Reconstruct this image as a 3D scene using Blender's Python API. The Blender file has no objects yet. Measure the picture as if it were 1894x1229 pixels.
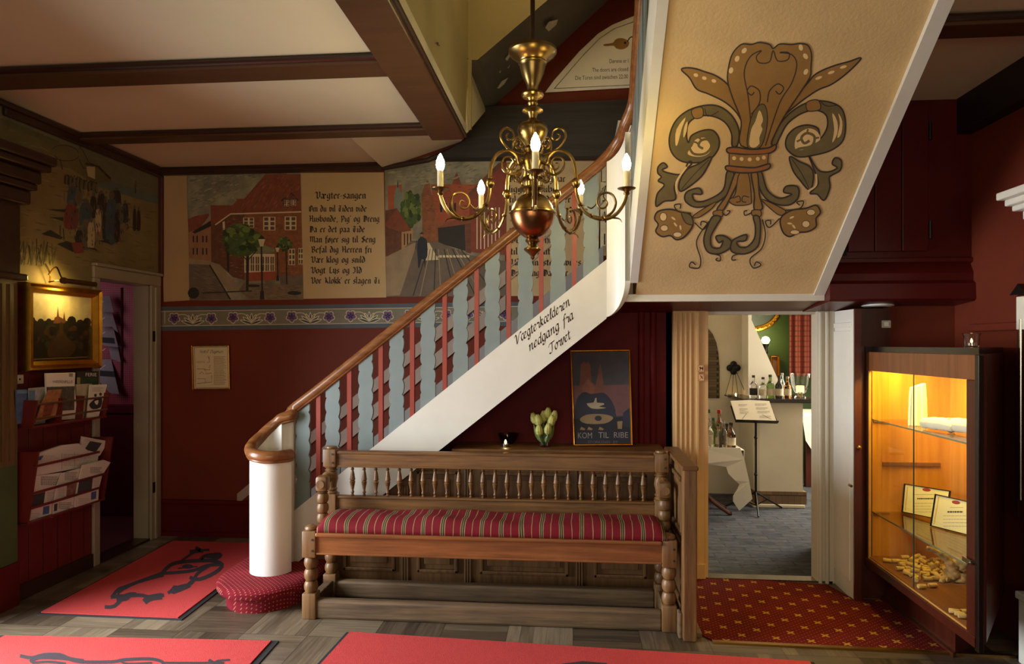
import bpy, bmesh, math, random
from mathutils import Vector, Matrix
from mathutils.geometry import tessellate_polygon
random.seed(7)
scene = bpy.context.scene
COL = scene.collection
PI = math.pi

# ---------------------------------------------------------------- camera
F = 1263.0; CX = 947.0; HY = 637.0; EYE = 1.5; TH = math.atan(113.0 / F)
cam_d = bpy.data.cameras.new('camera'); cam = bpy.data.objects.new('camera', cam_d); COL.objects.link(cam)
cam.location = (0, 0, EYE); cam.rotation_euler = (PI / 2, 0, TH)
cam_d.sensor_width = 36.0; cam_d.lens = F / 1894 * 36.0; cam_d.shift_y = (HY - 614.5) / 1894
cam_d.clip_start = 0.05; cam_d.clip_end = 60
scene.camera = cam

# ---------------------------------------------------------------- world, exposure, large lights
w = bpy.data.worlds.new('world'); scene.world = w; w.use_nodes = True
w.node_tree.nodes['Background'].inputs[0].default_value = (1.0, 0.85, 0.65, 1)
w.node_tree.nodes['Background'].inputs[1].default_value = 0.06
scene.view_settings.view_transform = 'Standard'; scene.view_settings.look = 'None'
scene.view_settings.gamma = 1.0; scene.view_settings.exposure = 0.0
scene.cycles.use_denoising = True
scene.cycles.max_bounces = 8; scene.cycles.sample_clamp_indirect = 4.0

def area(name, loc, target, sx, sy, power, col, spread=180):
    l = bpy.data.lights.new(name, 'AREA'); l.shape = 'RECTANGLE'; l.size = sx; l.size_y = sy
    l.energy = power; l.color = col; l.spread = math.radians(spread)
    o = bpy.data.objects.new(name, l); COL.objects.link(o); o.location = loc
    o.rotation_euler = (Vector(target) - Vector(loc)).to_track_quat('-Z', 'Y').to_euler()
    return o
def point(name, loc, power, col, r=0.03):
    l = bpy.data.lights.new(name, 'POINT'); l.energy = power; l.color = col; l.shadow_soft_size = r
    o = bpy.data.objects.new(name, l); COL.objects.link(o); o.location = loc
    return o
area('entrance_daylight', (-3.30, 2.70, 1.10), (-1.0, 2.95, 0.55), 1.15, 2.0, 92, (0.90, 0.95, 1.0), 118)
area('front_fill_light', (-0.4, -2.85, 1.75), (0.0, 3.0, 1.7), 3.2, 1.5, 36, (1.0, 0.90, 0.68), 125)  # added warm fill lamp behind the camera; the front wall has no window
area('bar_window_daylight', (3.3, 6.6, 1.7), (1.2, 6.2, 0.9), 1.4, 1.6, 125, (1.0, 0.88, 0.68))
area('corridor_daylight', (-4.55, 4.85, 1.75), (-3.7, 5.5, 1.5), 0.5, 0.8, 2.4, (1.0, 0.84, 0.95))
point('upper_stair_lamp', (-0.1, 3.7, 4.1), 12, (1.0, 0.75, 0.40), 0.12)

# ---------------------------------------------------------------- geometry helpers
CT, ST = math.cos(TH), math.sin(TH)
def ray(px, py):
    u = (px - CX) / F; v = (HY - py) / F
    return Vector((-ST + u * CT, CT + u * ST, v))
E0 = Vector((0, 0, EYE))
def P(px, py, X=None, Y=None, Z=None):
    r = ray(px, py)
    if X is not None: t = X / r.x
    elif Y is not None: t = Y / r.y
    else: t = (Z - EYE) / r.z
    return E0 + r * t
def Pn(px, py, p0, n):
    r = ray(px, py); t = (Vector(p0) - E0).dot(n) / r.dot(n)
    return E0 + r * t

def catmull(pts, n=6, closed=False):
    pts = [Vector(p) for p in pts]; m = len(pts)
    if m < 3: return pts
    out = []
    rng = range(m) if closed else range(m - 1)
    for i in rng:
        if closed: p0, p1, p2, p3 = pts[(i - 1) % m], pts[i], pts[(i + 1) % m], pts[(i + 2) % m]
        else: p0, p1, p2, p3 = pts[max(i - 1, 0)], pts[i], pts[i + 1], pts[min(i + 2, m - 1)]
        for k in range(n):
            t = k / n
            out.append(0.5 * ((2 * p1) + (-p0 + p2) * t + (2 * p0 - 5 * p1 + 4 * p2 - p3) * t * t + (-p0 + 3 * p1 - 3 * p2 + p3) * t ** 3))
    if not closed: out.append(pts[-1])
    return out

class MB:
    def __init__(s): s.v = []; s.f = []; s.m = []
    def add(s, verts, faces, mi=0):
        b = len(s.v); s.v += [Vector(p) for p in verts]
        for f in faces: s.f.append([b + i for i in f]); s.m.append(mi)
        return s
    def box(s, a, b, mi=0):
        x0, x1 = sorted((a[0], b[0])); y0, y1 = sorted((a[1], b[1])); z0, z1 = sorted((a[2], b[2]))
        return s.add([(x0,y0,z0),(x1,y0,z0),(x1,y1,z0),(x0,y1,z0),(x0,y0,z1),(x1,y0,z1),(x1,y1,z1),(x0,y1,z1)],
              [(0,3,2,1),(4,5,6,7),(0,1,5,4),(1,2,6,5),(2,3,7,6),(3,0,4,7)], mi)
    def bbox(s, a, b, r=0.006, mi=0):
        # box with chamfered vertical and horizontal edges
        bm = bmesh.new(); x0, x1 = sorted((a[0], b[0])); y0, y1 = sorted((a[1], b[1])); z0, z1 = sorted((a[2], b[2]))
        bmesh.ops.create_cube(bm, size=1)
        for v in bm.verts: v.co = Vector(((x0+x1)/2 + v.co.x*(x1-x0), (y0+y1)/2 + v.co.y*(y1-y0), (z0+z1)/2 + v.co.z*(z1-z0)))
        bmesh.ops.bevel(bm, geom=list(bm.edges), offset=min(r, (x1-x0)/3, (y1-y0)/3, (z1-z0)/3), segments=2, profile=0.5, affect='EDGES')
        bm.verts.index_update()
        s.add([v.co.copy() for v in bm.verts], [[v.index for v in f.verts] for f in bm.faces], mi); bm.free(); return s
    def hexa(s, p, mi=0):
        return s.add(p, [(0,3,2,1),(4,5,6,7),(0,1,5,4),(1,2,6,5),(2,3,7,6),(3,0,4,7)], mi)
    def prism(s, pts, d, mi=0):
        pts = [Vector(p) for p in pts]; n = len(pts); d = Vector(d)
        tris = tessellate_polygon([pts])
        f = [tuple(t) for t in tris] + [tuple(n + i for i in reversed(t)) for t in tris]
        f += [(i, (i + 1) % n, n + (i + 1) % n, n + i) for i in range(n)]
        return s.add(pts + [p + d for p in pts], f, mi)
    def poly(s, pts, mi=0):
        pts = [Vector(p) for p in pts]
        return s.add(pts, [tuple(t) for t in tessellate_polygon([pts])], mi)
    def quad(s, a, b, c, d, mi=0): return s.add([a, b, c, d], [(0, 1, 2, 3)], mi)
    def lathe(s, prof, c, n=20, axis=(0, 0, 1), mi=0):
        ax = Vector(axis).normalized(); t = Vector((1, 0, 0)) if abs(ax.x) < .9 else Vector((0, 1, 0))
        e1 = (t - ax * t.dot(ax)).normalized(); e2 = ax.cross(e1); c = Vector(c); vs = []; fs = []
        for r, h in prof:
            for k in range(n):
                a = 2 * PI * k / n; vs.append(c + ax * h + (e1 * math.cos(a) + e2 * math.sin(a)) * r)
        for i in range(len(prof) - 1):
            for k in range(n):
                k2 = (k + 1) % n; fs.append((i*n+k, i*n+k2, (i+1)*n+k2, (i+1)*n+k))
        if prof[0][0] > 1e-5: fs.append(tuple(reversed(range(n))))
        if prof[-1][0] > 1e-5: fs.append(tuple((len(prof)-1)*n + k for k in range(n)))
        return s.add(vs, fs, mi)
    def tube(s, pts, r, n=8, mi=0, closed=False, up=(0, 0, 1), ry=None):
        pts = [Vector(p) for p in pts]; m = len(pts)
        rs = r if isinstance(r, (list, tuple)) else [r] * m
        vs = []; fs = []; prev = None
        for i in range(m):
            if closed: t = pts[(i+1) % m] - pts[i-1]
            else: t = pts[min(i+1, m-1)] - pts[max(i-1, 0)]
            t.normalize()
            if ry is not None or prev is None:
                u = Vector(up); 
                if abs(u.dot(t)) > .95 and prev is not None: u = prev
                elif abs(u.dot(t)) > .95: u = Vector((1, 0, 0)) if abs(t.x) < .9 else Vector((0, 1, 0))
            else: u = prev
            e1 = (u - t * u.dot(t)).normalized(); e2 = t.cross(e1); prev = e1
            k_ = 1.0 if ry is None else ry
            for k in range(n):
                a = 2 * PI * k / n; vs.append(pts[i] + e1 * (math.sin(a) * rs[i] * k_) + e2 * (math.cos(a) * rs[i]))
        for i in range(m if closed else m - 1):
            j = (i + 1) % m
            for k in range(n):
                k2 = (k + 1) % n; fs.append((i*n+k, i*n+k2, j*n+k2, j*n+k))
        if not closed: fs += [tuple(reversed(range(n))), tuple((m-1)*n + k for k in range(n))]
        return s.add(vs, fs, mi)
    def build(s, name, mats, parent=None, smooth=False, org=None, fixn=True):
        if not isinstance(mats, (list, tuple)): mats = [mats]
        me = bpy.data.meshes.new(name)
        o0 = parent_origin(parent) if org is None else Vector(org)
        me.from_pydata([p - o0 for p in s.v], [], s.f)
        for m in mats: me.materials.append(m)
        me.polygons.foreach_set('material_index', s.m)
        if fixn:
            bm = bmesh.new(); bm.from_mesh(me); bmesh.ops.recalc_face_normals(bm, faces=bm.faces); bm.to_mesh(me); bm.free()
        if smooth:
            me.polygons.foreach_set('use_smooth', [True] * len(me.polygons))
            if smooth != 'all': me.set_sharp_from_angle(angle=math.radians(38))
        me.update()
        o = bpy.data.objects.new(name, me); COL.objects.link(o)
        if parent is not None: o.parent = parent
        elif org is not None: o.location = o0
        return o
ORG = {}
def parent_origin(p):
    v = Vector((0, 0, 0))
    while p is not None: v += Vector(p.location); p = p.parent
    return v
def tag(o, label, cat, group=None):
    o['label'] = label; o['category'] = cat
    if group: o['group'] = group
    return o
def thing(name, loc, label, cat, group=None):
    o = bpy.data.objects.new(name, None); o.empty_display_size = .05; COL.objects.link(o); o.location = loc
    return tag(o, label, cat, group)
def struct(o): o['kind'] = 'structure'; return o
def copy_tree(o, parent=None):
    c = o.copy(); COL.objects.link(c)
    if parent is not None: c.parent = parent
    for ch in list(o.children): copy_tree(ch, c)
    return c

# ---------------------------------------------------------------- materials
def lin(c):
    c = c / 255.0
    return c / 12.92 if c <= .04045 else ((c + .055) / 1.055) ** 2.4
def rgb(r, g, b): return (lin(r), lin(g), lin(b), 1.0)
class NT:
    def __init__(s, name):
        s.mat = bpy.data.materials.new(name); s.mat.use_nodes = True; s.nt = s.mat.node_tree
        s.b = s.nt.nodes['Principled BSDF']; s._tc = None
    def n(s, t, **kw):
        k = s.nt.nodes.new(t)
        for a, v in kw.items(): setattr(k, a, v)
        return k
    def l(s, a, b): s.nt.links.new(a, b)
    def tc(s, which='Object'):
        if s._tc is None: s._tc = s.n('ShaderNodeTexCoord')
        return s._tc.outputs[which]
    def m(s, op, a, b=0.0, c=0.0):
        k = s.n('ShaderNodeMath', operation=op)
        for i, v in enumerate((a, b, c)):
            if isinstance(v, (int, float)): k.inputs[i].default_value = v
            else: s.l(v, k.inputs[i])
        return k.outputs[0]
    def xyz(s, vec=None):
        k = s.n('ShaderNodeSeparateXYZ'); s.l(vec if vec is not None else s.tc(), k.inputs[0]); return k.outputs
    def comb(s, x, y, z):
        k = s.n('ShaderNodeCombineXYZ')
        for i, v in enumerate((x, y, z)):
            if isinstance(v, (int, float)): k.inputs[i].default_value = v
            else: s.l(v, k.inputs[i])
        return k.outputs[0]
    def scale(s, vec, sc):
        k = s.n('ShaderNodeMapping'); s.l(vec, k.inputs['Vector']); k.inputs['Scale'].default_value = sc; return k.outputs[0]
    def noise(s, vec, sc, detail=4, rough=.55):
        k = s.n('ShaderNodeTexNoise'); s.l(vec, k.inputs['Vector']); k.inputs['Scale'].default_value = sc
        k.inputs['Detail'].default_value = detail; k.inputs['Roughness'].default_value = rough; return k.outputs['Fac']
    def ramp(s, fac, stops, interp='LINEAR'):
        k = s.n('ShaderNodeValToRGB'); k.color_ramp.interpolation = interp; e = k.color_ramp.elements
        while len(e) < len(stops): e.new(0.5)
        for i, (p, c) in enumerate(stops): e[i].position = p; e[i].color = c
        s.l(fac, k.inputs[0]); return k.outputs[0]
    def mix(s, fac, a, b):
        k = s.n('ShaderNodeMix', data_type='RGBA')
        for i, v in ((0, fac), (6, a), (7, b)):
            if isinstance(v, (int, float)): k.inputs[i].default_value = v
            elif isinstance(v, tuple): k.inputs[i].default_value = v
            else: s.l(v, k.inputs[i])
        return k.outputs[2]
    def out(s, col=None, rough=.6, metal=0, bump=None, bs=.3, bd=.002, spec=None):
        if col is not None:
            if isinstance(col, tuple): s.b.inputs['Base Color'].default_value = col
            else: s.l(col, s.b.inputs['Base Color'])
        if isinstance(rough, (int, float)): s.b.inputs['Roughness'].default_value = rough
        else: s.l(rough, s.b.inputs['Roughness'])
        s.b.inputs['Metallic'].default_value = metal
        if spec is not None: s.b.inputs['Specular IOR Level'].default_value = spec
        if bump is not None:
            k = s.n('ShaderNodeBump'); k.inputs['Strength'].default_value = bs; k.inputs['Distance'].default_value = bd
            s.l(bump, k.inputs['Height']); s.l(k.outputs[0], s.b.inputs['Normal'])
        return s.mat
def mul(c, k): return (min(c[0]*k, 1), min(c[1]*k, 1), min(c[2]*k, 1), 1)
def plain(name, c, rough=.6, metal=0, var=.12, sc=9, bump=0.0, bsc=120, spec=None):
    t = NT(name); f = t.noise(t.tc(), sc, 5)
    col = t.ramp(f, [(.3, mul(c, 1 - var)), (.7, mul(c, 1 + var))])
    if bump: return t.out(col, rough, metal, t.noise(t.tc(), bsc, 3), bump, .003, spec)
    return t.out(col, rough, metal, spec=spec)
def wood(name, c1, c2, axis=0, sc=1.0, rough=.45, bump=.15):
    t = NT(name); s = [16, 16, 16]; s[axis] = 1.1
    v = t.scale(t.tc(), tuple(k * sc for k in s))
    f = t.noise(v, 3.0, 8, .65); g = t.noise(t.tc(), 2.2, 3)
    col = t.ramp(t.m('ADD', t.m('MULTIPLY', f, .75), t.m('MULTIPLY', g, .25)), [(.32, c1), (.68, c2)])
    return t.out(col, rough, 0, f, bump, .003)
def emit(name, c, s):
    t = NT(name); t.b.inputs['Base Color'].default_value = c
    t.b.inputs['Emission Color'].default_value = c; t.b.inputs['Emission Strength'].default_value = s; return t.mat
def glass(name, tint=(1, 1, 1, 1), rough=0.0, ior=1.45):
    t = NT(name); t.b.inputs['Base Color'].default_value = tint; t.b.inputs['Transmission Weight'].default_value = 1
    t.b.inputs['Roughness'].default_value = rough; t.b.inputs['IOR'].default_value = ior; return t.mat
def pane(name, k=.9):
    t = NT(name); t.nt.nodes.remove(t.b); o = t.nt.nodes['Material Output']
    tr = t.n('ShaderNodeBsdfTransparent'); tr.inputs[0].default_value = (.96, .98, .96, 1)
    gl = t.n('ShaderNodeBsdfGlossy'); gl.inputs['Roughness'].default_value = .01
    lw = t.n('ShaderNodeLayerWeight'); lw.inputs[0].default_value = .5
    f = t.m('ADD', .035, t.m('MULTIPLY', t.m('POWER', lw.outputs['Facing'], 5.0), k))
    mx = t.n('ShaderNodeMixShader'); t.l(f, mx.inputs[0]); t.l(tr.outputs[0], mx.inputs[1]); t.l(gl.outputs[0], mx.inputs[2])
    t.l(mx.outputs[0], o.inputs[0]); return t.mat
_pc = {}
def paint(r, g, b, var=.16, sc=14, rough=.75):
    k = (r, g, b, var, sc, rough)
    if k not in _pc: _pc[k] = plain('paint_%02x%02x%02x' % (r, g, b), rgb(r, g, b), rough, 0, var, sc, .12, 60)
    return _pc[k]
M = {}
M['red_wall'] = plain('red_wall_paint', rgb(106, 43, 26), .62, 0, .08, 3, .25, 45, .2)
M['maroon'] = plain('maroon_paint', rgb(86, 14, 18), .6, 0, .1, 4, .12, 50, .15)
M['dark_red'] = plain('dark_red_gloss', rgb(78, 18, 15), .36, 0, .1, 4, .06, 30, .3)
M['red_bar'] = plain('baluster_red', rgb(142, 56, 42), .4, 0, .08, 8)
M['ceil'] = plain('ceiling_plaster', rgb(216, 202, 170), .75, 0, .04, 2, .2, 40)
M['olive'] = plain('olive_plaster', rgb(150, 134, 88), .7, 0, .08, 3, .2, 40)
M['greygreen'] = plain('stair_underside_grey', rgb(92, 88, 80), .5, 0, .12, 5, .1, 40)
M['beam'] = wood('painted_beam_brown', rgb(70, 44, 26), rgb(88, 58, 36), 0, .5, .36, .05)
M['beamdk'] = wood('moulding_dark', rgb(44, 26, 18), rgb(60, 36, 24), 0, .5, .28, .05)
M['rough_beam'] = wood('charred_beam', rgb(20, 16, 12), rgb(52, 44, 36), 0, .6, .7, .8)
M['white'] = plain('white_gloss_paint', rgb(228, 224, 214), .35, 0, .03, 4, .05, 30)
M['string'] = plain('stringer_paint', rgb(214, 208, 196), .38, 0, .04, 5, .08, 24)
M['offwhite'] = plain('door_frame_paint', rgb(196, 186, 166), .45, 0, .05, 4, .06, 30)
M['cream_frame'] = plain('aged_cream_paint', rgb(150, 136, 112), .45, 0, .06, 4, .06, 30)
M['tan'] = plain('tan_trim_paint', rgb(206, 164, 112), .5, 0, .05, 4, .06, 30)
M['bluegrey'] = plain('baluster_grey_blue', rgb(118, 128, 126), .42, 0, .06, 9, .05, 30)
M['soffit'] = plain('soffit_plaster', rgb(210, 178, 126), .72, 0, .10, 3.0, .5, 70)
M['rail'] = wood('handrail_mahogany', rgb(88, 50, 24), rgb(148, 94, 52), 0, .6, .28, .05)
M['oak'] = wood('bench_oak', rgb(70, 43, 20), rgb(132, 90, 46), 0, .8, .42, .3)
M['oakv'] = wood('bench_oak_upright', rgb(84, 56, 30), rgb(140, 102, 60), 2, .8, .42, .25)
M['oakseat'] = wood('bench_oak_front', rgb(96, 52, 22), rgb(152, 92, 46), 0, .8, .38, .25)
M['oakd'] = wood('panelling_oak', rgb(72, 48, 26), rgb(122, 86, 50), 2, .8, .42, .2)
M['oakold'] = wood('worn_oak', rgb(62, 46, 30), rgb(124, 98, 68), 0, .8, .6, .5)
M['brass'] = plain('brass', rgb(138, 112, 66), .30, 1, .18, 12)
M['copper'] = plain('copper', rgb(160, 104, 66), .27, 1, .12, 9)
M['gilt'] = plain('gilt_frame', rgb(190, 138, 48), .3, 1, .2, 14)
M['gold_edge'] = plain('gold_edge', rgb(200, 150, 70), .3, 1, .1, 20)
M['black_metal'] = plain('black_metal', rgb(24, 22, 20), .4, .6, .1, 10)
M['steel'] = plain('steel', rgb(170, 165, 155), .25, 1, .1, 10)
M['black'] = plain('black_lacquer', rgb(20, 15, 13), .22, 0, .1, 6)
M['candle'] = plain('candle_sleeve', rgb(226, 212, 170), .5, 0, .05, 10)
M['bulb'] = emit('candle_bulb', (1.0, .80, .32, 1), 150)
M['flame'] = emit('flame', (1.0, .62, .18, 1), 45)
M['paper'] = plain('paper', rgb(226, 218, 200), .8, 0, .04, 6)
M['cab_wood'] = wood('showcase_teak', rgb(176, 108, 36), rgb(212, 146, 58), 2, .4, .4, .05)
M['cab_dark'] = wood('showcase_dark_wood', rgb(58, 22, 14), rgb(84, 36, 22), 2, .5, .3, .08)
M['cab_top'] = wood('showcase_fascia', rgb(104, 62, 34), rgb(140, 88, 52), 2, .6, .4, .05)
M['pane'] = pane('window_pane')
M['glass'] = glass('clear_glass')
M['ink'] = plain('ink', rgb(30, 24, 20), .7, 0, .05, 10)
M['rubber'] = plain('rubber_edge', rgb(34, 30, 34), .8, 0, .1, 30)
M['linen'] = plain('white_linen', rgb(226, 220, 206), .85, 0, .03, 8, .1, 90)
# special procedural surfaces
def mat_parquet():
    t = NT('parquet_blocks'); x, y, z = t.xyz(); S = .34
    gx = t.m('DIVIDE', x, S); gy = t.m('DIVIDE', y, S)
    cx = t.m('FLOOR', gx); cy = t.m('FLOOR', gy)
    par = t.m('MODULO', t.m('ABSOLUTE', t.m('ADD', cx, cy)), 2.0)
    par = t.m('GREATER_THAN', par, .5)
    fx = t.m('FRACT', gx); fy = t.m('FRACT', gy)
    a = t.m('ADD', t.m('MULTIPLY', fx, par), t.m('MULTIPLY', fy, t.m('SUBTRACT', 1.0, par)))
    st = t.m('MULTIPLY', a, 5.0); idx = t.m('FLOOR', st); fr = t.m('FRACT', st)
    wn = t.n('ShaderNodeTexWhiteNoise', noise_dimensions='3D'); t.l(t.comb(cx, cy, idx), wn.inputs['Vector'])
    wb = t.n('ShaderNodeTexWhiteNoise', noise_dimensions='3D'); t.l(t.comb(cx, cy, 9.0), wb.inputs['Vector'])
    gv = t.comb(t.m('MULTIPLY', x, t.m('ADD', 4.0, t.m('MULTIPLY', par, 60.0))), t.m('MULTIPLY', y, t.m('SUBTRACT', 64.0, t.m('MULTIPLY', par, 60.0))), idx)
    g = t.noise(gv, 1.0, 6, .6)
    val = t.m('ADD', t.m('ADD', t.m('MULTIPLY', wn.outputs['Value'], .22), t.m('MULTIPLY', wb.outputs['Value'], .33)), t.m('MULTIPLY', g, .45))
    col = t.ramp(val, [(.22, rgb(48, 38, 30)), (.5, rgb(92, 78, 62)), (.8, rgb(140, 124, 100))])
    edge = t.m('LESS_THAN', t.m('MINIMUM', fr, t.m('SUBTRACT', 1.0, fr)), .022)
    e2 = t.m('LESS_THAN', t.m('MINIMUM', t.m('MINIMUM', fx, t.m('SUBTRACT', 1.0, fx)), t.m('MINIMUM', fy, t.m('SUBTRACT', 1.0, fy))), .006)
    col = t.mix(t.m('MAXIMUM', t.m('MULTIPLY', edge, .4), t.m('MULTIPLY', e2, .75)), col, rgb(40, 32, 26))
    return t.out(col, t.m('ADD', .26, t.m('MULTIPLY', g, .22)), 0, g, .12, .002)
M['parquet'] = mat_parquet()
def mat_landing():
    t = NT('patterned_red_carpet'); x, y, z = t.xyz()
    a = math.radians(38); S = .118
    u = t.m('DIVIDE', t.m('ADD', t.m('MULTIPLY', x, math.cos(a)), t.m('MULTIPLY', y, math.sin(a))), S)
    v = t.m('DIVIDE', t.m('SUBTRACT', t.m('MULTIPLY', y, math.cos(a)), t.m('MULTIPLY', x, math.sin(a))), S)
    fu = t.m('SUBTRACT', t.m('FRACT', u), .5); fv = t.m('SUBTRACT', t.m('FRACT', v), .5)
    r = t.m('SQRT', t.m('ADD', t.m('MULTIPLY', fu, fu), t.m('MULTIPLY', fv, fv)))
    ang = t.m('ARCTAN2', fv, fu)
    pet = t.m('LESS_THAN', r, t.m('ADD', .135, t.m('MULTIPLY', t.m('COSINE', t.m('MULTIPLY', ang, 4.0)), .07)))
    ring = t.m('GREATER_THAN', r, .02)
    flower = t.m('MULTIPLY', pet, ring)
    du = t.m('SUBTRACT', t.m('FRACT', t.m('MULTIPLY', u, 5.0)), .5); dv = t.m('SUBTRACT', t.m('FRACT', t.m('MULTIPLY', v, 5.0)), .5)
    dr = t.m('ADD', t.m('MULTIPLY', du, du), t.m('MULTIPLY', dv, dv)); dot = t.m('LESS_THAN', dr, .022)
    base = t.ramp(t.noise(t.tc(), 6, 4), [(.3, rgb(80, 12, 11)), (.7, rgb(100, 20, 16))])
    c = t.mix(t.m('MULTIPLY', dot, .45), base, rgb(190, 110, 60)); c = t.mix(t.m('MULTIPLY', flower, .85), c, rgb(178, 132, 48))
    return t.out(c, .95, 0, t.noise(t.tc(), 420, 2), .5, .004, spec=.15)
M['landing'] = mat_landing()
def mat_step():
    t = NT('dotted_step_carpet'); x, y, z = t.xyz(); S = .021
    u = t.m('DIVIDE', t.m('ADD', x, y), S * 1.41); v = t.m('DIVIDE', t.m('ADD', t.m('SUBTRACT', y, x), t.m('MULTIPLY', z, 1.41)), S * 1.41)
    du = t.m('SUBTRACT', t.m('FRACT', u), .5); dv = t.m('SUBTRACT', t.m('FRACT', v), .5)
    dot = t.m('LESS_THAN', t.m('ADD', t.m('MULTIPLY', du, du), t.m('MULTIPLY', dv, dv)), .026)
    base = t.ramp(t.noise(t.tc(), 8, 4), [(.3, rgb(104, 18, 28)), (.7, rgb(128, 28, 40))])
    return t.out(t.mix(t.m('MULTIPLY', dot, .55), base, rgb(210, 150, 120)), .95, 0, t.noise(t.tc(), 400, 2), .5, .004, spec=.15)
M['step'] = mat_step()
def mat_matred():
    t = NT('red_mat_pile')
    c = t.ramp(t.noise(t.tc(), 260, 3), [(.25, rgb(186, 58, 58)), (.75, rgb(220, 86, 82))])
    return t.out(c, .95, 0, t.noise(t.tc(), 330, 3), .9, .006, spec=.15)
M['mat'] = mat_matred()
M['matdraw'] = plain('mat_black_yarn', rgb(52, 40, 46), .95, 0, .2, 200, .6, 300)
def mat_cushion():
    t = NT('striped_cushion_fabric'); x, y, z = t.xyz()
    wob = t.m('MULTIPLY', t.m('SUBTRACT', t.noise(t.scale(t.tc(), (5, 2, 2)), 1.6, 2), .5), .03)
    f = t.m('FRACT', t.m('DIVIDE', t.m('ADD', x, t.m('ADD', wob, 10.0)), .106))
    R = rgb(112, 22, 32); B = rgb(158, 134, 94); G = rgb(64, 56, 38)
    st = [(0, R), (.10, B), (.13, G), (.20, B), (.225, G), (.30, B), (.33, R), (.69, B), (.72, R)]
    c = t.ramp(f, st, 'CONSTANT')
    wv = t.noise(t.scale(t.tc(), (1, 1, 1)), 300, 2)
    return t.out(c, .85, 0, wv, .35, .002, spec=.2)
M['cushion'] = mat_cushion()
def mat_beadboard():
    t = NT('red_beadboard'); x, y, z = t.xyz()
    f = t.m('FRACT', t.m('DIVIDE', y, .115)); d = t.m('MINIMUM', f, t.m('SUBTRACT', 1.0, f))
    g = t.m('LESS_THAN', d, .035)
    base = t.ramp(t.noise(t.tc(), 4, 4), [(.3, rgb(88, 24, 20)), (.7, rgb(104, 30, 25))])
    c = t.mix(t.m('MULTIPLY', g, .8), base, rgb(38, 12, 10))
    return t.out(c, .4, 0, t.m('MINIMUM', d, .05), .6, .05)
M['bead'] = mat_beadboard()
def mat_peg():
    t = NT('red_pegboard'); x, y, z = t.xyz()
    du = t.m('SUBTRACT', t.m('FRACT', t.m('DIVIDE', x, .019)), .5); dv = t.m('SUBTRACT', t.m('FRACT', t.m('DIVIDE', z, .019)), .5)
    dot = t.m('LESS_THAN', t.m('ADD', t.m('MULTIPLY', du, du), t.m('MULTIPLY', dv, dv)), .045)
    return t.out(t.mix(dot, rgb(158, 48, 62), rgb(40, 10, 16)), .6)
M['peg'] = mat_peg()
def mat_barcarpet():
    t = NT('blue_grey_carpet_tiles'); x, y, z = t.xyz()
    k = t.n('ShaderNodeTexBrick'); t.l(t.scale(t.tc(), (3.2, 3.2, 1)), k.inputs['Vector'])
    k.inputs['Color1'].default_value = rgb(52, 58, 70); k.inputs['Color2'].default_value = rgb(86, 90, 98); k.inputs['Mortar'].default_value = rgb(44, 48, 58)
    k.inputs['Scale'].default_value = 1.0; k.inputs['Mortar Size'].default_value = .02; k.inputs['Brick Width'].default_value = .8
    n = t.noise(t.scale(t.tc(), (14, 90, 1)), 1.0, 4)
    return t.out(t.mix(.45, k.outputs['Color'], t.ramp(n, [(.35, rgb(34, 38, 46)), (.7, rgb(112, 112, 116))])), .95, 0, t.noise(t.tc(), 300, 2), .5, .004, spec=.15)
M['barcarpet'] = mat_barcarpet()
def mat_brick(name, c1, c2, cm, sx, sz, plane='xz'):
    t = NT(name); x, y, z = t.xyz(); k = t.n('ShaderNodeTexBrick')
    t.l(t.comb(t.m('MULTIPLY', x if plane == 'xz' else y, sx), t.m('MULTIPLY', z, sz), 0.0), k.inputs['Vector'])
    k.inputs['Color1'].default_value = c1; k.inputs['Color2'].default_value = c2; k.inputs['Mortar'].default_value = cm
    k.inputs['Scale'].default_value = 1.0; k.inputs['Mortar Size'].default_value = .012
    return t.out(k.outputs['Color'], .85)
M['barbrick'] = mat_brick('bar_brick', rgb(96, 74, 54), rgb(120, 94, 68), rgb(58, 46, 34), 9.0, 2.2)
def mat_plaid():
    t = NT('red_plaid_curtain'); x, y, z = t.xyz()
    a = t.m('LESS_THAN', t.m('FRACT', t.m('DIVIDE', x, .05)), .4); b = t.m('LESS_THAN', t.m('FRACT', t.m('DIVIDE', z, .06)), .3)
    c = t.mix(t.m('MULTIPLY', a, .5), rgb(112, 38, 28), rgb(150, 92, 56)); c = t.mix(t.m('MULTIPLY', b, .5), c, rgb(70, 20, 18))
    return t.out(c, .9)
M['plaid'] = mat_plaid()

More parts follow.
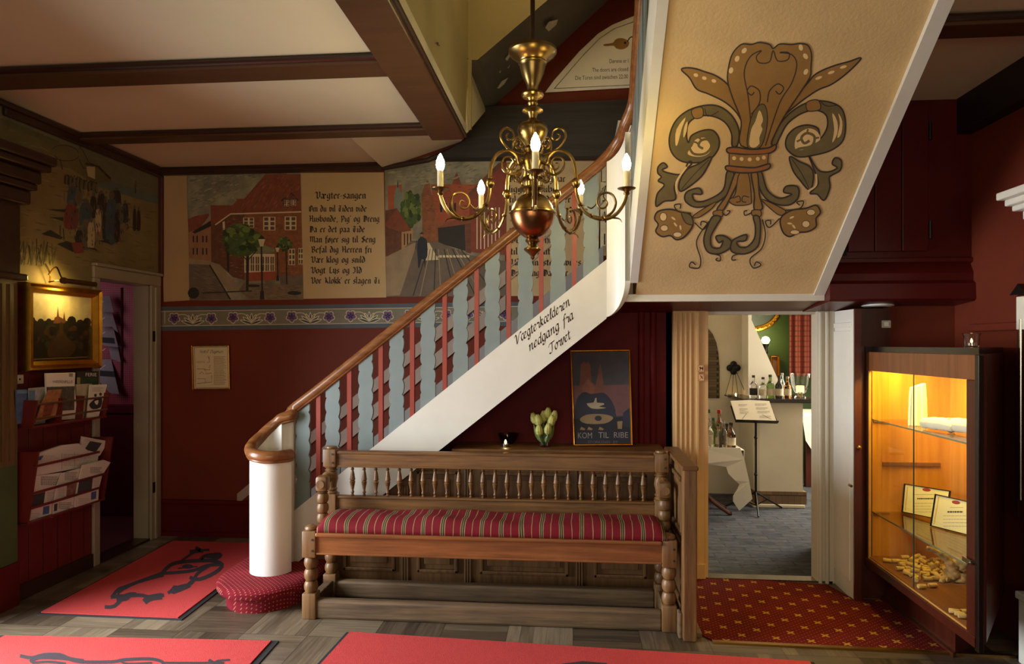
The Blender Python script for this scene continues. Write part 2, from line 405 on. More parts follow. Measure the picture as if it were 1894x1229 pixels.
# ---------------------------------------------------------------- painter: flat painted shapes on a plane, placed through photo coordinates
class Painter:
    def __init__(s, p0, n, step=.0001, base=.0008):
        s.p0 = Vector(p0); s.n = Vector(n).normalized(); s.mb = MB(); s.mats = []; s.step = step; s.base = base; s.L = 0
        s.conv = lambda x, y: (x, y)
    def crop(s, x0, y0, k): s.conv = lambda x, y: (x0 + x / k, y0 + y / k); return s
    def mi(s, mat):
        if mat not in s.mats: s.mats.append(mat)
        return s.mats.index(mat)
    def to3(s, x, y):
        px, py = s.conv(x, y); off = s.base + s.L * s.step
        return Pn(px, py, s.p0 + s.n * off, s.n)
    def poly(s, pts, mat, smooth=0):
        if smooth: pts = [(p.x, p.y) for p in catmull([(a, b, 0) for a, b in pts], smooth, True)]
        s.mb.poly([s.to3(*p) for p in pts], s.mi(mat)); s.L += 1; return s
    def same(s): s.L -= 1; return s
    def rect(s, x0, y0, x1, y1, mat): return s.poly([(x0, y0), (x1, y0), (x1, y1), (x0, y1)], mat)
    def disc(s, x, y, rx, ry, mat, n=10, rot=0):
        c, d = math.cos(rot), math.sin(rot); q = []
        for k in range(n):
            a = 2 * PI * k / n; ex, ey = rx * math.cos(a), ry * math.sin(a); q.append((x + ex * c - ey * d, y + ex * d + ey * c))
        return s.poly(q, mat)
    def stroke(s, pts, w, mat, smooth=0, closed=False, taper=False):
        v = [Vector((a, b, 0)) for a, b in pts]
        if smooth: v = catmull(v, smooth, closed)
        m = len(v); L = []; R = []
        for i in range(m):
            t = (v[(i+1) % m] - v[i-1]) if closed else (v[min(i+1, m-1)] - v[max(i-1, 0)])
            if t.length < 1e-9: t = Vector((1, 0, 0))
            t.normalize(); nn = Vector((-t.y, t.x, 0)); k = w / 2
            if taper: k *= .25 + .75 * math.sin(PI * min(1, max(0, i / (m - 1))))
            L.append(v[i] + nn * k); R.append(v[i] - nn * k)
        A = [s.to3(p.x, p.y) for p in L]; B = [s.to3(p.x, p.y) for p in R]; fs = []
        for i in range(m if closed else m - 1):
            j = (i + 1) % m; fs.append((i, j, m + j, m + i))
        s.mb.add(A + B, fs, s.mi(mat)); s.L += .3; return s
    def brush(s, region, n, mats, ln=26, w=5, ang=0.0, seed=1):
        # loose brush marks inside a polygon
        rd = random.Random(seed); xs = [p[0] for p in region]; ys = [p[1] for p in region]; k = 0; L0 = s.L
        def inside(x, y):
            c = False; j = len(region) - 1
            for i in range(len(region)):
                (xi, yi), (xj, yj) = region[i], region[j]
                if (yi > y) != (yj > y) and x < (xj - xi) * (y - yi) / (yj - yi) + xi: c = not c
                j = i
            return c
        while k < n:
            x, y = rd.uniform(min(xs), max(xs)), rd.uniform(min(ys), max(ys)); a = ang + rd.uniform(-.25, .25); l = ln * rd.uniform(.5, 1.2); dx, dy = math.cos(a) * l / 2, math.sin(a) * l / 2
            k += 1
            if not (inside(x - dx, y - dy) and inside(x + dx, y + dy)): continue
            s.stroke([(x - dx, y - dy), (x, y + rd.uniform(-1, 1)), (x + dx, y + dy)], w * rd.uniform(.6, 1.3), mats[k % len(mats)], 0, False, True); s.L = L0 + .02 * (k % 40)
        s.L = L0 + 1; return s
    def up(s): s.L += 1; return s
    def leaf(s, x, y, ang, ln, wd, mat):
        c, d = math.cos(ang), math.sin(ang); pts = [(0, 0), (.3, .5), (.7, .4), (1, 0), (.7, -.4), (.3, -.5)]
        return s.poly([(x + (a * ln) * c - (b * wd) * d, y + (a * ln) * d + (b * wd) * c) for a, b in pts], mat, 2)
    def nib(s, text, x, y, xh, mat, ang=42, nw=1.12, shear=0, rot=0, glyphs=None, smooth=0, track=0.0, fit=None):
        # broad-pen lettering; xh = photo pixels of x-height; (x, y) baseline start
        G = glyphs or BLACK; u = xh / 4.0; w0 = 0
        for ch in text: w0 += (G[ch][0] if ch in G else 2.4) + track
        sx = u if fit is None else fit / w0
        a = math.radians(ang); nx, ny = math.cos(a) * nw / 2, math.sin(a) * nw / 2; cx = 0; mi = s.mi(mat)
        cr, sr = math.cos(rot), math.sin(rot)
        def tp(gx, gy):
            X = (gx + gy * shear) * sx; Yv = -gy * u
            return s.to3(x + X * cr - Yv * sr, y + X * sr + Yv * cr)
        for ch in text:
            if ch not in G: cx += 2.4 + track; continue
            adv, polys = G[ch]
            for pl in polys:
                q = [Vector((cx + p[0], p[1], 0)) for p in pl]
                if smooth and len(q) > 2: q = catmull(q, smooth)
                for i in range(len(q) - 1):
                    p, r = q[i], q[i+1]
                    s.mb.add([tp(p.x + nx, p.y + ny), tp(p.x - nx, p.y - ny), tp(r.x - nx, r.y - ny), tp(r.x + nx, r.y + ny)], [(0, 1, 2, 3)], mi)
                    if smooth:
                        m2 = nw * .16
                        s.mb.add([tp(p.x - ny*.3, p.y + nx*.3), tp(p.x + ny*.3, p.y - nx*.3), tp(r.x + ny*.3, r.y - nx*.3), tp(r.x - ny*.3, r.y + nx*.3)], [(0, 1, 2, 3)], mi)
            cx += adv + track
        return s
    def lines(s, x0, y0, x1, y1, n, mat, h=.35, words=True, seed=1):
        # rows of unreadable small print
        rd = random.Random(seed); dy = (y1 - y0) / n; mi = s.mi(mat)
        for i in range(n):
            yy = y0 + dy * (i + .3); xx = x0
            end = x1 - (rd.random() * .25 * (x1 - x0))
            while xx < end:
                ww = min((.05 + .1 * rd.random()) * (x1 - x0), end - xx)
                s.mb.add([s.to3(xx, yy), s.to3(xx + ww, yy), s.to3(xx + ww, yy + dy * h), s.to3(xx, yy + dy * h)], [(0, 1, 2, 3)], mi); xx += ww + .02 * (x1 - x0)
        return s
    def font(s, text, x, y, h, mat, fit=None, rot=0, sheark=0):
        vs, fs, wdt = font_mesh(text); k = h / .7; kx = k if fit is None else fit / wdt; cr, sr = math.cos(rot), math.sin(rot)
        q = []
        for a, b in vs:
            X = (a + b * sheark) * kx; Yv = -b * k; q.append(s.to3(x + X * cr - Yv * sr, y + X * sr + Yv * cr))
        s.mb.add(q, fs, s.mi(mat)); return s
    def build(s, name, parent=None, org=None): return s.mb.build(name, s.mats, parent, org=org, fixn=False)
_fc = {}
def font_mesh(text):
    if text in _fc: return _fc[text]
    c = bpy.data.curves.new('t', 'FONT'); c.body = text; c.size = 1.0; c.resolution_u = 3
    o = bpy.data.objects.new('t', c); COL.objects.link(o)
    dg = bpy.context.evaluated_depsgraph_get(); me = bpy.data.meshes.new_from_object(o.evaluated_get(dg))
    vs = [(v.co.x, v.co.y) for v in me.vertices]; fs = [tuple(p.vertices) for p in me.polygons]
    bpy.data.objects.remove(o); bpy.data.curves.remove(c); bpy.data.meshes.remove(me)
    _fc[text] = (vs, fs, max([v[0] for v in vs] + [.01])); return _fc[text]

def stem(x, top=3.7, bot=.3): return [(x - .35, top - .35), (x, top), (x, bot), (x + .4, bot - .25)]
_A = [[(.3, 3.3), (.8, 3.8), (1.9, 3.3), (1.9, .4), (2.35, .1)], [(1.9, 2.3), (.5, 1.5), (.5, .6), (1.0, .1), (1.9, .8)]]
def sh(pl, dx): return [[(a + dx, b) for a, b in p] for p in pl]
_E = [[(.4, 1.9), (1.9, 2.6), (1.9, 3.2), (1.2, 3.8), (.4, 3.1), (.4, .6), (1.1, 0), (2.0, .6)]]
_O = [[(.4, 3.2), (.4, .6), (1.2, 0), (2.1, .6), (2.1, 3.2), (1.2, 3.8), (.4, 3.2)]]
BLACK = {
 'a': (2.9, _A), 'e': (2.7, _E), 'o': (2.9, _O), 'æ': (4.3, _A + sh(_E, 1.5)),
 'ø': (2.9, _O + [[(.1, -.6), (2.4, 4.4)]]),
 'b': (2.9, [[(.3, 6.0), (.4, .5), (1.1, 0), (2.1, .6), (2.1, 3.2), (1.4, 3.8), (.4, 3.1)]]),
 'c': (2.5, [[(2.0, 3.3), (1.2, 3.8), (.4, 3.2), (.4, .6), (1.1, 0), (2.0, .5)]]),
 'd': (2.9, [[(.3, 5.7), (1.1, 5.3), (2.1, 3.3), (2.1, .6), (1.2, 0), (.4, .6), (.4, 3.0), (1.1, 3.7), (2.0, 3.2)]]),
 'f': (2.0, [[(2.1, 5.6), (1.3, 5.9), (.7, 5.3), (.7, -1.2)], [(0, 3.6), (1.7, 3.6)]]),
 'g': (2.9, [[(2.2, 3.9), (1.1, 3.8), (.4, 3.2), (.4, .8), (1.0, .2), (2.0, .8)], [(2.0, 3.6), (2.0, -1.0), (1.2, -1.8), (.2, -1.3)]]),
 'h': (2.9, [[(.3, 6), (.4, .3), (.8, 0)], [(.4, 3.1), (1.3, 3.8), (2.1, 3.3), (2.1, .3), (1.5, -.9)]]),
 'i': (1.5, [stem(.5), [(.3, 5.0), (.8, 5.3)]]), 'j': (1.5, [[(.2, 3.35), (.6, 3.7), (.6, -1.0), (-.2, -1.7)], [(.4, 5.0), (.9, 5.3)]]),
 'k': (2.7, [[(.3, 6), (.4, .3), (.8, 0)], [(.4, 2.9), (1.3, 3.8), (2.0, 3.3), (1.6, 2.4), (.5, 2.1)], [(1.0, 2.1), (2.0, .4), (2.4, .1)]]),
 'l': (1.5, [[(.2, 6), (.5, 5.5), (.5, .5), (1.0, .1)]]),
 'm': (4.3, [stem(.5), [(.5, 3.0), (1.4, 3.8), (2.0, 3.3), (2.0, .3), (2.4, .1)], [(2.0, 3.0), (2.9, 3.8), (3.5, 3.3), (3.5, .3), (3.9, .1)]]),
 'n': (2.9, [stem(.5), [(.5, 3.0), (1.4, 3.8), (2.0, 3.3), (2.0, .3), (2.4, .1)]]),
 'p': (2.9, [[(0, 3.3), (.4, 3.7), (.4, -1.8)], [(.4, 3.0), (1.3, 3.8), (2.1, 3.2), (2.1, .6), (1.3, 0), (.4, .5)]]),
 'r': (2.1, [stem(.5), [(.5, 3.0), (1.2, 3.8), (1.7, 3.3)]]),
 's': (2.4, [[(1.9, 3.3), (1.2, 3.8), (.4, 3.1), (.5, 2.4), (1.7, 1.5), (1.8, .7), (1.0, 0), (.2, .5)]]),
 't': (1.9, [[(.6, 4.9), (.6, .5), (1.1, 0), (1.6, .4)], [(0, 3.6), (1.5, 3.6)]]),
 'u': (2.9, [stem(.5), [(1.6, 3.4), (2.0, 3.7), (2.0, .3), (2.4, .1)], [(.6, .2), (2.0, .9)]]),
 'v': (2.8, [[(.1, 3.9), (.5, 3.5), (.5, .8), (1.2, 0), (2.0, .7), (2.0, 3.1), (1.3, 3.8)]]),
 'w': (4.0, [[(.1, 3.9), (.5, 3.5), (.5, .8), (1.1, 0), (1.8, .7), (1.8, 3.7)], [(1.8, .7), (2.5, 0), (3.2, .7), (3.2, 3.1), (2.6, 3.8)]]),
 'y': (2.8, [[(.1, 3.9), (.5, 3.5), (.5, .8), (1.2, .1), (2.0, .7)], [(1.6, 3.9), (2.0, 3.5), (2.0, -.8), (1.0, -1.8)]]),
 'V': (3.9, [[(-.2, 4.4), (.2, 5.4), (.9, 5.3), (1.3, 4.4), (1.2, 1.0), (2.0, 0)], [(2.0, 0), (3.1, .9), (3.2, 4.4), (2.7, 5.6), (2.1, 5.0)]]),
 'O': (3.7, [[(1.7, 5.4), (.5, 4.4), (.5, 1.0), (1.6, 0), (2.9, 1.0), (2.9, 4.4), (1.7, 5.4)], [(1.5, 4.9), (1.5, .8)]]),
 'T': (3.6, [[(.2, 4.6), (.9, 5.5), (2.0, 5.0), (3.2, 5.6)], [(2.0, 5.0), (.7, 3.6), (.7, 1.0), (1.8, 0), (3.0, .9)], [(1.9, 4.6), (1.9, 1.0)]]),
 'H': (4.0, [[(.2, 5.5), (.9, 5.1), (.9, .4), (.2, 0)], [(.3, 2.8), (3.0, 3.0)], [(2.4, 5.6), (2.9, 5.0), (2.9, .6), (3.5, 0)]]),
 'P': (3.7, [[(.2, 4.6), (.8, 5.4), (1.2, 4.6), (1.2, -.4), (.5, -1.2)], [(1.2, 4.6), (2.2, 5.5), (3.0, 4.6), (3.0, 2.4), (2.0, 1.8), (1.2, 2.3)]]),
 'D': (4.0, [[(.1, 4.6), (.7, 5.4), (2.6, 4.8), (3.2, 3.8), (3.2, 1.2), (2.0, 0), (.5, .6)], [(1.0, 4.9), (1.0, .7)], [(1.9, 4.6), (1.9, 1.0)]]),
 'M': (5.0, [[(.1, 4.6), (.7, 5.4), (1.1, 4.6), (1.1, .6), (.4, 0)], [(1.1, 4.4), (2.0, 5.4), (2.6, 4.6), (2.6, .3)], [(2.6, 4.4), (3.5, 5.4), (4.1, 4.6), (4.1, .6), (4.6, .1)]]),
 'S': (3.6, [[(3.0, 4.9), (2.0, 5.5), (.7, 4.6), (.8, 3.6), (2.8, 2.4), (2.9, 1.0), (1.8, 0), (.4, .8)], [(1.8, 4.8), (1.8, .8)]]),
 'B': (3.8, [[(.2, 5.2), (1.0, 4.8), (1.0, .5), (.3, 0)], [(1.0, 4.8), (2.0, 5.5), (2.8, 4.7), (2.6, 3.4), (1.2, 2.9)], [(1.6, 3.0), (3.0, 2.4), (3.0, .8), (1.9, 0), (1.0, .6)]]),
 'K': (4.0, [[(.2, 4.6), (.8, 5.4), (1.3, 4.8), (1.3, .5), (.5, 0)], [(1.3, 2.8), (2.4, 4.6), (3.1, 5.2)], [(1.5, 3.0), (2.8, .8), (3.4, .1)]]),
 'L': (3.4, [[(.3, 4.9), (1.0, 5.6), (1.0, .3), (2.6, .2), (3.0, 1.3)], [(1.0, 5.4), (2.0, 5.6)]]),
 'I': (3.0, [[(2.4, 5.5), (1.4, 5.0), (.4, 5.4)], [(1.5, 5.0), (1.8, 3.6), (1.7, .8), (1.0, 0), (.2, .6)]]),
 'U': (4.0, [[(0, 4.6), (.7, 5.4), (1.2, 4.4), (1.0, 1.0), (1.9, 0), (3.1, .8), (3.1, 5.3)], [(3.1, .8), (3.6, .1)]]),
 'R': (3.9, [[(.2, 4.8), (1.0, 5.0), (1.0, .4), (.3, 0)], [(1.0, 4.8), (2.1, 5.5), (2.9, 4.6), (2.5, 3.2), (1.2, 2.8)], [(1.7, 2.9), (2.9, .7), (3.5, .1)]]),
 'A': (4.0, [[(.2, 4.8), (1.2, 5.5), (2.0, 4.9), (1.0, 1.0), (.2, .2)], [(2.0, 5.0), (3.0, 4.6), (3.1, .6), (3.6, .1)], [(.6, 2.2), (3.0, 2.2)]]),
 '-': (2.0, [[(.2, 2.0), (1.4, 2.2)]]), ',': (1.4, [[(.4, .2), (.8, 0), (.3, -1.1)]]), "'": (1.1, [[(.6, 5.6), (.4, 4.4)]]), '.': (1.4, [[(.3, .1), (.8, .4)]]), ' ': (2.3, []),
}
# flowing script used on the stringer
SCRIPT = dict(BLACK)
SCRIPT.update({
 'V': (4.2, [[(0, 4.6), (.6, 5.5), (1.3, 5.0), (1.5, .1), (3.2, 4.6), (4.3, 5.7), (4.6, 5.0)]]),
 'T': (4.0, [[(.2, 4.2), (.6, 5.2), (1.8, 5.6), (4.4, 5.6)], [(2.6, 5.6), (2.2, 1.0), (1.2, 0), (.2, .6)]]),
 'a': (2.8, [[(2.0, 3.5), (1.0, 3.8), (.3, 2.4), (.5, .6), (1.3, .2), (2.0, 1.6)], [(2.0, 3.8), (1.9, .6), (2.4, .1), (2.9, .7)]]),
 'e': (2.4, [[(.3, 1.6), (1.4, 2.4), (1.7, 3.4), (1.1, 3.8), (.4, 2.8), (.4, .8), (1.1, .1), (2.2, 1.0)]]),
 'æ': (4.2, [[(2.0, 3.5), (1.0, 3.8), (.3, 2.4), (.5, .6), (1.3, .2), (2.0, 1.6)], [(2.0, 1.6), (3.2, 2.4), (3.5, 3.4), (2.9, 3.8), (2.2, 2.8), (2.2, .8), (2.9, .1), (4.0, 1.0)]]),
 'g': (2.6, [[(2.0, 3.5), (1.0, 3.8), (.3, 2.4), (.5, .6), (1.3, .2), (2.0, 1.6)], [(2.0, 3.8), (1.9, -.8), (1.2, -2.0), (.3, -1.4), (1.0, -.6), (2.6, .7)]]),
 't': (1.8, [[(.8, 5.2), (.6, .8), (1.1, .1), (1.9, .8)], [(0, 3.7), (1.7, 3.8)]]),
 'r': (2.1, [[(.1, 2.8), (.7, 3.9), (.9, 3.2), (1.7, 3.2), (1.5, .8), (1.9, .1), (2.3, .7)]]),
 'k': (2.7, [[(.9, 6.2), (.5, .1)], [(.5, 1.8), (1.3, 3.8), (1.9, 3.4), (1.5, 2.4), (.8, 2.0)], [(1.1, 2.1), (1.8, .3), (2.7, .7)]]),
 'l': (1.4, [[(.3, 1.5), (1.3, 5.0), (1.1, 6.2), (.6, 5.0), (.4, .9), (.8, .1), (1.5, .8)]]),
 'd': (2.7, [[(2.0, 3.5), (1.0, 3.8), (.3, 2.4), (.5, .6), (1.3, .2), (2.0, 1.6)], [(2.3, 6.2), (1.9, .6), (2.4, .1), (2.8, .7)]]),
 'n': (3.0, [[(.1, 2.9), (.6, 3.8), (.5, .1)], [(.5, 1.6), (1.4, 3.6), (2.0, 3.4), (2.0, .7), (2.4, .1), (3.0, .8)]]),
 'o': (2.4, [[(1.4, 3.7), (.4, 2.6), (.5, .6), (1.3, .1), (2.0, 1.4), (1.9, 3.2), (1.4, 3.7), (2.4, 3.2)]]),
 'v': (2.4, [[(.1, 3.0), (.5, 3.8), (.7, .4), (1.2, .1), (1.9, 2.0), (1.8, 3.7), (2.5, 3.2)]]),
 'f': (1.8, [[(1.9, 5.6), (1.4, 6.2), (.9, 4.6), (.6, -1.0), (.2, -2.0)], [(.1, 3.6), (1.6, 3.7)]]),
 'H': (4.2, [[(.4, 5.4), (1.2, 5.6), (.8, 0)], [(3.6, 5.8), (3.0, 0), (3.6, .3)], [(.2, 2.6), (3.6, 3.0)]]),
 'D': (4.2, [[(1.4, 5.4), (1.2, .2), (2.6, .2), (3.6, 1.8), (3.2, 4.6), (1.6, 5.8), (.3, 5.0)]]),
 'm': (4.2, [[(.1, 2.9), (.6, 3.8), (.5, .1)], [(.5, 1.8), (1.4, 3.8), (1.9, 3.2), (1.9, .1)], [(1.9, 1.8), (2.8, 3.8), (3.3, 3.2), (3.3, .6), (3.8, .1), (4.3, .8)]]),
})
# ================================================================ the room shell
XL = -3.23; YB = 5.10; XR = 2.23; ZC = 2.88; SY = 4.12; YD = 4.50
M['mural_ground'] = plain('mural_sand', rgb(124, 108, 72), .8, 0, .14, 2.5, .1, 40)
M['panel_beige'] = plain('painted_panel_beige', rgb(188, 158, 112), .8, 0, .06, 3, .1, 40)
M['floor_brass'] = plain('floor_brass_strip', rgb(176, 138, 74), .3, 1, .1, 20)

# floors
mb = MB(); mb.box((-3.4, -3.0, -.1), (2.4, 5.2, 0)); struct(mb.build('floor', M['parquet']))
mb = MB(); mb.box((.45, 4.5, -.1), (4.2, 8.6, .003)); struct(mb.build('floor_bar', M['barcarpet']))
mb = MB(); mb.box((-4.8, 4.1, -.1), (-3.36, 6.0, .004)); struct(mb.build('floor_corridor', plain('corridor_carpet', rgb(92, 18, 26), .95, 0, .1, 40)))
lp = [P(1290, 1066, Z=.006), P(1530, 1082, Z=.006), Vector((1.64, 4.16, .006)), Vector((1.80, 4.16, .006)), P(1755, 1205, Z=.006), P(1322, 1187, Z=.006), Vector((.63, 3.62, .006))]
mb = MB(); mb.prism([(p.x, p.y, .0) for p in lp], (0, 0, .007)); struct(mb.build('floor_landing', M['landing']))
a, b = P(1318, 1188, Z=.006), P(1876, 1214, Z=.006); d = (b - a).normalized(); nn = Vector((-d.y, d.x, 0)) * .014
mb = MB(); mb.prism([(p.x, p.y, 0) for p in (a - nn, b - nn, b + nn, a + nn)], (0, 0, .011)); struct(mb.build('trim_1', M['floor_brass']))
mb = MB(); mb.box((.80, 4.44, 0), (1.62, 4.53, .012)); struct(mb.build('trim_2', M['steel']))

# left wall: beadboard below, painted plaster above; corridor door and entrance door openings
def wall_left():
    mb = MB(); zb = 1.84; x0, x1 = XL - .12, XL
    for (ya, yb, za, zb_, mi) in ((-3, 1.65, 0, zb, 0), (-3, 1.65, zb, ZC, 1), (1.65, 3.32, 2.2, ZC, 1), (3.32, 4.385, 0, zb, 0), (3.32, 4.385, zb, ZC, 1),
                            (4.385, 4.95, 1.95, ZC, 1), (4.95, 5.22, 0, zb, 0), (4.95, 5.22, zb, ZC, 1)):
        mb.box((x0, ya, za), (x1, yb, zb_), mi)
    return struct(mb.build('wall_left', [M['bead'], M['mural_ground']]))
wall_left()
mb = MB(); mb.box((XL, -3, 0), (XL + .02, 1.6, .09)); mb.box((XL, 3.66, 0), (XL + .02, 4.32, .09)); struct(mb.build('baseboard_left', M['beamdk']))
# corridor doorway casing
mb = MB(); f = .022
for (ya, yb, za, zb) in ((4.325, 4.385, 0, 1.95), (4.95, 5.075, 0, 1.95), (4.325, 5.075, 1.95, 2.03)):
    mb.bbox((XL, ya, za), (XL + f, yb, zb), .006)
mb.bbox((XL, 4.325, 2.03), (XL + .04, 5.075, 2.05), .004)
mb.bbox((XL, 4.99, 0), (XL + .034, 5.02, 1.94), .006)
mb.box((XL - .12, 4.375, 0), (XL, 4.387, 1.96)); mb.box((XL - .12, 4.947, 0), (XL, 4.96, 1.96)); mb.box((XL - .12, 4.385, 1.945), (XL, 4.95, 1.96))
d1 = struct(mb.build('door_1', M['cream_frame']))
mb = MB(); mb.box((XL + .02, 4.965, 1.52), (XL + .03, 4.985, 1.60)); mb.box((XL + .02, 4.965, .36), (XL + .03, 4.985, .44)); mb.build('hinge', M['black_metal'], d1)
mb = MB(); mb.box((XL - .12, 4.385, 0), (XL + .012, 4.95, .016)); mb.build('threshold', M['beamdk'], d1)
# corridor behind it
mb = MB(); mb.box((-4.8, 5.6, 0), (-3.3, 5.7, 2.5), 0); struct(mb.build('wall_corridor', [M['peg']]))
mb = MB(); mb.box((-4.9, 4.0, 0), (-4.8, 5.7, 2.5)); mb.box((-4.8, 4.0, 0), (-3.36, 4.1, 2.5)); mb.box((-4.9, 4.0, 2.45), (-3.36, 5.7, 2.55))
struct(mb.build('wall_passage', M['maroon']))
mb = MB(); mb.bbox((-4.75, 5.575, .90), (-3.5, 5.6, .98), .008); mb.box((-4.75, 5.592, 0), (-3.5, 5.6, .9)); struct(mb.build('trim_3', M['maroon']))
mb = MB(); mb.lathe([(.10, 0), (.10, 2.4)], (-3.56, 5.48, 0), 24); mb.box((-3.56, 5.38, 0), (-3.36, 5.6, 2.4)); struct(mb.build('pillar_corridor', plain('corridor_column_red', rgb(126, 26, 38), .4, 0, .08, 4), smooth=True))
# entrance door surround at the left edge of the picture
mb = MB()
mb.box((XL, 3.40, 0), (XL + .06, 3.66, .25), 1); mb.box((XL, 3.40, .25), (XL + .05, 3.655, .81), 2)
mb.box((XL, 3.40, .81), (XL + .05, 3.655, 1.865), 3)
for k in range(4): mb.box((XL + .05, 3.43 + k * .055, .84), (XL + .058, 3.455 + k * .055, 1.84), 3)
mb.bbox((XL, 3.30, 1.865), (XL + .09, 3.69, 1.905), .01, 0); mb.box((XL, 1.5, 1.905), (XL + .07, 3.65, 2.30), 0)
for (d, za, zb, ye) in ((.125, 2.30, 2.38, 3.67), (.16, 2.38, 2.42, 3.68), (.175, 2.42, 2.49, 3.69), (.22, 2.49, 2.53, 3.71), (.24, 2.53, 2.585, 3.73)):
    mb.bbox((XL, 1.3, za), (XL + d, ye, zb), .012, 0)
mb.box((XL, 1.45, 0), (XL + .05, 1.65, 1.9), 3)
d2 = struct(mb.build('door_2', [M['beamdk'], M['dark_red'], plain('surround_green', rgb(60, 74, 34), .5), wood('surround_ochre', rgb(70, 52, 26), rgb(110, 84, 44), 2, .6)]))

# back wall, understair wall, bar door wall, right wall, street wall
mb = MB(); mb.box((XL - .12, YB, 0), (.45, YB + .12, 4.6)); struct(mb.build('wall_back', M['red_wall']))
mb = MB(); mb.bbox((XL, YB - .03, .255), (-1.75, YB, .285), .006); mb.box((XL, YB - .016, .03), (-1.75, YB, .255)); mb.box((XL, YB - .03, 0), (-1.75, YB, .035))
struct(mb.build('baseboard_back', [M['maroon']]))
mb = MB(); mb.box((-3.4, -3.1, 0), (2.4, -3.0, ZC)); struct(mb.build('wall_front', M['red_wall']))
mb = MB(); mb.box((XR, -3, 0), (XR + .1, 4.3, ZC)); struct(mb.build('wall_right', M['red_wall']))
mb = MB(); mb.prism([(1.85, 4.22, 0), (XR + .1, 4.22, 0), (XR + .1, 4.27, 0), (1.85, 4.27, 0)], (0, 0, 1.80)); struct(mb.build('wall_corner', M['red_wall']))
T1, T2 = P(681, 835, Y=SY), P(1122, 480, Y=SY); B1, B2 = P(811, 835, Y=SY), P(1125, 587, Y=SY)
def strz(x, q=0): # height of the stringer top / bottom edge at x
    a, b = (T1, T2) if q == 0 else (B1, B2)
    return a.z + (b.z - a.z) * (x - a.x) / (b.x - a.x)
mb = MB(); pts = [(-1.0, YD, 0), (.70, YD, 0), (.70, YD, 1.74), (.22, YD, 1.74), (.05, YD, strz(.05, 1)), (-1.0, YD, strz(-1.0, 1))]
mb.prism(pts, (0, .08, 0)); struct(mb.build('wall_understair', M['maroon']))
for i, px in enumerate((1186, 1208)):
    p = P(px, 700, Y=YD); mb = MB(); mb.tube([(p.x, YD, .85), (p.x, YD, 1.72)], .022, 12); struct(mb.build('trim_%d' % (4 + i), M['maroon'], smooth=True))
mb = MB(); mb.box((.60, YD, 0), (.842, YD + .10, 1.75)); mb.box((1.56, YD, 0), (2.0, YD + .10, 1.75)); mb.box((.60, YD, 1.704), (2.0, YD + .1, 1.75)); struct(mb.build('wall_door', M['offwhite']))

# ceiling, stairwell
A_, B_, C_, D_ = P(640, 247, Z=2.85), Vector((-1.44, YB, 2.84)), P(853, 262, Y=5.05), Vector((-.69, 4.305, 2.845)); A_.y = 4.305
mb = MB()
mb.prism([(-3.4, -3.1, ZC), (-.69, -3.1, ZC), (-.69, 4.30, ZC), (A_.x, 4.30, ZC), (B_.x, YB + .1, ZC), (-3.4, YB + .1, ZC)], (0, 0, .1))
mb.prism([(-.69, -3.1, ZC), (2.4, -3.1, ZC), (2.4, 4.7, ZC), (1.43, 4.7, ZC), (1.43, 2.62, ZC), (-.69, 2.62, ZC)], (0, 0, .1))
struct(mb.build('ceiling', M['ceil']))
G_ = P(857, 112, Y=4.42); H_ = P(894, 205, Y=5.02)
mb = MB(); up = Vector((0, 0.02, .05))
def slab(pts, mi=0):
    n = (Vector(pts[1]) - Vector(pts[0])).cross(Vector(pts[2]) - Vector(pts[0])).normalized()
    if n.z < 0: n = -n
    mb.prism(pts, n * .02, mi)
slab([A_, B_, C_]); slab([A_, C_, D_])
slab([D_, C_, H_]); slab([D_, H_, G_], 1)
struct(mb.build('ceiling_stairwell', [M['ceil'], plain('stairwell_cream', rgb(196, 184, 150), .7, 0, .05, 3)]))
# flight above: front panel, grey underside
mb = MB(); Yf = 4.42
g1 = [P(857, 111, Y=Yf), P(883, 111, Y=Yf), P(1013, 0, Y=Yf), P(1250, -203, Y=Yf)]
g2 = [P(893, 205, Y=5.06), P(912, 198, Y=5.06), P(1126, 0, Y=5.06), P(1340, -200, Y=5.06)]
mb.prism([g1[0], g1[1], g1[2], g1[3], (g1[3].x, Yf, 4.6), (g1[0].x - .05, Yf, 4.6)], (0, .03, 0), 0)
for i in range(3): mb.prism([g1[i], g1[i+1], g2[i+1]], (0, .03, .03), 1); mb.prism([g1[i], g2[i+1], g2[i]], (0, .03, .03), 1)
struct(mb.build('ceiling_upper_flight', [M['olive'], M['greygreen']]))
gn = (g1[2] - g1[1]).cross(g2[1] - g1[1]).normalized()
if gn.y > 0: gn = -gn
pt = Painter(g1[1], gn, base=.002); chip = paint(196, 190, 176)
pt.crop(600, 0, 2.927)
for q in ([(1195, 150), (1215, 118), (1265, 105), (1255, 135), (1215, 170)], [(935, 478), (960, 440), (995, 420), (975, 455), (945, 480)], [(978, 320), (1000, 290), (1005, 305), (990, 330)], [(945, 392), (958, 378), (952, 396)], [(990, 370), (1005, 348), (1000, 368)]):
    pt.poly(q, chip)
struct(pt.build('trim_6'))
mb = MB(); mb.box((-.71, 2.60, 2.90), (-.684, Yf + .02, 4.6), 0); mb.bbox((-.70, 2.62, 2.840), (-.676, Yf - .10, 2.90), .006, 1)
mb.prism([(-.69, Yf - .02, 2.9), (-.69, Yf + .02, 4.6), (-.66, Yf + .02, 4.6), (-.66, Yf - .02, 2.9)], (0, .02, 0), 0)
struct(mb.build('wall_stairwell', [M['olive'], M['offwhite']]))
mb = MB(); mb.box((-.8, 2.5, 4.6), (2.4, 5.3, 4.7)); struct(mb.build('ceiling_upper', M['olive']))
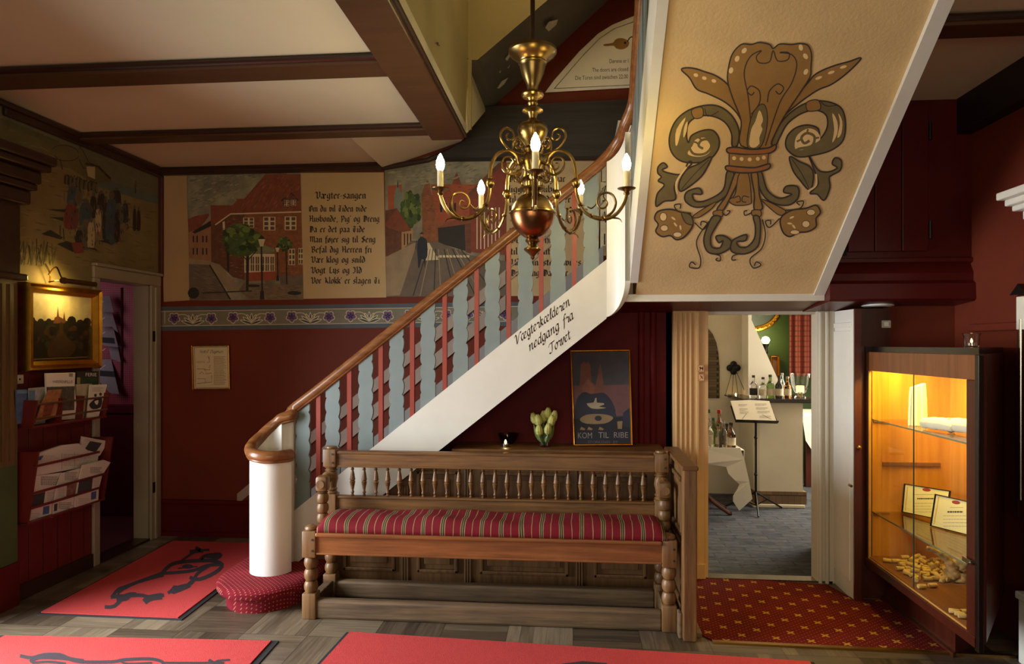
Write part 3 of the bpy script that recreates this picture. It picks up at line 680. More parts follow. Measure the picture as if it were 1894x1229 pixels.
mb = MB(); mb.box((-.69, 2.52, 2.98), (1.5, 2.62, 4.6)); mb.box((1.45, 2.62, 2.98), (1.55, 5.2, 4.6)); mb.box((.45, YB, 1.75), (1.5, YB + .1, 4.6)); struct(mb.build('wall_upper', M['olive']))

# beams and mouldings
def beam(n, y0, y1, x0, x1):
    mb = MB(); mb.bbox((x0, y0 + .02, 2.832), (x1, y1, ZC), .006); mb.tube([(x0, y0 + .02, 2.862), (x1, y0 + .02, 2.862)], .017, 10, 1)
    return struct(mb.build('trim_%d' % n, [M['beam'], M['beamdk']]))
beam(10, 3.14, 3.335, XL, -.89); beam(11, 4.16, 4.30, XL, -.89); beam(12, 2.10, 2.29, XL, -.89); beam(13, 1.0, 1.19, XL, -.89)
beam(14, 2.98, 3.14, 1.46, XR)
mb = MB(); mb.bbox((-.90, -3, 2.80), (-.69, 4.30, ZC), .008); mb.tube([(-.685, -3, 2.828), (-.685, 4.30, 2.828)], .014, 10, 1); struct(mb.build('trim_15', [M['beam'], M['beamdk']]))
mb = MB(); mb.bbox((XL, YB - .045, 2.82), (-1.44, YB, 2.885), .012); mb.tube([(XL, YB - .04, 2.85), (-1.44, YB - .04, 2.845)], .02, 8); struct(mb.build('trim_16', M['beamdk']))
mb = MB(); mb.tube([(-1.44, YB - .02, 2.84), P(791, 296, Y=YB - .03), P(853, 270, Y=YB - .03)], .02, 8); struct(mb.build('trim_17', M['beamdk']))
mb = MB(); mb.bbox((XL, 3.6, 2.80), (XL + .03, YB, ZC), .008); mb.tube([(XL + .03, -3, 2.86), (XL + .03, YB, 2.86)], .02, 8); struct(mb.build('trim_18', M['beamdk']))
mb = MB(); mb.bbox((XL, YB - .03, 2.03), (XL + .03, YB, 2.82), .004); struct(mb.build('trim_19', plain('corner_batten_red', rgb(78, 30, 24), .5)))
mb = MB(); a = P(840, 285, Y=4.98); mb.prism([(P(803, 293, Y=4.99).x, 4.99, 2.88), (.40, 4.99, 2.865), (.40, 4.99, 3.27), (P(893, 203, Y=4.99).x, 4.99, 3.25), (P(858, 262, Y=4.99).x, 4.99, 3.0)], (0, .12, 0))
struct(mb.build('trim_20', M['rough_beam']))
mb = MB(); mb.box((XR - .08, -3, 2.68), (XR, 4.05, ZC)); struct(mb.build('trim_21', plain('right_cornice_black', rgb(22, 10, 10), .5)))

# boxed cupboard and lintel over the bar doorway
oc = thing('overhead_cupboard', (1.8, 4.05, 1.75), 'dark red boxed-in cupboard hanging under the ceiling above the glass showcase', 'cupboard')
mb = MB(); prof = [(4.05, 2.88), (4.05, 1.99), (4.035, 1.985), (4.035, 1.965), (4.06, 1.955), (4.03, 1.90), (4.035, 1.86), (4.01, 1.84), (4.005, 1.755), (4.02, 1.742), (4.46, 1.705), (4.50, 1.705), (4.50, 2.88)]
mb.prism([(1.447, y, z) for y, z in prof], (XR - 1.447, 0, 0)); mb.build('body', M['dark_red'], oc)
p0, p1 = P(1566, 467, Y=4.05), P(1715, 195, Y=4.05)
mb = MB(); n = 3; wd = (p1.x - p0.x) / n
for k in range(n): mb.bbox((p0.x + k * wd + .002, 4.028, p0.z), (p0.x + (k + 1) * wd - .002, 4.05, p1.z), .004)
dr = mb.build('door', M['dark_red'], oc)
for zz in (p0.z + .12, p1.z - .15): mb = MB(); mb.tube([(p1.x + .006, 4.03, zz - .05), (p1.x + .006, 4.03, zz + .05)], .009, 8); mb.build('hinge', M['black_metal'], dr)
mb = MB(); mb.box((p0.x - .03, 4.046, p0.z - .02), (p0.x, 4.052, p1.z)); mb.build('gap', plain('gap_black', rgb(14, 6, 6), .8), oc)
mb = MB(); mb.prism([(.22, 4.115, 1.80), (.22, 4.115, 1.757), (.22, 4.50, 1.705), (.22, 4.50, 1.80)], (1.22, 0, 0)); struct(mb.build('lintel_door', M['dark_red']))
sp = thing('recessed_spotlight', (P(1623, 574, Y=4.2).x, 4.2, 1.725), 'white ringed recessed spotlight under the dark red box beside the doorway', 'spotlight')
mb = MB(); mb.lathe([(.030, -.002), (.07, -.006), (.088, .0), (.088, .014)], tuple(sp.location), 24); mb.build('ring', M['white'], sp, smooth=True)
mb = MB(); mb.lathe([(0, -.001), (.03, -.001)], tuple(sp.location), 16); mb.build('lamp', M['offwhite'], sp)

# bar doorway: fluted left pilaster, frame, white reveal, opened leaf
mb = MB(); x0, x1 = P(1245, 800, Y=4.45).x, P(1304, 800, Y=4.45).x
mb.bbox((x0, 4.45, 0), (x1, 4.52, 1.715), .004)
for k in range(4):
    xx = x0 + .022 + k * .030; mb.tube([(xx, 4.450, .10), (xx, 4.450, 1.70)], .010, 8)
mb.bbox((x1 - .055, 4.435, 0), (x1 - .038, 4.46, 1.71), .003)
mb.box((x1 - .001, 4.45, 0), (x1 + .02, 4.62, 1.71)); mb.bbox((x0 - .005, 4.432, 0), (x1 + .002, 4.47, .10), .004)
d3 = struct(mb.build('door_3', M['tan']))
mb = MB(); mb.bbox((1.525, 4.44, 0), (1.60, 4.55, 1.71), .006); mb.tube([(1.545, 4.44, 0), (1.545, 4.44, 1.70)], .012, 10); mb.tube([(1.585, 4.44, 0), (1.585, 4.44, 1.70)], .012, 10)
mb.box((1.60, 4.44, 0), (1.63, 4.52, 1.71)); mb.box((.84, 4.47, 1.69), (1.56, 4.55, 1.715)); mb.build('frame', M['offwhite'], d3)
mb = MB(); lf = [(1.535, 4.56), (1.575, 4.56), (1.82, 5.21), (1.785, 5.225)]
mb.prism([(x, y, .015) for x, y in lf], (0, 0, 1.66)); lfo = mb.build('leaf', [wood('bar_door_mahogany', rgb(70, 20, 14), rgb(104, 34, 22), 2, .5, .3)], d3)
mb = MB(); mb.box((1.533, 4.545, .02), (1.553, 4.558, 1.67)); mb.build('edge_strip', plain('door_edge_tan', rgb(140, 104, 74), .5), lfo)
for zz in (1.48, .22): mb = MB(); mb.box((1.553, 4.54, zz - .07), (1.585, 4.556, zz + .07)); mb.build('hinge', M['brass'], lfo)
mb = MB(); mb.tube([(1.54, 4.54, .93), (1.54, 4.50, .93)], .012, 8); mb.build('latch', M['brass'], lfo)
mb = MB(); mb.box((1.632, 4.145, .0), (1.66, 4.5, 1.705), 0); mb.bbox((1.626, 4.18, 1.60), (1.64, 4.47, 1.63), .003, 0); mb.bbox((1.626, 4.20, .10), (1.636, 4.46, 1.58), .004, 0)
struct(mb.build('wall_reveal', [M['white']]))
mb = MB(); mb.box((1.630, 4.130, 0), (1.668, 4.146, 1.705)); mb.box((1.66, 4.20, 0), (1.86, 4.22, 1.71)); struct(mb.build('trim_22', M['cab_dark']))

# white door surround at the right edge
mb = MB()
cz = P(1834, 400, Y=3.32)
for i, (xx, za, zb) in enumerate(((1.955, 2.165, 2.20), (1.985, 2.135, 2.165), (2.01, 2.11, 2.135), (2.05, 2.07, 2.11), (2.085, 2.03, 2.07))):
    mb.bbox((xx, 1.2, za), (XR, 3.36 - i * .012, zb), .006)
mb.box((2.13, 1.3, 1.86), (XR, 3.28, 2.03)); mb.bbox((2.11, 1.3, 1.83), (XR, 3.30, 1.86), .006)
mb.bbox((2.09, 3.0, 0), (XR, 3.42, .30), .006); mb.bbox((2.08, 3.0, .30), (XR, 3.43, .335), .006)
mb.box((2.15, 3.05, .335), (XR, 3.26, 1.83))
struct(mb.build('door_4', M['white']))
mb = MB(); mb.bbox((2.14, 3.30, .30), (XR, 3.42, 1.57), .006); mb.bbox((2.18, 3.40, .30), (XR, 3.50, 1.60), .006); mb.bbox((2.2, 3.46, 1.57), (XR, 4.03, 1.61), .006); struct(mb.build('trim_23', M['red_wall']))

# ---------------------------------------------------------------- the bar beyond the door
mb = MB(); mb.box((.3, 7.0, 0), (P(1385, 700, Y=7.0).x, 7.1, 3.0)); struct(mb.build('wall_bar', M['offwhite']))
mb = MB(); mb.box((.3, 4.62, 0), (.4, 7.1, 3.0)); struct(mb.build('wall_bar_left', M['offwhite']))
mb = MB(); mb.box((1.9, 8.5, 0), (4.2, 8.6, 3.0)); struct(mb.build('wall_bar_back', plain('bar_green_wall', rgb(62, 84, 44), .7, 0, .08, 3)))
mb = MB(); mb.box((4.2, 4.6, 0), (4.3, 8.6, 3.0)); mb.box((1.72, 4.6, 0), (4.3, 4.66, 3.0)); struct(mb.build('wall_bar_right', M['offwhite']))
mb = MB(); mb.box((.3, 4.6, 2.6), (4.3, 8.6, 2.7)); struct(mb.build('ceiling_bar', M['ceil']))
mb = MB(); q = [P(1384, 560, Y=6.75), P(1390, 592, Y=6.75), P(1440, 705, Y=6.75), P(1440, 745, Y=6.75), P(1384, 745, Y=6.75)]
q = [(q[0].x, 6.75, 2.6), (q[0].x + .05, 6.75, 2.3)] + [tuple(p) for p in q[1:]]
mb.prism(q, (0, .30, 0)); struct(mb.build('wall_hood', M['white']))
# ================================================================ staircase
stc = thing('staircase', (-1.8, 4.1, 0), 'wooden staircase with white stringer, grey wavy balusters and mahogany handrail', 'staircase')
YR = SY + .018
R1, R2 = P(545, 757, Y=YR), P(1100, 312, Y=YR)
def railz(x): return R1.z + (R2.z - R1.z) * (x - R1.x) / (R2.x - R1.x)
xL = P(541, 940, Y=SY).x
xb = B1.x + (0 - B1.z) * (B2.x - B1.x) / (B2.z - B1.z)
XE = T2.x
poly = [(xL, strz(xL)), (XE, strz(XE)), (XE, strz(XE, 1))] + ([(xb, 0), (xL, 0)] if xb > xL else [(xL, strz(xL, 1))])
mb = MB(); mb.prism([(x, SY, z) for x, z in poly], (0, .04, 0)); sg = mb.build('stringer', M['string'], stc)
# writing on the stringer
pt = Painter((0, SY, 0), (0, -1, 0)); sc_ink = paint(62, 40, 30)
rt = -math.radians(37)
pt.nib('Vægterkælderen', 953, 640, 10.6, sc_ink, 50, .85, .45, -math.radians(36.6), SCRIPT, 4, 0, 127)
pt.nib('nedgang fra', 979, 651, 10.6, sc_ink, 50, .85, .45, -math.radians(36.8), SCRIPT, 4, 0, 103)
pt.nib('Torvet', 1016, 656, 10.6, sc_ink, 50, .85, .45, -math.radians(37), SCRIPT, 4, 0, 50)
lt = pt.build('lettering', sg); lt['label'] = 'dark brown script lettering'
# balusters
def plank(xc):
    zb0, zt0 = strz(xc), railz(xc); H = zt0 - zb0; N = 70; Ls = []; Rs = []
    for k in range(N + 1):
        s = k / N; z = s * H; m = (s - .16) / .70
        if 0 < m < 1:
            ph = m * 5; f = abs(math.sin(PI * ph)) ** .55; wv = .047 - .013 * (1 - f)
        else: wv = .047 if m <= 0 else .044
        Ls.append((-wv, z)); Rs.append((wv, z))
    pts = []
    for dx, z in Ls + Rs[::-1]:
        base = strz(xc + dx) - zb0; top = railz(xc + dx) - zt0; s = z / H
        pts.append((xc + dx, YR - .011, zb0 + z + base * (1 - s) + top * s - .01 * (1 - s)))
    mb = MB(); mb.prism(pts, (0, .022, 0)); mb.build('plank_baluster', M['bluegrey'], stc)
for px in (561, 616, 677, 734, 792, 852, 911, 972, 1032, 1093): plank(P(px, 600, Y=YR).x)
for px in (590, 647, 705, 763, 823, 882, 941, 1001, 1062):
    xc = P(px, 600, Y=YR).x; r = .0135; mb = MB()
    mb.hexa([(xc - r, YR - r, strz(xc - r) - .01), (xc + r, YR - r, strz(xc + r) - .01), (xc + r, YR + r, strz(xc + r) - .01), (xc - r, YR + r, strz(xc - r) - .01),
             (xc - r, YR - r, railz(xc - r)), (xc + r, YR - r, railz(xc + r)), (xc + r, YR + r, railz(xc + r)), (xc - r, YR + r, railz(xc - r))])
    mb.build('bar_baluster', M['red_bar'], stc)
# newel: curved shell whose top follows the falling rail
NX, NY, NR = -1.80, 3.958, .122
def nz(a): # rail height around the newel, a in degrees
    ks = [(85, 1.045), (120, .985), (150, .93), (180, .895), (225, .858), (270, .845), (350, .842)]
    for (a0, z0), (a1, z1) in zip(ks, ks[1:]):
        if a0 <= a <= a1: return z0 + (z1 - z0) * (a - a0) / (a1 - a0)
    return ks[0][1] if a < 85 else ks[-1][1]
mb = MB(); n = 44; ring = []
for k in range(n + 1):
    a = 82 + (352 - 82) * k / n; c, s_ = math.cos(math.radians(a)), math.sin(math.radians(a)); z1 = nz(a) - .01
    for rr in (NR + .006, NR - .022):
        ring.append((NX + c * rr, NY + s_ * rr, .12)); ring.append((NX + c * rr, NY + s_ * rr, z1))
fs = []
for k in range(n):
    b = 4 * k; fs += [(b, b+4, b+5, b+1), (b+2, b+3, b+7, b+6), (b+1, b+5, b+7, b+3), (b, b+2, b+6, b+4)]
fs += [(0, 1, 3, 2), (4*n, 4*n+2, 4*n+3, 4*n+1)]
mb.add(ring, fs); mb.build('newel_post', M['white'], stc, smooth=True)
# curved board joining newel to stringer
mb = MB(); j = [Vector((NX + math.cos(math.radians(82)) * NR, NY + math.sin(math.radians(82)) * NR, 0)), Vector((NX + .06, SY - .012, 0)), Vector((R1.x + .0, SY + .01, 0))]
j = catmull(j, 5); ring = []
for p in j:
    tz = 1.03 + (R1.z - 1.03) * (p.x - j[0].x) / (j[-1].x - j[0].x)
    ring += [(p.x, p.y, .12), (p.x, p.y, tz - .01), (p.x, p.y + .022, .12), (p.x, p.y + .022, tz - .01)]
fs = []
for k in range(len(j) - 1):
    b = 4 * k; fs += [(b, b+4, b+5, b+1), (b+2, b+3, b+7, b+6), (b+1, b+5, b+7, b+3)]
mb.add(ring, fs); mb.build('newel_wing', M['white'], stc, smooth=True)
# handrail
up_x = .345
path = []
for a in range(350, 80, -12): path.append((NX + math.cos(math.radians(a)) * NR, NY + math.sin(math.radians(a)) * NR, nz(a)))
path.append((NX + .07, SY - .02, 1.062)); path.append((R1.x - .02, YR - .004, R1.z - .012))
st = [tuple(R1.lerp(R2, k / 12)) for k in range(1, 13)]
e1 = P(1128, 284, Y=SY + .01); e2 = P(1148, 256, Y=4.07); e3 = P(1159, 226, Y=3.98)
zu = e3.z
top = [(up_x, 3.90, zu + .10), (up_x, 3.7, zu + .10 + .2 * .778), (up_x, 3.2, zu + .1 + .7 * .778), (up_x, 2.66, zu + .1 + 1.24 * .778)]
full = catmull(path + st + [tuple(e1), tuple(e2), tuple(e3)] + top, 4)
mb = MB(); mb.tube(full, .036, 14, ry=.92); mb.tube([Vector(p) + Vector((0, 0, -.030)) for p in full], .026, 10, ry=.5)
mb.build('handrail', M['rail'], stc, smooth='all')
# rounded curtail step and the treads behind it
def dshape(cx, cy, rx, ry, yb, z, n=28):
    pts = [(cx + rx * math.cos(PI + PI * k / n), cy + ry * math.sin(PI + PI * k / n), z) for k in range(n + 1)]
    return pts + [(cx + rx, yb, z), (cx - rx, yb, z)]
mb = MB(); loops = []
for ins, z in ((.055, 0), (.05, .07), (.03, .078), (.008, .088), (.0, .104), (.0, .122), (.012, .137), (.04, .145)):
    loops.append(dshape(-1.80, 3.93, .285 - ins, .335 - ins, 5.05, z))
vs = [p for l in loops for p in l]; n = len(loops[0]); fs = []
for i in range(len(loops) - 1):
    for k in range(n): fs.append((i*n+k, i*n+(k+1) % n, (i+1)*n+(k+1) % n, (i+1)*n+k))
fs.append(tuple((len(loops)-1)*n + k for k in range(n)))
mb.add(vs, fs); st_ = mb.build('curtail_step', M['step'], stc, smooth=True)
for k in range(1, 10):
    z = .145 + .183 * k; x = T1.x + (z + .05 - T1.z) * (T2.x - T1.x) / (T2.z - T1.z)
    x1 = x + .27 if k < 9 else 1.3
    mb = MB(); mb.bbox((x - .02, SY + .042, z - .03), (x1, 5.085, z), .008); mb.build('tread', M['step'], stc)
    mb = MB(); mb.box((x, SY + .042, z - .183), (x + .02, 5.085, z - .03)); mb.build('riser', M['red_bar'], stc)
# grey skirting and pale bands on the wall side
def band(name, y0, y1, mat, d, parent=None, xa=420, xb_=1116):
    f = lambda x, c: c[1] - .835 * (x - c[0])
    q = [P(xa, f(xa, y0), Y=5.08), P(xb_, f(xb_, y0), Y=5.08), P(xb_, f(xb_, y1), Y=5.08), P(xa, f(xa, y1), Y=5.08)]
    for p in q: p.z = max(p.z, .255)
    mb = MB(); mb.prism([(p.x, 5.10, p.z) for p in q], (0, -d, 0)); return mb.build(name, mat, parent)
pale = plain('pale_stair_band', rgb(164, 144, 128), .5, 0, .08, 6)
band('wall_band', (637, 748), (637, 774), pale, .016, stc, 438, 935); band('wall_band', (659, 776), (659, 803), pale, .016, stc, 520, 935)
for y0 in (748, 771): band('wall_line', (637, y0), (637, y0 + 3), pale, .008, stc, 935)
band('wall_string', (860, 668), (860, 720), plain('wall_string_grey', rgb(146, 142, 138), .5, 0, .05, 6), .02, stc, 560)
# wreath board where the stair turns
mb = MB(); ring = []; N = 14; x0, yc, R = XE, SY - .13, .13
for k in range(N + 1):
    a = math.radians(90 - 90 * k / N); s = k / N; x = x0 + R * math.cos(a); y = yc + R * math.sin(a)
    zb_ = B2.z + (1.866 - B2.z) * (s ** 1.6); zt_ = 2.585 + (zu - 2.64) * (s ** 1.3)
    for dd in (0, -.03): ring += [(x + math.cos(a) * dd, y + math.sin(a) * dd, zb_), (x + math.cos(a) * dd, y + math.sin(a) * dd, zt_)]
fs = []
for k in range(N):
    b = 4 * k; fs += [(b, b+4, b+5, b+1), (b+2, b+3, b+7, b+6), (b+1, b+5, b+7, b+3), (b, b+2, b+6, b+4)]
mb.add(ring, fs); mb.build('wreath_board', M['white'], stc, smooth=True)
# upper flight: strings, soffit with painted ornament
SL = .778; Z0 = 1.7645
def sz(y): return Z0 + SL * (SY - y)
ya, yb_ = SY - .13, 2.60
mb = MB(); mb.prism([(.328, ya, sz(ya) - .012), (.328, ya, sz(ya) + .34), (.328, yb_, sz(yb_) + .34), (.328, yb_, sz(yb_) - .012)], (.045, 0, 0)); mb.build('upper_string', M['string'], stc)
mb = MB(); mb.prism([(1.385, SY, sz(SY) - .01), (1.385, SY, sz(SY) + .3), (1.385, yb_, sz(yb_) + .3), (1.385, yb_, sz(yb_) - .035)], (.06, 0, 0)); mb.build('upper_string', M['string'], stc)
mb = MB(); mb.prism([(.30, SY - .035, 1.752), (1.445, SY - .035, 1.752), (1.445, SY - .035, 1.795), (.30, SY - .035, 1.795)], (0, .05, 0)); mb.build('bottom_batten', M['string'], stc)
mb = MB(); mb.prism([(.37, SY, sz(SY)), (1.39, SY, sz(SY)), (1.39, yb_, sz(yb_)), (.37, yb_, sz(yb_))], (0, .015, .02)); sf = mb.build('soffit', M['soffit'], stc)
for k in range(6):
    y = 3.89 - k * .21; mb = MB(); mb.prism([(.338, y - .085, sz(y - .085) + .30), (.338, y + .085, sz(y + .085) + .30), (.338, y + .085, sz(y + .085) + .93), (.338, y - .085, sz(y - .085) + .93)], (.02, 0, 0)); mb.build('plank_baluster', M['bluegrey'], stc)
orn = Painter((.4, SY, Z0), (0, -SL, -1), base=.0008, step=.00003).crop(1180, 60, 2.672)
OB, OG, OL, OC = paint(150, 112, 58, .1), paint(112, 98, 62, .12), paint(58, 48, 40, .1), paint(228, 196, 138, .06)
def shape(pts, fill, w=8, closed=True):
    orn.poly(pts, fill, 5); orn.stroke(pts, w, OL, 5, closed).up()
def curve(pts, w=6.5, mat=None): orn.stroke(pts, w, mat or OL, 5).up()
# long side leaves
shape([(215, 185), (240, 175), (285, 180), (330, 195), (380, 212), (430, 245), (470, 290), (510, 350), (530, 470), (490, 400), (430, 345), (350, 305), (290, 280), (255, 225)], OB)
shape([(1103, 127), (1040, 145), (960, 168), (880, 205), (830, 260), (770, 320), (720, 400), (650, 540), (700, 440), (770, 370), (880, 290), (960, 255), (1040, 195)], OB)
for x, y in ((286, 211), (328, 226), (375, 240)): orn.disc(x, y, 12, 9, OC, 10, .3)
for x, y, r in ((893, 225, -.4), (955, 198, -.35), (1015, 171, -.3)): orn.disc(x, y, 18, 7, OC, 10, r)
orn.disc(478, 330, 10, 30, OC, 10, -.45); orn.disc(748, 335, 10, 30, OC, 10, .6)
# scroll arms
shape([(490, 560), (500, 490), (470, 420), (410, 370), (340, 360), (250, 385), (185, 440), (155, 520), (165, 590), (210, 635), (280, 645), (350, 630), (395, 580), (400, 525), (370, 485), (320, 485), (265, 510), (250, 545), (240, 510), (250, 450), (300, 415), (370, 415), (430, 445), (462, 500), (465, 560)], OG)
shape([(660, 545), (690, 470), (750, 400), (830, 350), (920, 340), (1000, 370), (1025, 440), (1015, 530), (960, 580), (880, 605), (790, 615), (735, 575), (735, 520), (775, 475), (835, 458), (890, 475), (900, 525), (935, 470), (930, 410), (880, 385), (810, 400), (740, 450), (700, 520), (680, 560)], OG)
orn.poly([(245, 600), (290, 615), (340, 605), (365, 570), (355, 535), (325, 520), (285, 530), (270, 560)], OC, 4); [curve(q, w_, c_) for q, w_, c_ in (([(250, 560), (275, 600), (330, 600), (362, 565), (345, 530), (312, 535), (300, 560), (322, 575)], 12, OG), ([(262, 540), (290, 545), (300, 560)], 9, OG), ([(300, 520), (318, 534)], 9, OG), ([(350, 540), (372, 552)], 9, OG))]
orn.poly([(780, 580), (815, 580), (850, 560), (900, 530), (885, 490), (840, 475), (790, 505), (775, 545)], OC, 4); [curve(q, w_, c_) for q, w_, c_ in (([(778, 585), (800, 575), (860, 560), (872, 515), (835, 498), (808, 520), (822, 548), (848, 535)], 13, OG), ([(785, 540), (808, 528)], 9, OG), ([(840, 478), (836, 498)], 9, OG), ([(895, 520), (870, 524)], 9, OG))]
for q in ([(185, 550), (190, 480), (235, 420), (215, 480), (195, 555)], [(225, 520), (228, 470), (245, 440), (240, 490)], [(960, 400), (985, 440), (985, 500), (960, 545), (970, 480)], [(990, 400), (1010, 440), (1005, 500), (985, 520), (998, 450)]): orn.poly(q, OC, 3)
shape([(265, 385), (315, 370), (320, 415), (280, 425)], OB, 5); shape([(835, 345), (890, 335), (900, 380), (840, 388)], OB, 5)
curve([(330, 375), (345, 415), (400, 390)], 4); curve([(905, 345), (935, 365), (985, 360)], 4)
# lower acanthus pieces and leaves
shape([(250, 640), (215, 700), (150, 695), (120, 680), (145, 665), (125, 645), (100, 665), (98, 695), (115, 715), (100, 735), (130, 755), (95, 800), (90, 860), (130, 835), (185, 825), (180, 760), (215, 700), (265, 650)], OG)
shape([(845, 610), (890, 680), (940, 690), (985, 670), (960, 650), (975, 620), (1005, 635), (1000, 680), (960, 705), (945, 720), (948, 770), (920, 830), (885, 800), (850, 795), (890, 750), (875, 690)], OG)
shape([(362, 615), (300, 650), (240, 680), (205, 740), (208, 785), (250, 765), (310, 715), (340, 670)], OG); curve([(350, 630), (280, 700), (215, 775)], 4)
shape([(750, 615), (800, 640), (850, 665), (868, 710), (850, 780), (800, 730), (765, 680)], OG); curve([(760, 625), (810, 700), (845, 770)], 4)
curve([(195, 800), (190, 740), (240, 665)], 9, OC); curve([(840, 785), (880, 755), (880, 700)], 9, OC)
# central flower
shape([(510, 560), (510, 440), (470, 330), (445, 250), (445, 190), (465, 110), (510, 60), (560, 60), (600, 50), (650, 60), (668, 80), (700, 58), (760, 60), (800, 55), (840, 65), (858, 110), (855, 170), (850, 220), (800, 300), (720, 420), (660, 540), (660, 570)], OB, 7)
curve([(560, 470), (545, 320), (525, 200), (555, 120), (610, 90), (585, 120), (600, 150), (650, 145), (668, 90), (690, 140), (740, 135), (745, 100), (700, 100), (760, 110), (785, 160), (760, 250), (700, 350), (630, 560)], 6)
curve([(560, 405), (600, 350), (600, 290), (560, 265), (540, 290), (560, 310), (575, 295)], 6); curve([(640, 345), (650, 290), (690, 255), (720, 275), (700, 305), (680, 290)], 6)
shape([(540, 560), (560, 420), (600, 360), (630, 365), (640, 440), (620, 540), (590, 575)], OG, 5)
orn.poly([(550, 555), (560, 480), (580, 440), (600, 385), (618, 430), (608, 460), (615, 480), (600, 520), (600, 550), (575, 570)], OC, 3)
for x, y, r in ((525, 90, .7), (490, 130, .4), (460, 188, .3), (805, 75, -.2), (828, 118, -.6), (830, 195, .5)): orn.disc(x, y, 11, 16, OC, 10, r)
# stems under the band
shape([(440, 690), (420, 780), (340, 830), (285, 835), (270, 800), (315, 800), (300, 770), (240, 790), (235, 835), (290, 865), (380, 845), (450, 790), (475, 700)], OG)
shape([(610, 690), (640, 780), (700, 820), (760, 800), (720, 790), (735, 760), (790, 765), (790, 820), (740, 855), (660, 840), (610, 790), (585, 700)], OG)
shape([(480, 695), (440, 800), (390, 875), (420, 880), (460, 810), (510, 700)], OB); shape([(560, 695), (575, 800), (575, 875), (615, 870), (600, 800), (590, 695)], OB)
shape([(500, 700), (480, 800), (450, 830), (480, 855), (550, 850), (560, 820), (545, 700)], OB, 5); curve([(470, 820), (500, 810), (505, 835), (485, 840)], 5); curve([(550, 815), (520, 810), (515, 835), (535, 840)], 5)
shape([(375, 885), (415, 880), (415, 910), (375, 905)], OB, 5); shape([(565, 880), (605, 880), (605, 910), (565, 905)], OB, 5)
shape([(370, 910), (340, 970), (325, 1030), (345, 1085), (400, 1095), (455, 1065), (460, 1030), (420, 1005), (385, 1010), (400, 1040), (420, 1030), (405, 1065), (365, 1060), (360, 1010), (385, 960), (410, 915)], OG)
shape([(570, 910), (580, 960), (575, 1020), (540, 1060), (500, 1060), (490, 1035), (530, 1030), (535, 1000), (480, 1020), (460, 1045), (465, 1085), (530, 1095), (590, 1060), (605, 990), (600, 915)], OG)
# little flowers and tendrils
for q, hs in (([(260, 905), (215, 890), (160, 875), (100, 885), (82, 920), (100, 950), (88, 985), (120, 1010), (160, 1005), (190, 1025), (230, 1010), (270, 955)], ((125, 912, 16, 20), (130, 968, 18, 14), (195, 1000, 20, 12))),
              ([(705, 920), (760, 880), (830, 870), (880, 855), (902, 890), (880, 920), (880, 960), (840, 985), (790, 990), (750, 1010), (715, 985)], ((855, 890, 20, 14), (830, 948, 18, 16), (775, 988, 22, 10)))):
    shape(q, OB)
    for x, y, a, b in hs: orn.disc(x, y, a + 3, b + 3, OL); orn.disc(x, y, a, b, OC)
for x, y, r in ((175, 920, .6), (185, 950, .9), (210, 965, 1.4), (760, 915, -.4), (750, 945, .1), (770, 960, .9)): orn.disc(x, y, 13, 5, OC, 8, r)
shape([(215, 890), (260, 905), (272, 950), (235, 940)], OG, 5); shape([(275, 905), (380, 840), (365, 870), (300, 915)], OB, 5); shape([(610, 825), (720, 875), (725, 895), (690, 900)], OB, 5)
for q in ([(262, 895), (200, 885), (180, 855), (210, 850), (208, 872)], [(280, 940), (320, 975), (342, 945), (315, 935), (310, 955)], [(415, 890), (435, 905), (455, 885), (438, 882)], [(560, 892), (530, 905), (525, 885), (540, 882)], [(725, 880), (800, 870), (818, 835), (785, 840), (800, 855)], [(700, 920), (650, 965), (630, 935), (655, 930), (655, 950)],
          [(350, 935), (290, 1030), (310, 1120), (300, 1165), (255, 1160), (265, 1135), (285, 1150)], [(615, 925), (630, 1000), (610, 1070), (555, 1120), (570, 1165), (608, 1150), (585, 1135), (575, 1155)], [(365, 1095), (405, 1105), (405, 1130), (385, 1125), (395, 1115)], [(500, 1095), (470, 1105), (465, 1125), (485, 1125)]): orn.stroke(q, 6, OL, 5)
orn.up()
# band
shape([(440, 575), (480, 568), (560, 578), (640, 572), (680, 555), (678, 580), (640, 600), (560, 605), (480, 600), (445, 595)], paint(152, 98, 56, .1)); orn.poly([(450, 600), (520, 608), (600, 605), (645, 600), (640, 655), (560, 662), (450, 655)], OB); orn.stroke([(450, 600), (450, 655)], 5, OL); orn.stroke([(645, 600), (640, 655)], 5, OL).up()
shape([(438, 660), (500, 665), (580, 668), (648, 650), (645, 675), (580, 692), (500, 694), (440, 682)], paint(152, 98, 56, .1))
for x, y in ((475, 622), (512, 626), (552, 628), (592, 625), (622, 619)): orn.disc(x, y, 10, 10, OC)
ob = orn.build('painted_ornament', sf); ob['label'] = 'brown and olive painted acanthus flower ornament'

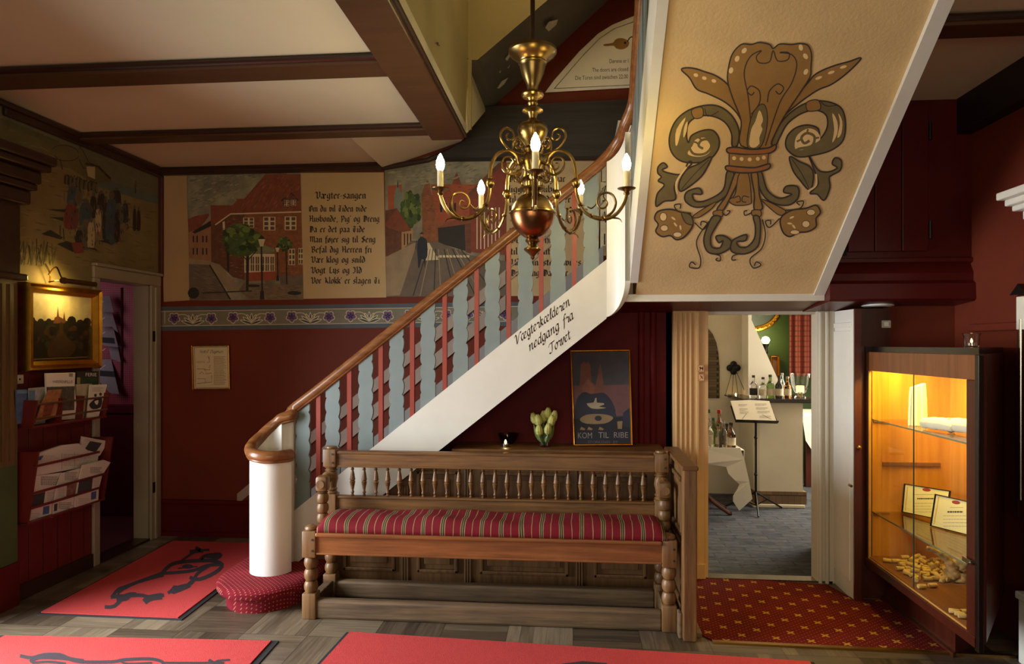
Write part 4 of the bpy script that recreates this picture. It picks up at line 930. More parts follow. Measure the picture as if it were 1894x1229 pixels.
# ================================================================ bench
bn = thing('bench', (-.47, 3.80, 0), 'long antique oak bench with spindle back and ball turned legs below the stairs', 'bench')
bxl, bxr, byf, byr, hp = -1.434, .50, 3.64, 3.955, .039
def balls(z0, z1, n, r=.036):
    pr = []; h = (z1 - z0) / n
    for i in range(n):
        for k in range(7):
            a = PI * k / 6; pr.append((.019 + (r - .019) * math.sin(a) ** .8, z0 + h * (i + .5 - .5 * math.cos(a))))
    return pr
for x in (bxl, bxr):
    mb = MB(); mb.bbox((x - hp, byf - hp, 0), (x + hp, byf + hp, .14), .008); mb.bbox((x - hp, byf - hp, .335), (x + hp, byf + hp, .481), .008)
    mb.lathe(balls(.138, .337, 3, .038), (x, byf, 0), 18); mb.lathe([(.028, .478), (.035, .488), (.03, .5), (.012, .508), (0, .51)], (x, byf, 0), 16)
    for zz in (.375, .435): mb.lathe([(.006, 0), (.006, .003)], (x + .022, byf - hp - .002, zz), 8, (0, -1, 0), 1)
    mb.build('leg', [M['oakv'], M['ink']], bn, smooth=True)
    mb = MB(); mb.bbox((x - hp, byr - hp, 0), (x + hp, byr + hp, .14), .008); mb.lathe(balls(.138, .337, 3, .038), (x, byr, 0), 18)
    mb.bbox((x - hp, byr - hp, .335), (x + hp, byr + hp, .615), .008)
    mb.lathe([(.03, .612), (.038, .62), (.03, .63), (.038, .64), (.03, .65), (.033, .67), (.04, .70), (.036, .735), (.028, .745), (.038, .752), (.028, .76), (.038, .768), (.03, .775)], (x, byr, 0), 18)
    mb.bbox((x - hp, byr - hp, .772), (x + hp, byr + hp, .880), .008); mb.lathe([(.03, .878), (.034, .884), (.032, .892), (0, .894)], (x, byr, 0), 16)
    for zz in (.80, .85): mb.lathe([(.006, 0), (.006, .003)], (x + .02, byr - hp - .002, zz), 8, (0, -1, 0), 1)
    mb.build('back_post', [M['oakv'], M['ink']], bn, smooth=True)
    ya_ = 3.815
    mb = MB(); mb.bbox((x - .034, ya_ - .036, .655), (x + .034, ya_ + .036, .744), .016); mb.tube([(x, ya_ - .04, .70), (x, ya_ - .046, .70)], .024, 12)
    mb.tube([(x, ya_, .712), (x, ya_ + .05, .715), (x, ya_ + .07, .72), (x, ya_ + .1, .715), (x, byr - .02, .712)], [.028, .022, .034, .022, .028], 12); mb.build('armrest', M['oakv'], bn, smooth=True)
    mb = MB(); mb.lathe([(.02, .655), (.032, .65), (.02, .642)] , (x, ya_, 0), 16); mb.lathe([(r, z) for r, z in balls(.475, .645, 3, .034)], (x, ya_, 0), 16); mb.build('arm_support', M['oakv'], bn, smooth=True)
    mb = MB(); mb.bbox((x - .022, byf + .03, .36), (x + .022, byr - .03, .458), .005); mb.build('side_rail', M['oakv'], bn)
    mb = MB(); mb.bbox((x - .024, byf + .03, .02), (x + .024, byr - .03, .105), .006); mb.build('side_stretcher', M['oakold'], bn)
def rail(name, y0, y1, z0, z1, mat, r=.008, wav=0):
    mb = MB(); mb.bbox((bxl + hp - .005, y0, z0), (bxr - hp + .005, y1, z1), r)
    return mb, mat, name
mb, mt, nm = rail('front_stretcher', byf - .028, byf + .028, 0, .105, M['oakold'], .014); mb.build(nm, mt, bn)
mb, mt, nm = rail('rear_stretcher', byr - .028, byr + .028, 0, .10, M['oakold'], .014); mb.build(nm, mt, bn)
mb, mt, nm = rail('seat_rail', byf - .026, byf + .02, .352, .452, M['oakseat'], .006); mb.bbox((bxl + hp, byf - .034, .352), (bxr - hp, byf - .02, .364), .004); mb.build(nm, mt, bn)
mb = MB(); mb.bbox((bxl - .02, byf + .03, .452), (bxr + .02, byr - .02, .475), .006); mb.bbox((bxl + hp, byf - .048, .452), (bxr - hp, byf + .05, .475), .008); mb.build('seat', M['oakseat'], bn)
mb, mt, nm = rail('lower_back_rail', byr - .02, byr + .02, .515, .598, M['oak']); mb.bbox((bxl + hp, byr - .028, .588), (bxr - hp, byr + .02, .602), .005); mb.build(nm, mt, bn)
mb, mt, nm = rail('top_back_rail', byr - .022, byr + .022, .772, .862, M['oak']); mb.bbox((bxl + hp, byr - .03, .85), (bxr - hp, byr + .024, .868), .005); mb.bbox((bxl + hp, byr - .028, .772), (bxr - hp, byr + .024, .784), .005); mb.build(nm, mt, bn)
xa_, xz_ = P(652, 890, Y=byr).x, P(1190, 890, Y=byr).x
spm = None
for k in range(25):
    x = xa_ + (xz_ - xa_) * k / 24
    mb = MB(); mb.lathe([(.008, .600), (.010, .606), (.006, .612), (.011, .622), (.007, .632), (.012, .66), (.016, .680), (.017, .684), (.012, .690), (.017, .696), (.015, .706), (.011, .735), (.007, .752), (.011, .758), (.007, .764), (.009, .774)], (x, byr, 0), 12)
    o = mb.build('spindle', M['oak'], bn, smooth=True)
# cushion
cu = thing('bench_cushion', (-.47, 3.77, .475), 'long red cushion with olive and cream stripes lying on the oak bench', 'cushion')
cx0, cx1, cy0, cy1, cz0, cz1 = bxl + .045, bxr - .01, byf - .04, byr - .045, .476, .55
NXs, NYs = 110, 14; vs = []; fs = []
rd = random.Random(3); ph = [rd.random() * 6 for _ in range(6)]
def cushz(x, y):
    u = min((x - cx0), (cx1 - x)) ; v = min(y - cy0, cy1 - y)
    e = min(1, max(0, u) / .06); g = min(1, max(0, v) / .07)
    dome = math.sqrt(max(0, 1 - (1 - e) ** 2)) * math.sqrt(max(0, 1 - (1 - g) ** 2))
    lump = .004 * math.sin(x * 9 + ph[0]) + .003 * math.sin(x * 21 + y * 14 + ph[1]) + .004 * math.sin(y * 30 + x * 5 + ph[2])
    return .022 + dome * (cz1 - cz0 - .022 + lump)
for i in range(NXs + 1):
    for k in range(NYs + 1):
        x = cx0 + (cx1 - cx0) * i / NXs; y = cy0 + (cy1 - cy0) * (.5 - .5 * math.cos(PI * k / NYs)); vs.append((x, y, cz0 + cushz(x, y)))
W_ = NYs + 1
for i in range(NXs):
    for k in range(NYs): fs.append((i*W_+k, (i+1)*W_+k, (i+1)*W_+k+1, i*W_+k+1))
mb = MB(); mb.add(vs, fs); nb = len(vs)
per = [i*W_ for i in range(NXs+1)] + [NXs*W_+k for k in range(1, W_)] + [i*W_+NYs for i in range(NXs-1, -1, -1)] + [k for k in range(NYs-1, 0, -1)]
bot = [(vs[i][0], vs[i][1], cz0) for i in per]; b0 = len(mb.v); mb.add(bot, [tuple(reversed(range(len(bot))))])
for k in range(len(per)):
    k2 = (k + 1) % len(per); mb.f.append([per[k], per[k2], b0 + k2, b0 + k]); mb.m.append(0)
mb.build('cover', M['cushion'], cu, smooth='all')

# ================================================================ panelling under the stairs, end screen
wp = thing('wood_panelling', (-.3, 4.2, 0), 'dark oak panelling with a shelf top running under the stairs behind the bench', 'panelling')
zt = .832; yw = 4.178
mb = MB(); xk = B1.x + (zt - .2 - B1.z) * (B2.x - B1.x) / (B2.z - B1.z); mb.prism([(-1.62, yw, 0), (.56, yw, 0), (.56, yw, zt), (xk, yw, zt), (-1.62, yw, max(.02, strz(-1.62, 1) + .2))], (0, .03, 0)); mb.bbox((-1.60, yw - .012, 0), (.56, yw, .03), .004); mb.bbox((xk + .02, yw - .006, zt - .05), (.56, yw, zt), .004); mb.build('board', M['oakd'], wp)
mb = MB(); mb.bbox((-.75, 4.167, zt), (.56, YD, zt + .022), .007); mb.bbox((-.75, 4.172, zt - .025), (.56, 4.19, zt), .006); mb.build('shelf_top', M['oak'], wp)
def frame_m(px0, px1, z0, z1):
    x0, x1 = P(px0, 900, Y=yw).x, P(px1, 900, Y=yw).x
    mb = MB(); t = .022
    for q in (((x0, z0), (x1, z0 + t)), ((x0, z1 - t), (x1, z1)), ((x0, z0), (x0 + t, z1)), ((x1 - t, z0), (x1, z1))): mb.bbox((q[0][0], yw - .022, q[0][1]), (q[1][0], yw, q[1][1]), .006)
    mb.bbox((x0 + .045, yw - .012, z0 + .05), (x1 - .05, yw, z1 - .05), .005)
    mb.build('panel', M['oakd'], wp)
for a, b in ((636, 732), (772, 848), (888, 1052), (1098, 1196)): frame_m(a, b, .085, .715 if a > 700 else .40)
for px in (750, 866, 1072):
    x = P(px, 900, Y=yw).x; mb = MB()
    for k in (-1, 0, 1): mb.tube([(x + k * .016, yw - .006, .02), (x + k * .016, yw - .006, .80 if px > 800 else .62)], .008, 8)
    mb.build('fluted_strip', M['oakd'], wp, smooth=True)
es = thing('bench_end_screen', (.587, 3.83, 0), 'solid oak end screen standing at the bench end next to the bar doorway', 'screen')
mb = MB(); mb.bbox((.553, 3.50, .0), (.621, 3.57, .875), .006); mb.bbox((.57, 3.57, .02), (.605, 4.16, .86), .004); mb.bbox((.556, 4.10, 0), (.618, 4.165, .86), .004); mb.build('board', M['oakv'], es)
mb = MB(); mb.bbox((.545, 3.495, .862), (.628, 4.165, .885), .006); mb.build('cap', M['oak'], es)
for z0, z1 in ((.14, .46), (.50, .80)):
    mb = MB(); t = .024
    for a, b in (((3.62, z0), (4.06, z0 + t)), ((3.62, z1 - t), (4.06, z1)), ((3.62, z0), (3.62 + t, z1)), ((4.06 - t, z0), (4.06, z1))): mb.bbox((.556, a[0], a[1]), (.572, b[0], b[1]), .006)
    mb.build('moulding', M['oakd'], es)
mb = MB(); mb.bbox((.535, 3.53, 0), (.553, 3.60, .13), .006); mb.bbox((.621, 3.55, 0), (.655, 4.16, .028), .006); mb.build('foot', M['oakold'], es)
# ================================================================ chandelier
CHX, CHY, CD = -.183, 3.096, 3.1
def cz_(py): return EYE + (HY - py) / F * CD
def cc(y): return cz_(60 + y / 2.857)      # from measured rows
K = CD / F / 2.857
ch = thing('chandelier', (CHX, CHY, cc(1200)), 'brass chandelier with five curled candle arms hanging in front of the stairs', 'chandelier')
def lz(mb, prof, mi=0, n=28): mb.lathe([(r * K, cc(y)) for r, y in prof][::-1], (CHX, CHY, 0), n, mi=mi)
mb = MB(); mb.tube([(CHX, CHY, cc(80)), (CHX, CHY, 4.6)], .011, 10); mb.build('hanging_rod', M['beamdk'], ch, smooth=True)
mb = MB(); lz(mb, [(20, 76), (100, 84), (126, 92), (128, 108), (120, 120), (98, 138), (76, 150), (72, 158), (76, 165), (70, 172), (67, 185), (60, 215), (46, 250), (34, 275), (28, 300), (30, 312), (56, 322), (60, 332), (54, 342), (30, 350), (24, 362), (28, 378), (22, 390), (30, 400), (54, 408), (56, 416), (30, 426), (24, 440), (20, 455), (30, 470), (60, 482), (78, 500), (82, 520), (76, 545), (60, 572), (46, 590), (38, 605), (44, 620)])
mb.build('canopy_stem', M['brass'], ch, smooth=True)
mb = MB(); lz(mb, [(36, 600), (50, 620), (40, 640), (52, 660), (56, 690), (44, 720), (40, 760), (60, 775), (36, 790), (34, 815), (70, 822), (74, 832), (40, 845), (44, 862)]); mb.build('hub', M['brass'], ch, smooth=True)
mb = MB(); lz(mb, [(40, 855), (66, 868), (90, 892), (106, 920), (114, 945), (124, 950), (126, 958), (120, 966)]); mb.build('upper_bowl', M['brass'], ch, smooth=True)
mb = MB(); lz(mb, [(118, 962), (116, 985), (108, 1010), (92, 1040), (70, 1065), (46, 1082), (26, 1088)]); mb.build('lower_bowl', M['copper'], ch, smooth=True)
mb = MB(); lz(mb, [(26, 1085), (36, 1095), (40, 1104), (30, 1114), (22, 1122), (30, 1134), (44, 1142), (47, 1150), (34, 1162), (18, 1174), (11, 1184), (12, 1192), (6, 1200), (0, 1203)]); mb.build('finial', M['brass'], ch, smooth=True)
ARM = [(50, 690), (80, 700), (92, 665), (125, 640), (165, 642), (205, 668), (230, 720), (238, 790), (240, 860), (256, 920), (292, 972), (350, 1004), (410, 1006), (455, 982), (486, 940), (500, 900), (503, 872)]
SC1 = [(330, 992), (385, 1000), (430, 975), (447, 930), (430, 888), (395, 874), (362, 888), (350, 920), (362, 948), (388, 952), (403, 932), (394, 914), (378, 918)]
SC2 = [(70, 735), (115, 762), (158, 745), (174, 710), (160, 678), (128, 670), (104, 690), (104, 718), (124, 736), (144, 724), (142, 704), (128, 702)]
SC3 = [(58, 650), (110, 640), (155, 610), (180, 570), (172, 535), (143, 520), (114, 532), (106, 560), (122, 580), (144, 574), (148, 556), (134, 548)]
SC4 = [(46, 640), (60, 615), (82, 622), (98, 602), (90, 578), (70, 576), (62, 594), (74, 606)]
SC5 = [(60, 690), (70, 740), (95, 785), (70, 800), (50, 775)]
SC6 = [(300, 940), (318, 950), (335, 940), (348, 925)]
for i in range(5):
    ang = math.radians(-86.6 + 72 * i + 1.5); c, s_ = math.cos(ang), math.sin(ang); K2 = K * .985
    def w_(r, y, dl=0): return Vector((CHX + c * r * K2 - s_ * dl, CHY + s_ * r * K2 + c * dl, cc(y)))
    mb = MB()
    sm = catmull([w_(*p) for p in ARM], 5); mb.tube(sm, .0082, 8)
    for S, r in ((SC1, .0062), (SC2, .0058), (SC6, .004)):
        q = catmull([w_(*p) for p in S], 5); n = len(q); mb.tube(q, [r * (1 - .4 * k / n) for k in range(n)], 7)
    lf = catmull([w_(430, 1004), w_(465, 1012), w_(478, 1030)], 3); mb.tube(lf, [.006, .005, .004, .003, .003, .002, .002][:len(lf)], 6)
    k0 = w_(238, 815); mb.lathe([(.010, -.022), (.017, -.014), (.021, 0), (.017, .014), (.010, .022)], k0, 12)
    for q in ((262, 930), (320, 990), (385, 1008)): mb.lathe([(.006, -.010), (.013, 0), (.006, .010)], w_(*q), 10)
    arm = mb.build('arm', M['brass'], ch, smooth=True)
    mb = MB()
    for S, r in ((SC3, .0066), (SC4, .005), (SC5, .0055)):
        q = catmull([w_(*p) for p in S], 5); n = len(q); mb.tube(q, [r * (1 - .4 * k / n) for k in range(n)], 7)
    mb.build('scroll', M['brass'], ch, smooth=True)
    e = w_(503, 872)
    mb = MB(); mb.lathe([(.010, -.020), (.014, -.012), (.010, -.004), (.020, .002), (.038, .008), (.040, .011), (.016, .009), (.015, .014)], e, 18); mb.build('drip_pan', M['brass'], arm, smooth=True)
    mb = MB(); mb.lathe([(.0135, .010), (.0135, .086), (.010, .088)], e, 14); cd = mb.build('candle_sleeve', M['candle'], arm, smooth=True)
    mb = MB(); mb.lathe([(.010, .086), (.016, .098), (.0195, .114), (.0165, .133), (.0095, .150), (.002, .162), (0, .163)], e, 14); mb.build('bulb', M['bulb'], arm, smooth=True)
# ================================================================ wall paintings on the back wall
BW = ((0, YB, 0), (0, -1, 0))
def house_window(pt, x, y, w_, h_, fr, gl):
    pt.rect(x, y, x + w_, y + h_, fr)
    nx, ny = 2, 3
    for i in range(nx):
        for j in range(ny):
            pt.rect(x + w_ * (i + .18) / nx, y + h_ * (j + .15) / ny, x + w_ * (i + .85) / nx, y + h_ * (j + .88) / ny, gl); pt.L -= 1
        pt.L -= 0
    pt.L += 1
sky_m = plain('painted_grey_sky', rgb(132, 124, 100), .8, 0, .6, 5)
brickp, brickd, roofp, tree_m, tree_l = paint(134, 80, 46, .26, 22), paint(100, 60, 38, .26, 22), paint(126, 66, 42, .2, 14), paint(70, 86, 38, .3, 26), paint(104, 120, 52, .28, 30)
road, pave, cream, dark = paint(104, 88, 72, .2, 8), paint(146, 124, 94, .15, 10), paint(200, 180, 140, .08), paint(44, 38, 32, .15)
wht, glz = paint(206, 186, 146, .06), paint(96, 70, 56, .1)
pt = Painter(*BW, step=.00003).crop(280, 290, 3.724)
pt.poly([(245, 110), (1028, 110), (1048, 985), (262, 990)], sky_m)
pt.poly([(252, 430), (400, 395), (405, 700), (470, 760), (470, 990), (262, 990)], pave)
pt.poly([(252, 430), (300, 410), (395, 392), (400, 405), (330, 500), (256, 520)], roofp); pt.poly([(256, 520), (330, 500), (410, 430), (412, 720), (260, 700)], paint(150, 104, 70, .12)); pt.poly([(280, 520), (410, 440), (410, 480), (300, 530)], dark)
for x in (285, 310, 350, 375): pt.rect(x, 545, x + 10, 590, dark).rect(x, 630, x + 10, 675, dark)
pt.poly([(408, 335), (560, 335), (560, 460), (470, 470), (470, 740), (412, 720)], roofp); pt.poly([(412, 470), (475, 440), (475, 745), (412, 725)], brickd)
pt.poly([(785, 120), (1025, 120), (1032, 385), (540, 392), (440, 460), (590, 300), (580, 290), (640, 290)], roofp)
pt.poly([(440, 470), (545, 395), (640, 385), (640, 850), (560, 830), (475, 750)], brickd); pt.poly([(640, 385), (1032, 380), (1045, 815), (640, 850)], brickp)
pt.stroke([(440, 470), (545, 395), (1032, 380)], 9, wht).up()
for x, y, a, b in ((632, 420, 76, 70), (770, 414, 84, 94), (918, 412, 80, 94), (945, 635, 44, 112), (1012, 630, 32, 112)): house_window(pt, x, y, a, b, wht, glz)
pt.poly([(905, 300), (965, 252), (1005, 300), (1000, 350), (908, 350)], brickd); house_window(pt, 915, 300, 34, 42, wht, glz); house_window(pt, 960, 298, 36, 42, wht, glz); pt.stroke([(895, 305), (965, 250), (1010, 300)], 9, dark).up()
pt.poly([(490, 450), (505, 445), (508, 500), (492, 505)], wht)
pt.brush([(790, 125), (1025, 125), (1032, 380), (545, 390), (640, 300)], 260, (roofp, brickd, paint(150, 84, 54, .2)), 40, 6, -.9, 2); pt.brush([(545, 400), (1032, 388), (1042, 810), (640, 845), (560, 820), (480, 745), (446, 475)], 420, (brickp, brickd, paint(152, 96, 60, .2)), 26, 5, .0, 3)
pt.brush([(250, 120), (770, 120), (575, 285), (405, 335), (255, 395)], 240, (paint(122, 118, 102), paint(150, 140, 110), paint(108, 108, 98)), 46, 11, -.3, 4)
for x, y, a, b in ((632, 420, 76, 70), (770, 414, 84, 94), (918, 412, 80, 94), (945, 635, 44, 112), (1012, 630, 32, 112)): house_window(pt, x, y, a, b, wht, glz)
pt.poly([(640, 640), (760, 600), (850, 640), (850, 660), (640, 680)], paint(120, 122, 84, .1)); pt.rect(640, 670, 850, 800, wht)
for i in range(6): pt.rect(650 + i * 34, 690, 674 + i * 34, 788, glz); pt.L -= 1
pt.L += 1
for i in range(6): pt.stroke([(650 + i * 34, 740), (674 + i * 34, 740)], 5, wht).stroke([(662 + i * 34, 690), (662 + i * 34, 788)], 4, wht)
pt.up(); pt.poly([(640, 800), (850, 790), (860, 850), (660, 860)], paint(150, 70, 44)); pt.poly([(520, 660), (535, 660), (535, 800), (520, 780)], dark)
pt.poly([(258, 740), (400, 745), (470, 860), (540, 985), (262, 990)], road); pt.poly([(385, 735), (470, 745), (560, 850), (680, 930), (530, 930), (420, 770)], pave); pt.poly([(640, 870), (1046, 880), (1048, 985), (680, 985), (600, 920)], paint(120, 98, 72, .25, 10))
pt.brush([(262, 745), (400, 748), (470, 860), (540, 982), (265, 985)], 120, (road, paint(90, 76, 62), paint(120, 102, 80)), 50, 6, .3, 5); pt.brush([(640, 875), (1044, 885), (1046, 982), (680, 982)], 160, (paint(130, 106, 80), paint(104, 86, 66)), 40, 6, 0, 6)
pt.stroke([(400, 745), (470, 860), (545, 985)], 10, dark).stroke([(350, 940), (690, 925)], 8, dark).up(); pt.poly([(880, 820), (1045, 815), (1046, 885), (890, 880)], road)
pt.disc(290, 940, 40, 40, dark).disc(700, 890, 50, 10, dark).disc(985, 940, 50, 14, dark)
rd = random.Random(5); tree_d = paint(46, 60, 28, .3, 26)
def tree(pt, cx, cy, rx, ry, n):
    for i in range(n):
        a = rd.random() * 6.28; r = math.sqrt(rd.random()); pt.disc(cx + rx * r * math.cos(a), cy + ry * r * math.sin(a), rx * .24, ry * .22, (tree_m, tree_l, tree_m, tree_d)[i % 4], 8); pt.L -= .7
pt.stroke([(665, 640), (662, 780), (660, 925)], 18, dark).stroke([(600, 640), (660, 720), (730, 640)], 8, dark).stroke([(928, 650), (933, 880)], 9, dark).up()
tree(pt, 618, 575, 118, 98, 130); tree(pt, 920, 602, 46, 46, 60); pt.L = math.ceil(pt.L) + 1
for x, t_, b_, k in ((762, 540, 985, 1), (870, 610, 855, .6)): pt.stroke([(x - 4 * k, t_ + 80 * k), (x + 2 * k, b_)], 11 * k, dark).poly([(x - 28 * k, t_ + 25 * k), (x + 22 * k, t_ + 25 * k), (x + 8 * k, t_ + 78 * k), (x - 14 * k, t_ + 78 * k)], wht).poly([(x - 30 * k, t_ + 28 * k), (x - 4 * k, t_), (x + 24 * k, t_ + 28 * k)], dark).poly([(x - 12 * k, b_ - 60 * k), (x + 12 * k, b_ - 60 * k), (x + 16 * k, b_), (x - 16 * k, b_)], dark)
o = pt.build('street_mural', org=(-2.6, YB, 2.2)); tag(o, 'mural of a red corner house with round green trees and street lamps on back wall', 'mural')
pt = Painter(*BW, step=.00003).crop(280, 290, 3.724); pt.poly([(70, 110), (247, 112), (263, 990), (85, 1000)], paint(176, 142, 100, .06, 3))
o = pt.build('blank_panel', org=(-3.0, YB, 2.2)); tag(o, 'plain beige painted strip between the room corner and the corner house mural', 'panel')
pt = Painter(*BW, step=.00003).crop(280, 290, 3.724); pt.poly([(1026, 112), (1600, 108), (1618, 970), (1048, 980)], M['panel_beige'])
o = pt.build('song_panel', org=(-2.0, YB, 2.2)); tag(o, 'beige wall panel with black gothic verse headed Vægter-sangen between the two street murals', 'panel')
pl = Painter(*BW, step=.00003, base=.002).crop(280, 290, 3.724); ink = paint(52, 38, 26, .1)
for tx, x, y, xh, wd in (('Vægter-sangen', 1130, 288, 33, 350), ('Om du vil Tiden vide', 1085, 378, 30, 400), ("Husbonde, Pig' og Dreng", 1088, 448, 30, 485), ('Da er det paa Tide', 1088, 520, 30, 385), ('Man føjer sig til Seng', 1088, 590, 30, 458), ('Befal dig Herren fri', 1100, 660, 30, 420), ('Vær klog og snild', 1100, 730, 30, 375), ('Vogt Lys og Ild', 1100, 803, 30, 352), ("Vor Klokk' er slagen Ti", 1100, 874, 30, 475)):
    pl.nib(tx, x, y, xh, ink, fit=wd)
pl.build('lettering', o)
# second mural: lane with the watchman
pt = Painter(*BW, step=.00003).crop(700, 290, 3.51)
pt.poly([(40, 88), (330, -6), (800, -2), (830, 900), (50, 910)], sky_m)
pt.poly([(60, 190), (150, 180), (160, 420), (65, 440)], paint(168, 86, 48)); pt.poly([(100, 250), (125, 170), (155, 250), (150, 420), (105, 420)], paint(120, 128, 112, .12)); pt.stroke([(126, 150), (126, 200)], 6, dark).up()
tree(pt, 215, 345, 62, 110, 110); pt.L = math.ceil(pt.L) + 1
pt.poly([(280, 250), (300, 180), (318, 150), (335, 180), (345, 250), (640, 180), (640, 470), (560, 560), (285, 560)], brickp); pt.poly([(475, 185), (508, 95), (540, 185)], roofp); pt.poly([(340, 180), (640, 180), (700, 120), (770, 60), (760, 300), (560, 400), (380, 430)], paint(156, 76, 46, .14))
pt.poly([(590, 240), (780, 40), (830, 40), (830, 640), (590, 620)], paint(128, 58, 40, .14)); pt.stroke([(590, 250), (790, 50)], 26, brickd).up()
pt.brush([(290, 260), (330, 170), (345, 250), (760, 70), (760, 300), (560, 400), (380, 430), (290, 540)], 380, (brickp, brickd, paint(160, 88, 54, .2)), 26, 5, .1, 7); pt.brush([(50, 110), (320, 25), (700, 30), (640, 170), (350, 170), (160, 250)], 200, (paint(122, 118, 102), paint(150, 140, 110)), 46, 11, -.2, 8)
for x in (400, 430, 460, 490): pt.rect(x, 300, x + 14, 360, dark)
for i in range(7): pt.stroke([(640 + i * 24, 330), (640 + i * 24, 600)], 7, wht)
pt.up(); pt.poly([(385, 460), (560, 390), (590, 620), (390, 560)], dark); pt.poly([(375, 465), (560, 380), (600, 430), (560, 440)], roofp); pt.poly([(560, 440), (600, 430), (600, 630), (565, 620)], brickd)
pt.poly([(45, 350), (120, 335), (200, 480), (200, 600), (45, 650)], brickd); pt.poly([(150, 480), (225, 470), (220, 570), (150, 600)], paint(176, 130, 84)); pt.poly([(40, 440), (120, 335), (215, 480), (150, 490), (60, 460)], roofp)
for x in (165, 185, 205): pt.rect(x, 500, x + 8, 575, dark)
pt.poly([(215, 545), (390, 555), (600, 640), (830, 680), (830, 905), (50, 910), (50, 700)], road); pt.poly([(50, 650), (230, 560), (250, 560), (140, 900), (50, 905)], pave); pt.poly([(290, 560), (330, 560), (390, 670), (290, 675)], wht); pt.poly([(390, 640), (590, 640), (590, 655), (380, 655)], wht)
for i in range(14): pt.stroke([(180 + i * 45, 905), (300 + i * 18, 600)], 6, (road, dark, pave)[i % 3])
pt.up(); pt.poly([(255, 545), (270, 525), (280, 500), (292, 525), (315, 545), (318, 640), (308, 665), (300, 720), (292, 670), (278, 670), (268, 718), (258, 718), (255, 660), (250, 600)], paint(38, 42, 46), 2); pt.disc(281, 510, 8, 11, paint(150, 110, 80)).poly([(266, 503), (281, 488), (297, 503)], dark)
pt.stroke([(240, 600), (248, 545)], 5, dark).up()
tree(pt, 690, 700, 20, 60, 6)
o = pt.build('street_mural', org=(-1.2, YB, 2.3)); tag(o, 'mural of a brick lane with a dark coated watchman behind the handrail', 'mural')
pt = Painter(*BW, step=.00003).crop(700, 290, 3.51); pt.poly([(830, 28), (1440, 28), (1440, 905), (832, 905)], M['panel_beige'])
o = pt.build('song_panel', org=(-.2, YB, 2.3)); tag(o, 'beige wall panel with black gothic verse seen through balusters behind the chandelier', 'panel')
pl = Painter(*BW, step=.00003, base=.002).crop(700, 290, 3.51)
for tx, x, y, wd in (('Dronning Dagmar', 845, 163, 370), ('ligger i Ribe syg', 845, 230, 420), ('til Ringsted lader', 850, 297, 400), ('hun sig vente.', 850, 362, 470), ('Alle de fruer', 850, 425, 340), ('i Danmark er', 850, 492, 320), ('De lader hun', 855, 560, 310), ('til sig hente.', 858, 635, 300), ('Udi Ringsted hviles', 858, 706, 460), ('Dronning Dagmar.', 858, 775, 385)): pl.nib(tx, x, y, 30, ink, fit=wd)
pl.build('lettering', o)
pt = Painter(*BW, step=.00003).crop(1080, 200, 2.927)
pt.poly([(88, 310), (120, 300), (120, 800), (80, 800)], paint(206, 190, 150)); pt.stroke([(95, 320), (95, 400), (118, 400)], 6, dark).stroke([(98, 440), (118, 420), (105, 480), (118, 500)], 6, dark).stroke([(96, 600), (112, 560), (118, 620)], 8, dark).stroke([(112, 680), (112, 740)], 8, dark)
o = pt.build('painted_ornament_strip', org=(.15, YB, 2.3)); tag(o, 'narrow pale painted strip with black scrolls at the top of the stairs', 'panel')
# frieze
pt = Painter(*BW, step=.00003).crop(280, 290, 3.724)
fx1 = 1112; sl = -.0195
def FY(x, y): return y + sl * (x - 70)
pt.poly([(66, 1035), (2560, FY(2560, 1035) + 14), (2560, FY(2560, 1200) + 14), (66, 1200)], paint(80, 86, 92, .12, 6)); pt.poly([(66, 1066), (2560, FY(2560, 1066) + 14), (2560, FY(2560, 1168) + 14), (66, 1168)], paint(122, 114, 96, .1, 6))
lnw = paint(206, 190, 156, .06)
for y in (1066, 1168): pt.stroke([(66, y), (2560, FY(2560, y) + 14)], 4, lnw)
pt.stroke([(92, 1066), (92, 1150)], 4, lnw).up()
pur, purd, leafd = paint(104, 74, 112, .15, 30), paint(70, 44, 82, .1), paint(64, 70, 70, .12)
for i in range(6):
    bx = 285 + i * 405; b_ = sl * (bx - 70) + (14 * bx / 2560)
    for dx in (-128, 128):
        cx, cy = bx + dx, 1117 + b_
        for k in range(5): a = k * 1.2566 + .3; pt.disc(cx + 21 * math.cos(a), cy + 21 * math.sin(a), 23, 19, lnw, 8, a); pt.L -= 1
        pt.L += 1
        for k in range(5): a = k * 1.2566 + .3; pt.disc(cx + 20 * math.cos(a), cy + 20 * math.sin(a), 18, 14, pur, 8, a); pt.L -= 1
        pt.L += 1; pt.disc(cx, cy, 9, 9, purd)
    for ang, ln in ((-90, 76), (-116, 74), (-64, 74), (-142, 80), (-38, 80), (-162, 86), (-18, 86)):
        a = math.radians(ang); pt.leaf(bx, 1160 + b_, a, ln, 24, lnw); pt.leaf(bx, 1160 + b_, a, ln * .88, 13, leafd)
    for sgn in (-1, 1): pt.stroke([(bx, 1150 + b_), (bx + sgn * 45, 1095 + b_), (bx + sgn * 100, 1092 + b_)], 5, lnw, 4)
o = pt.build('painted_frieze', org=(-2.0, YB, 1.6)); tag(o, 'painted frieze band of purple flowers and white leaves running along the back wall', 'frieze')

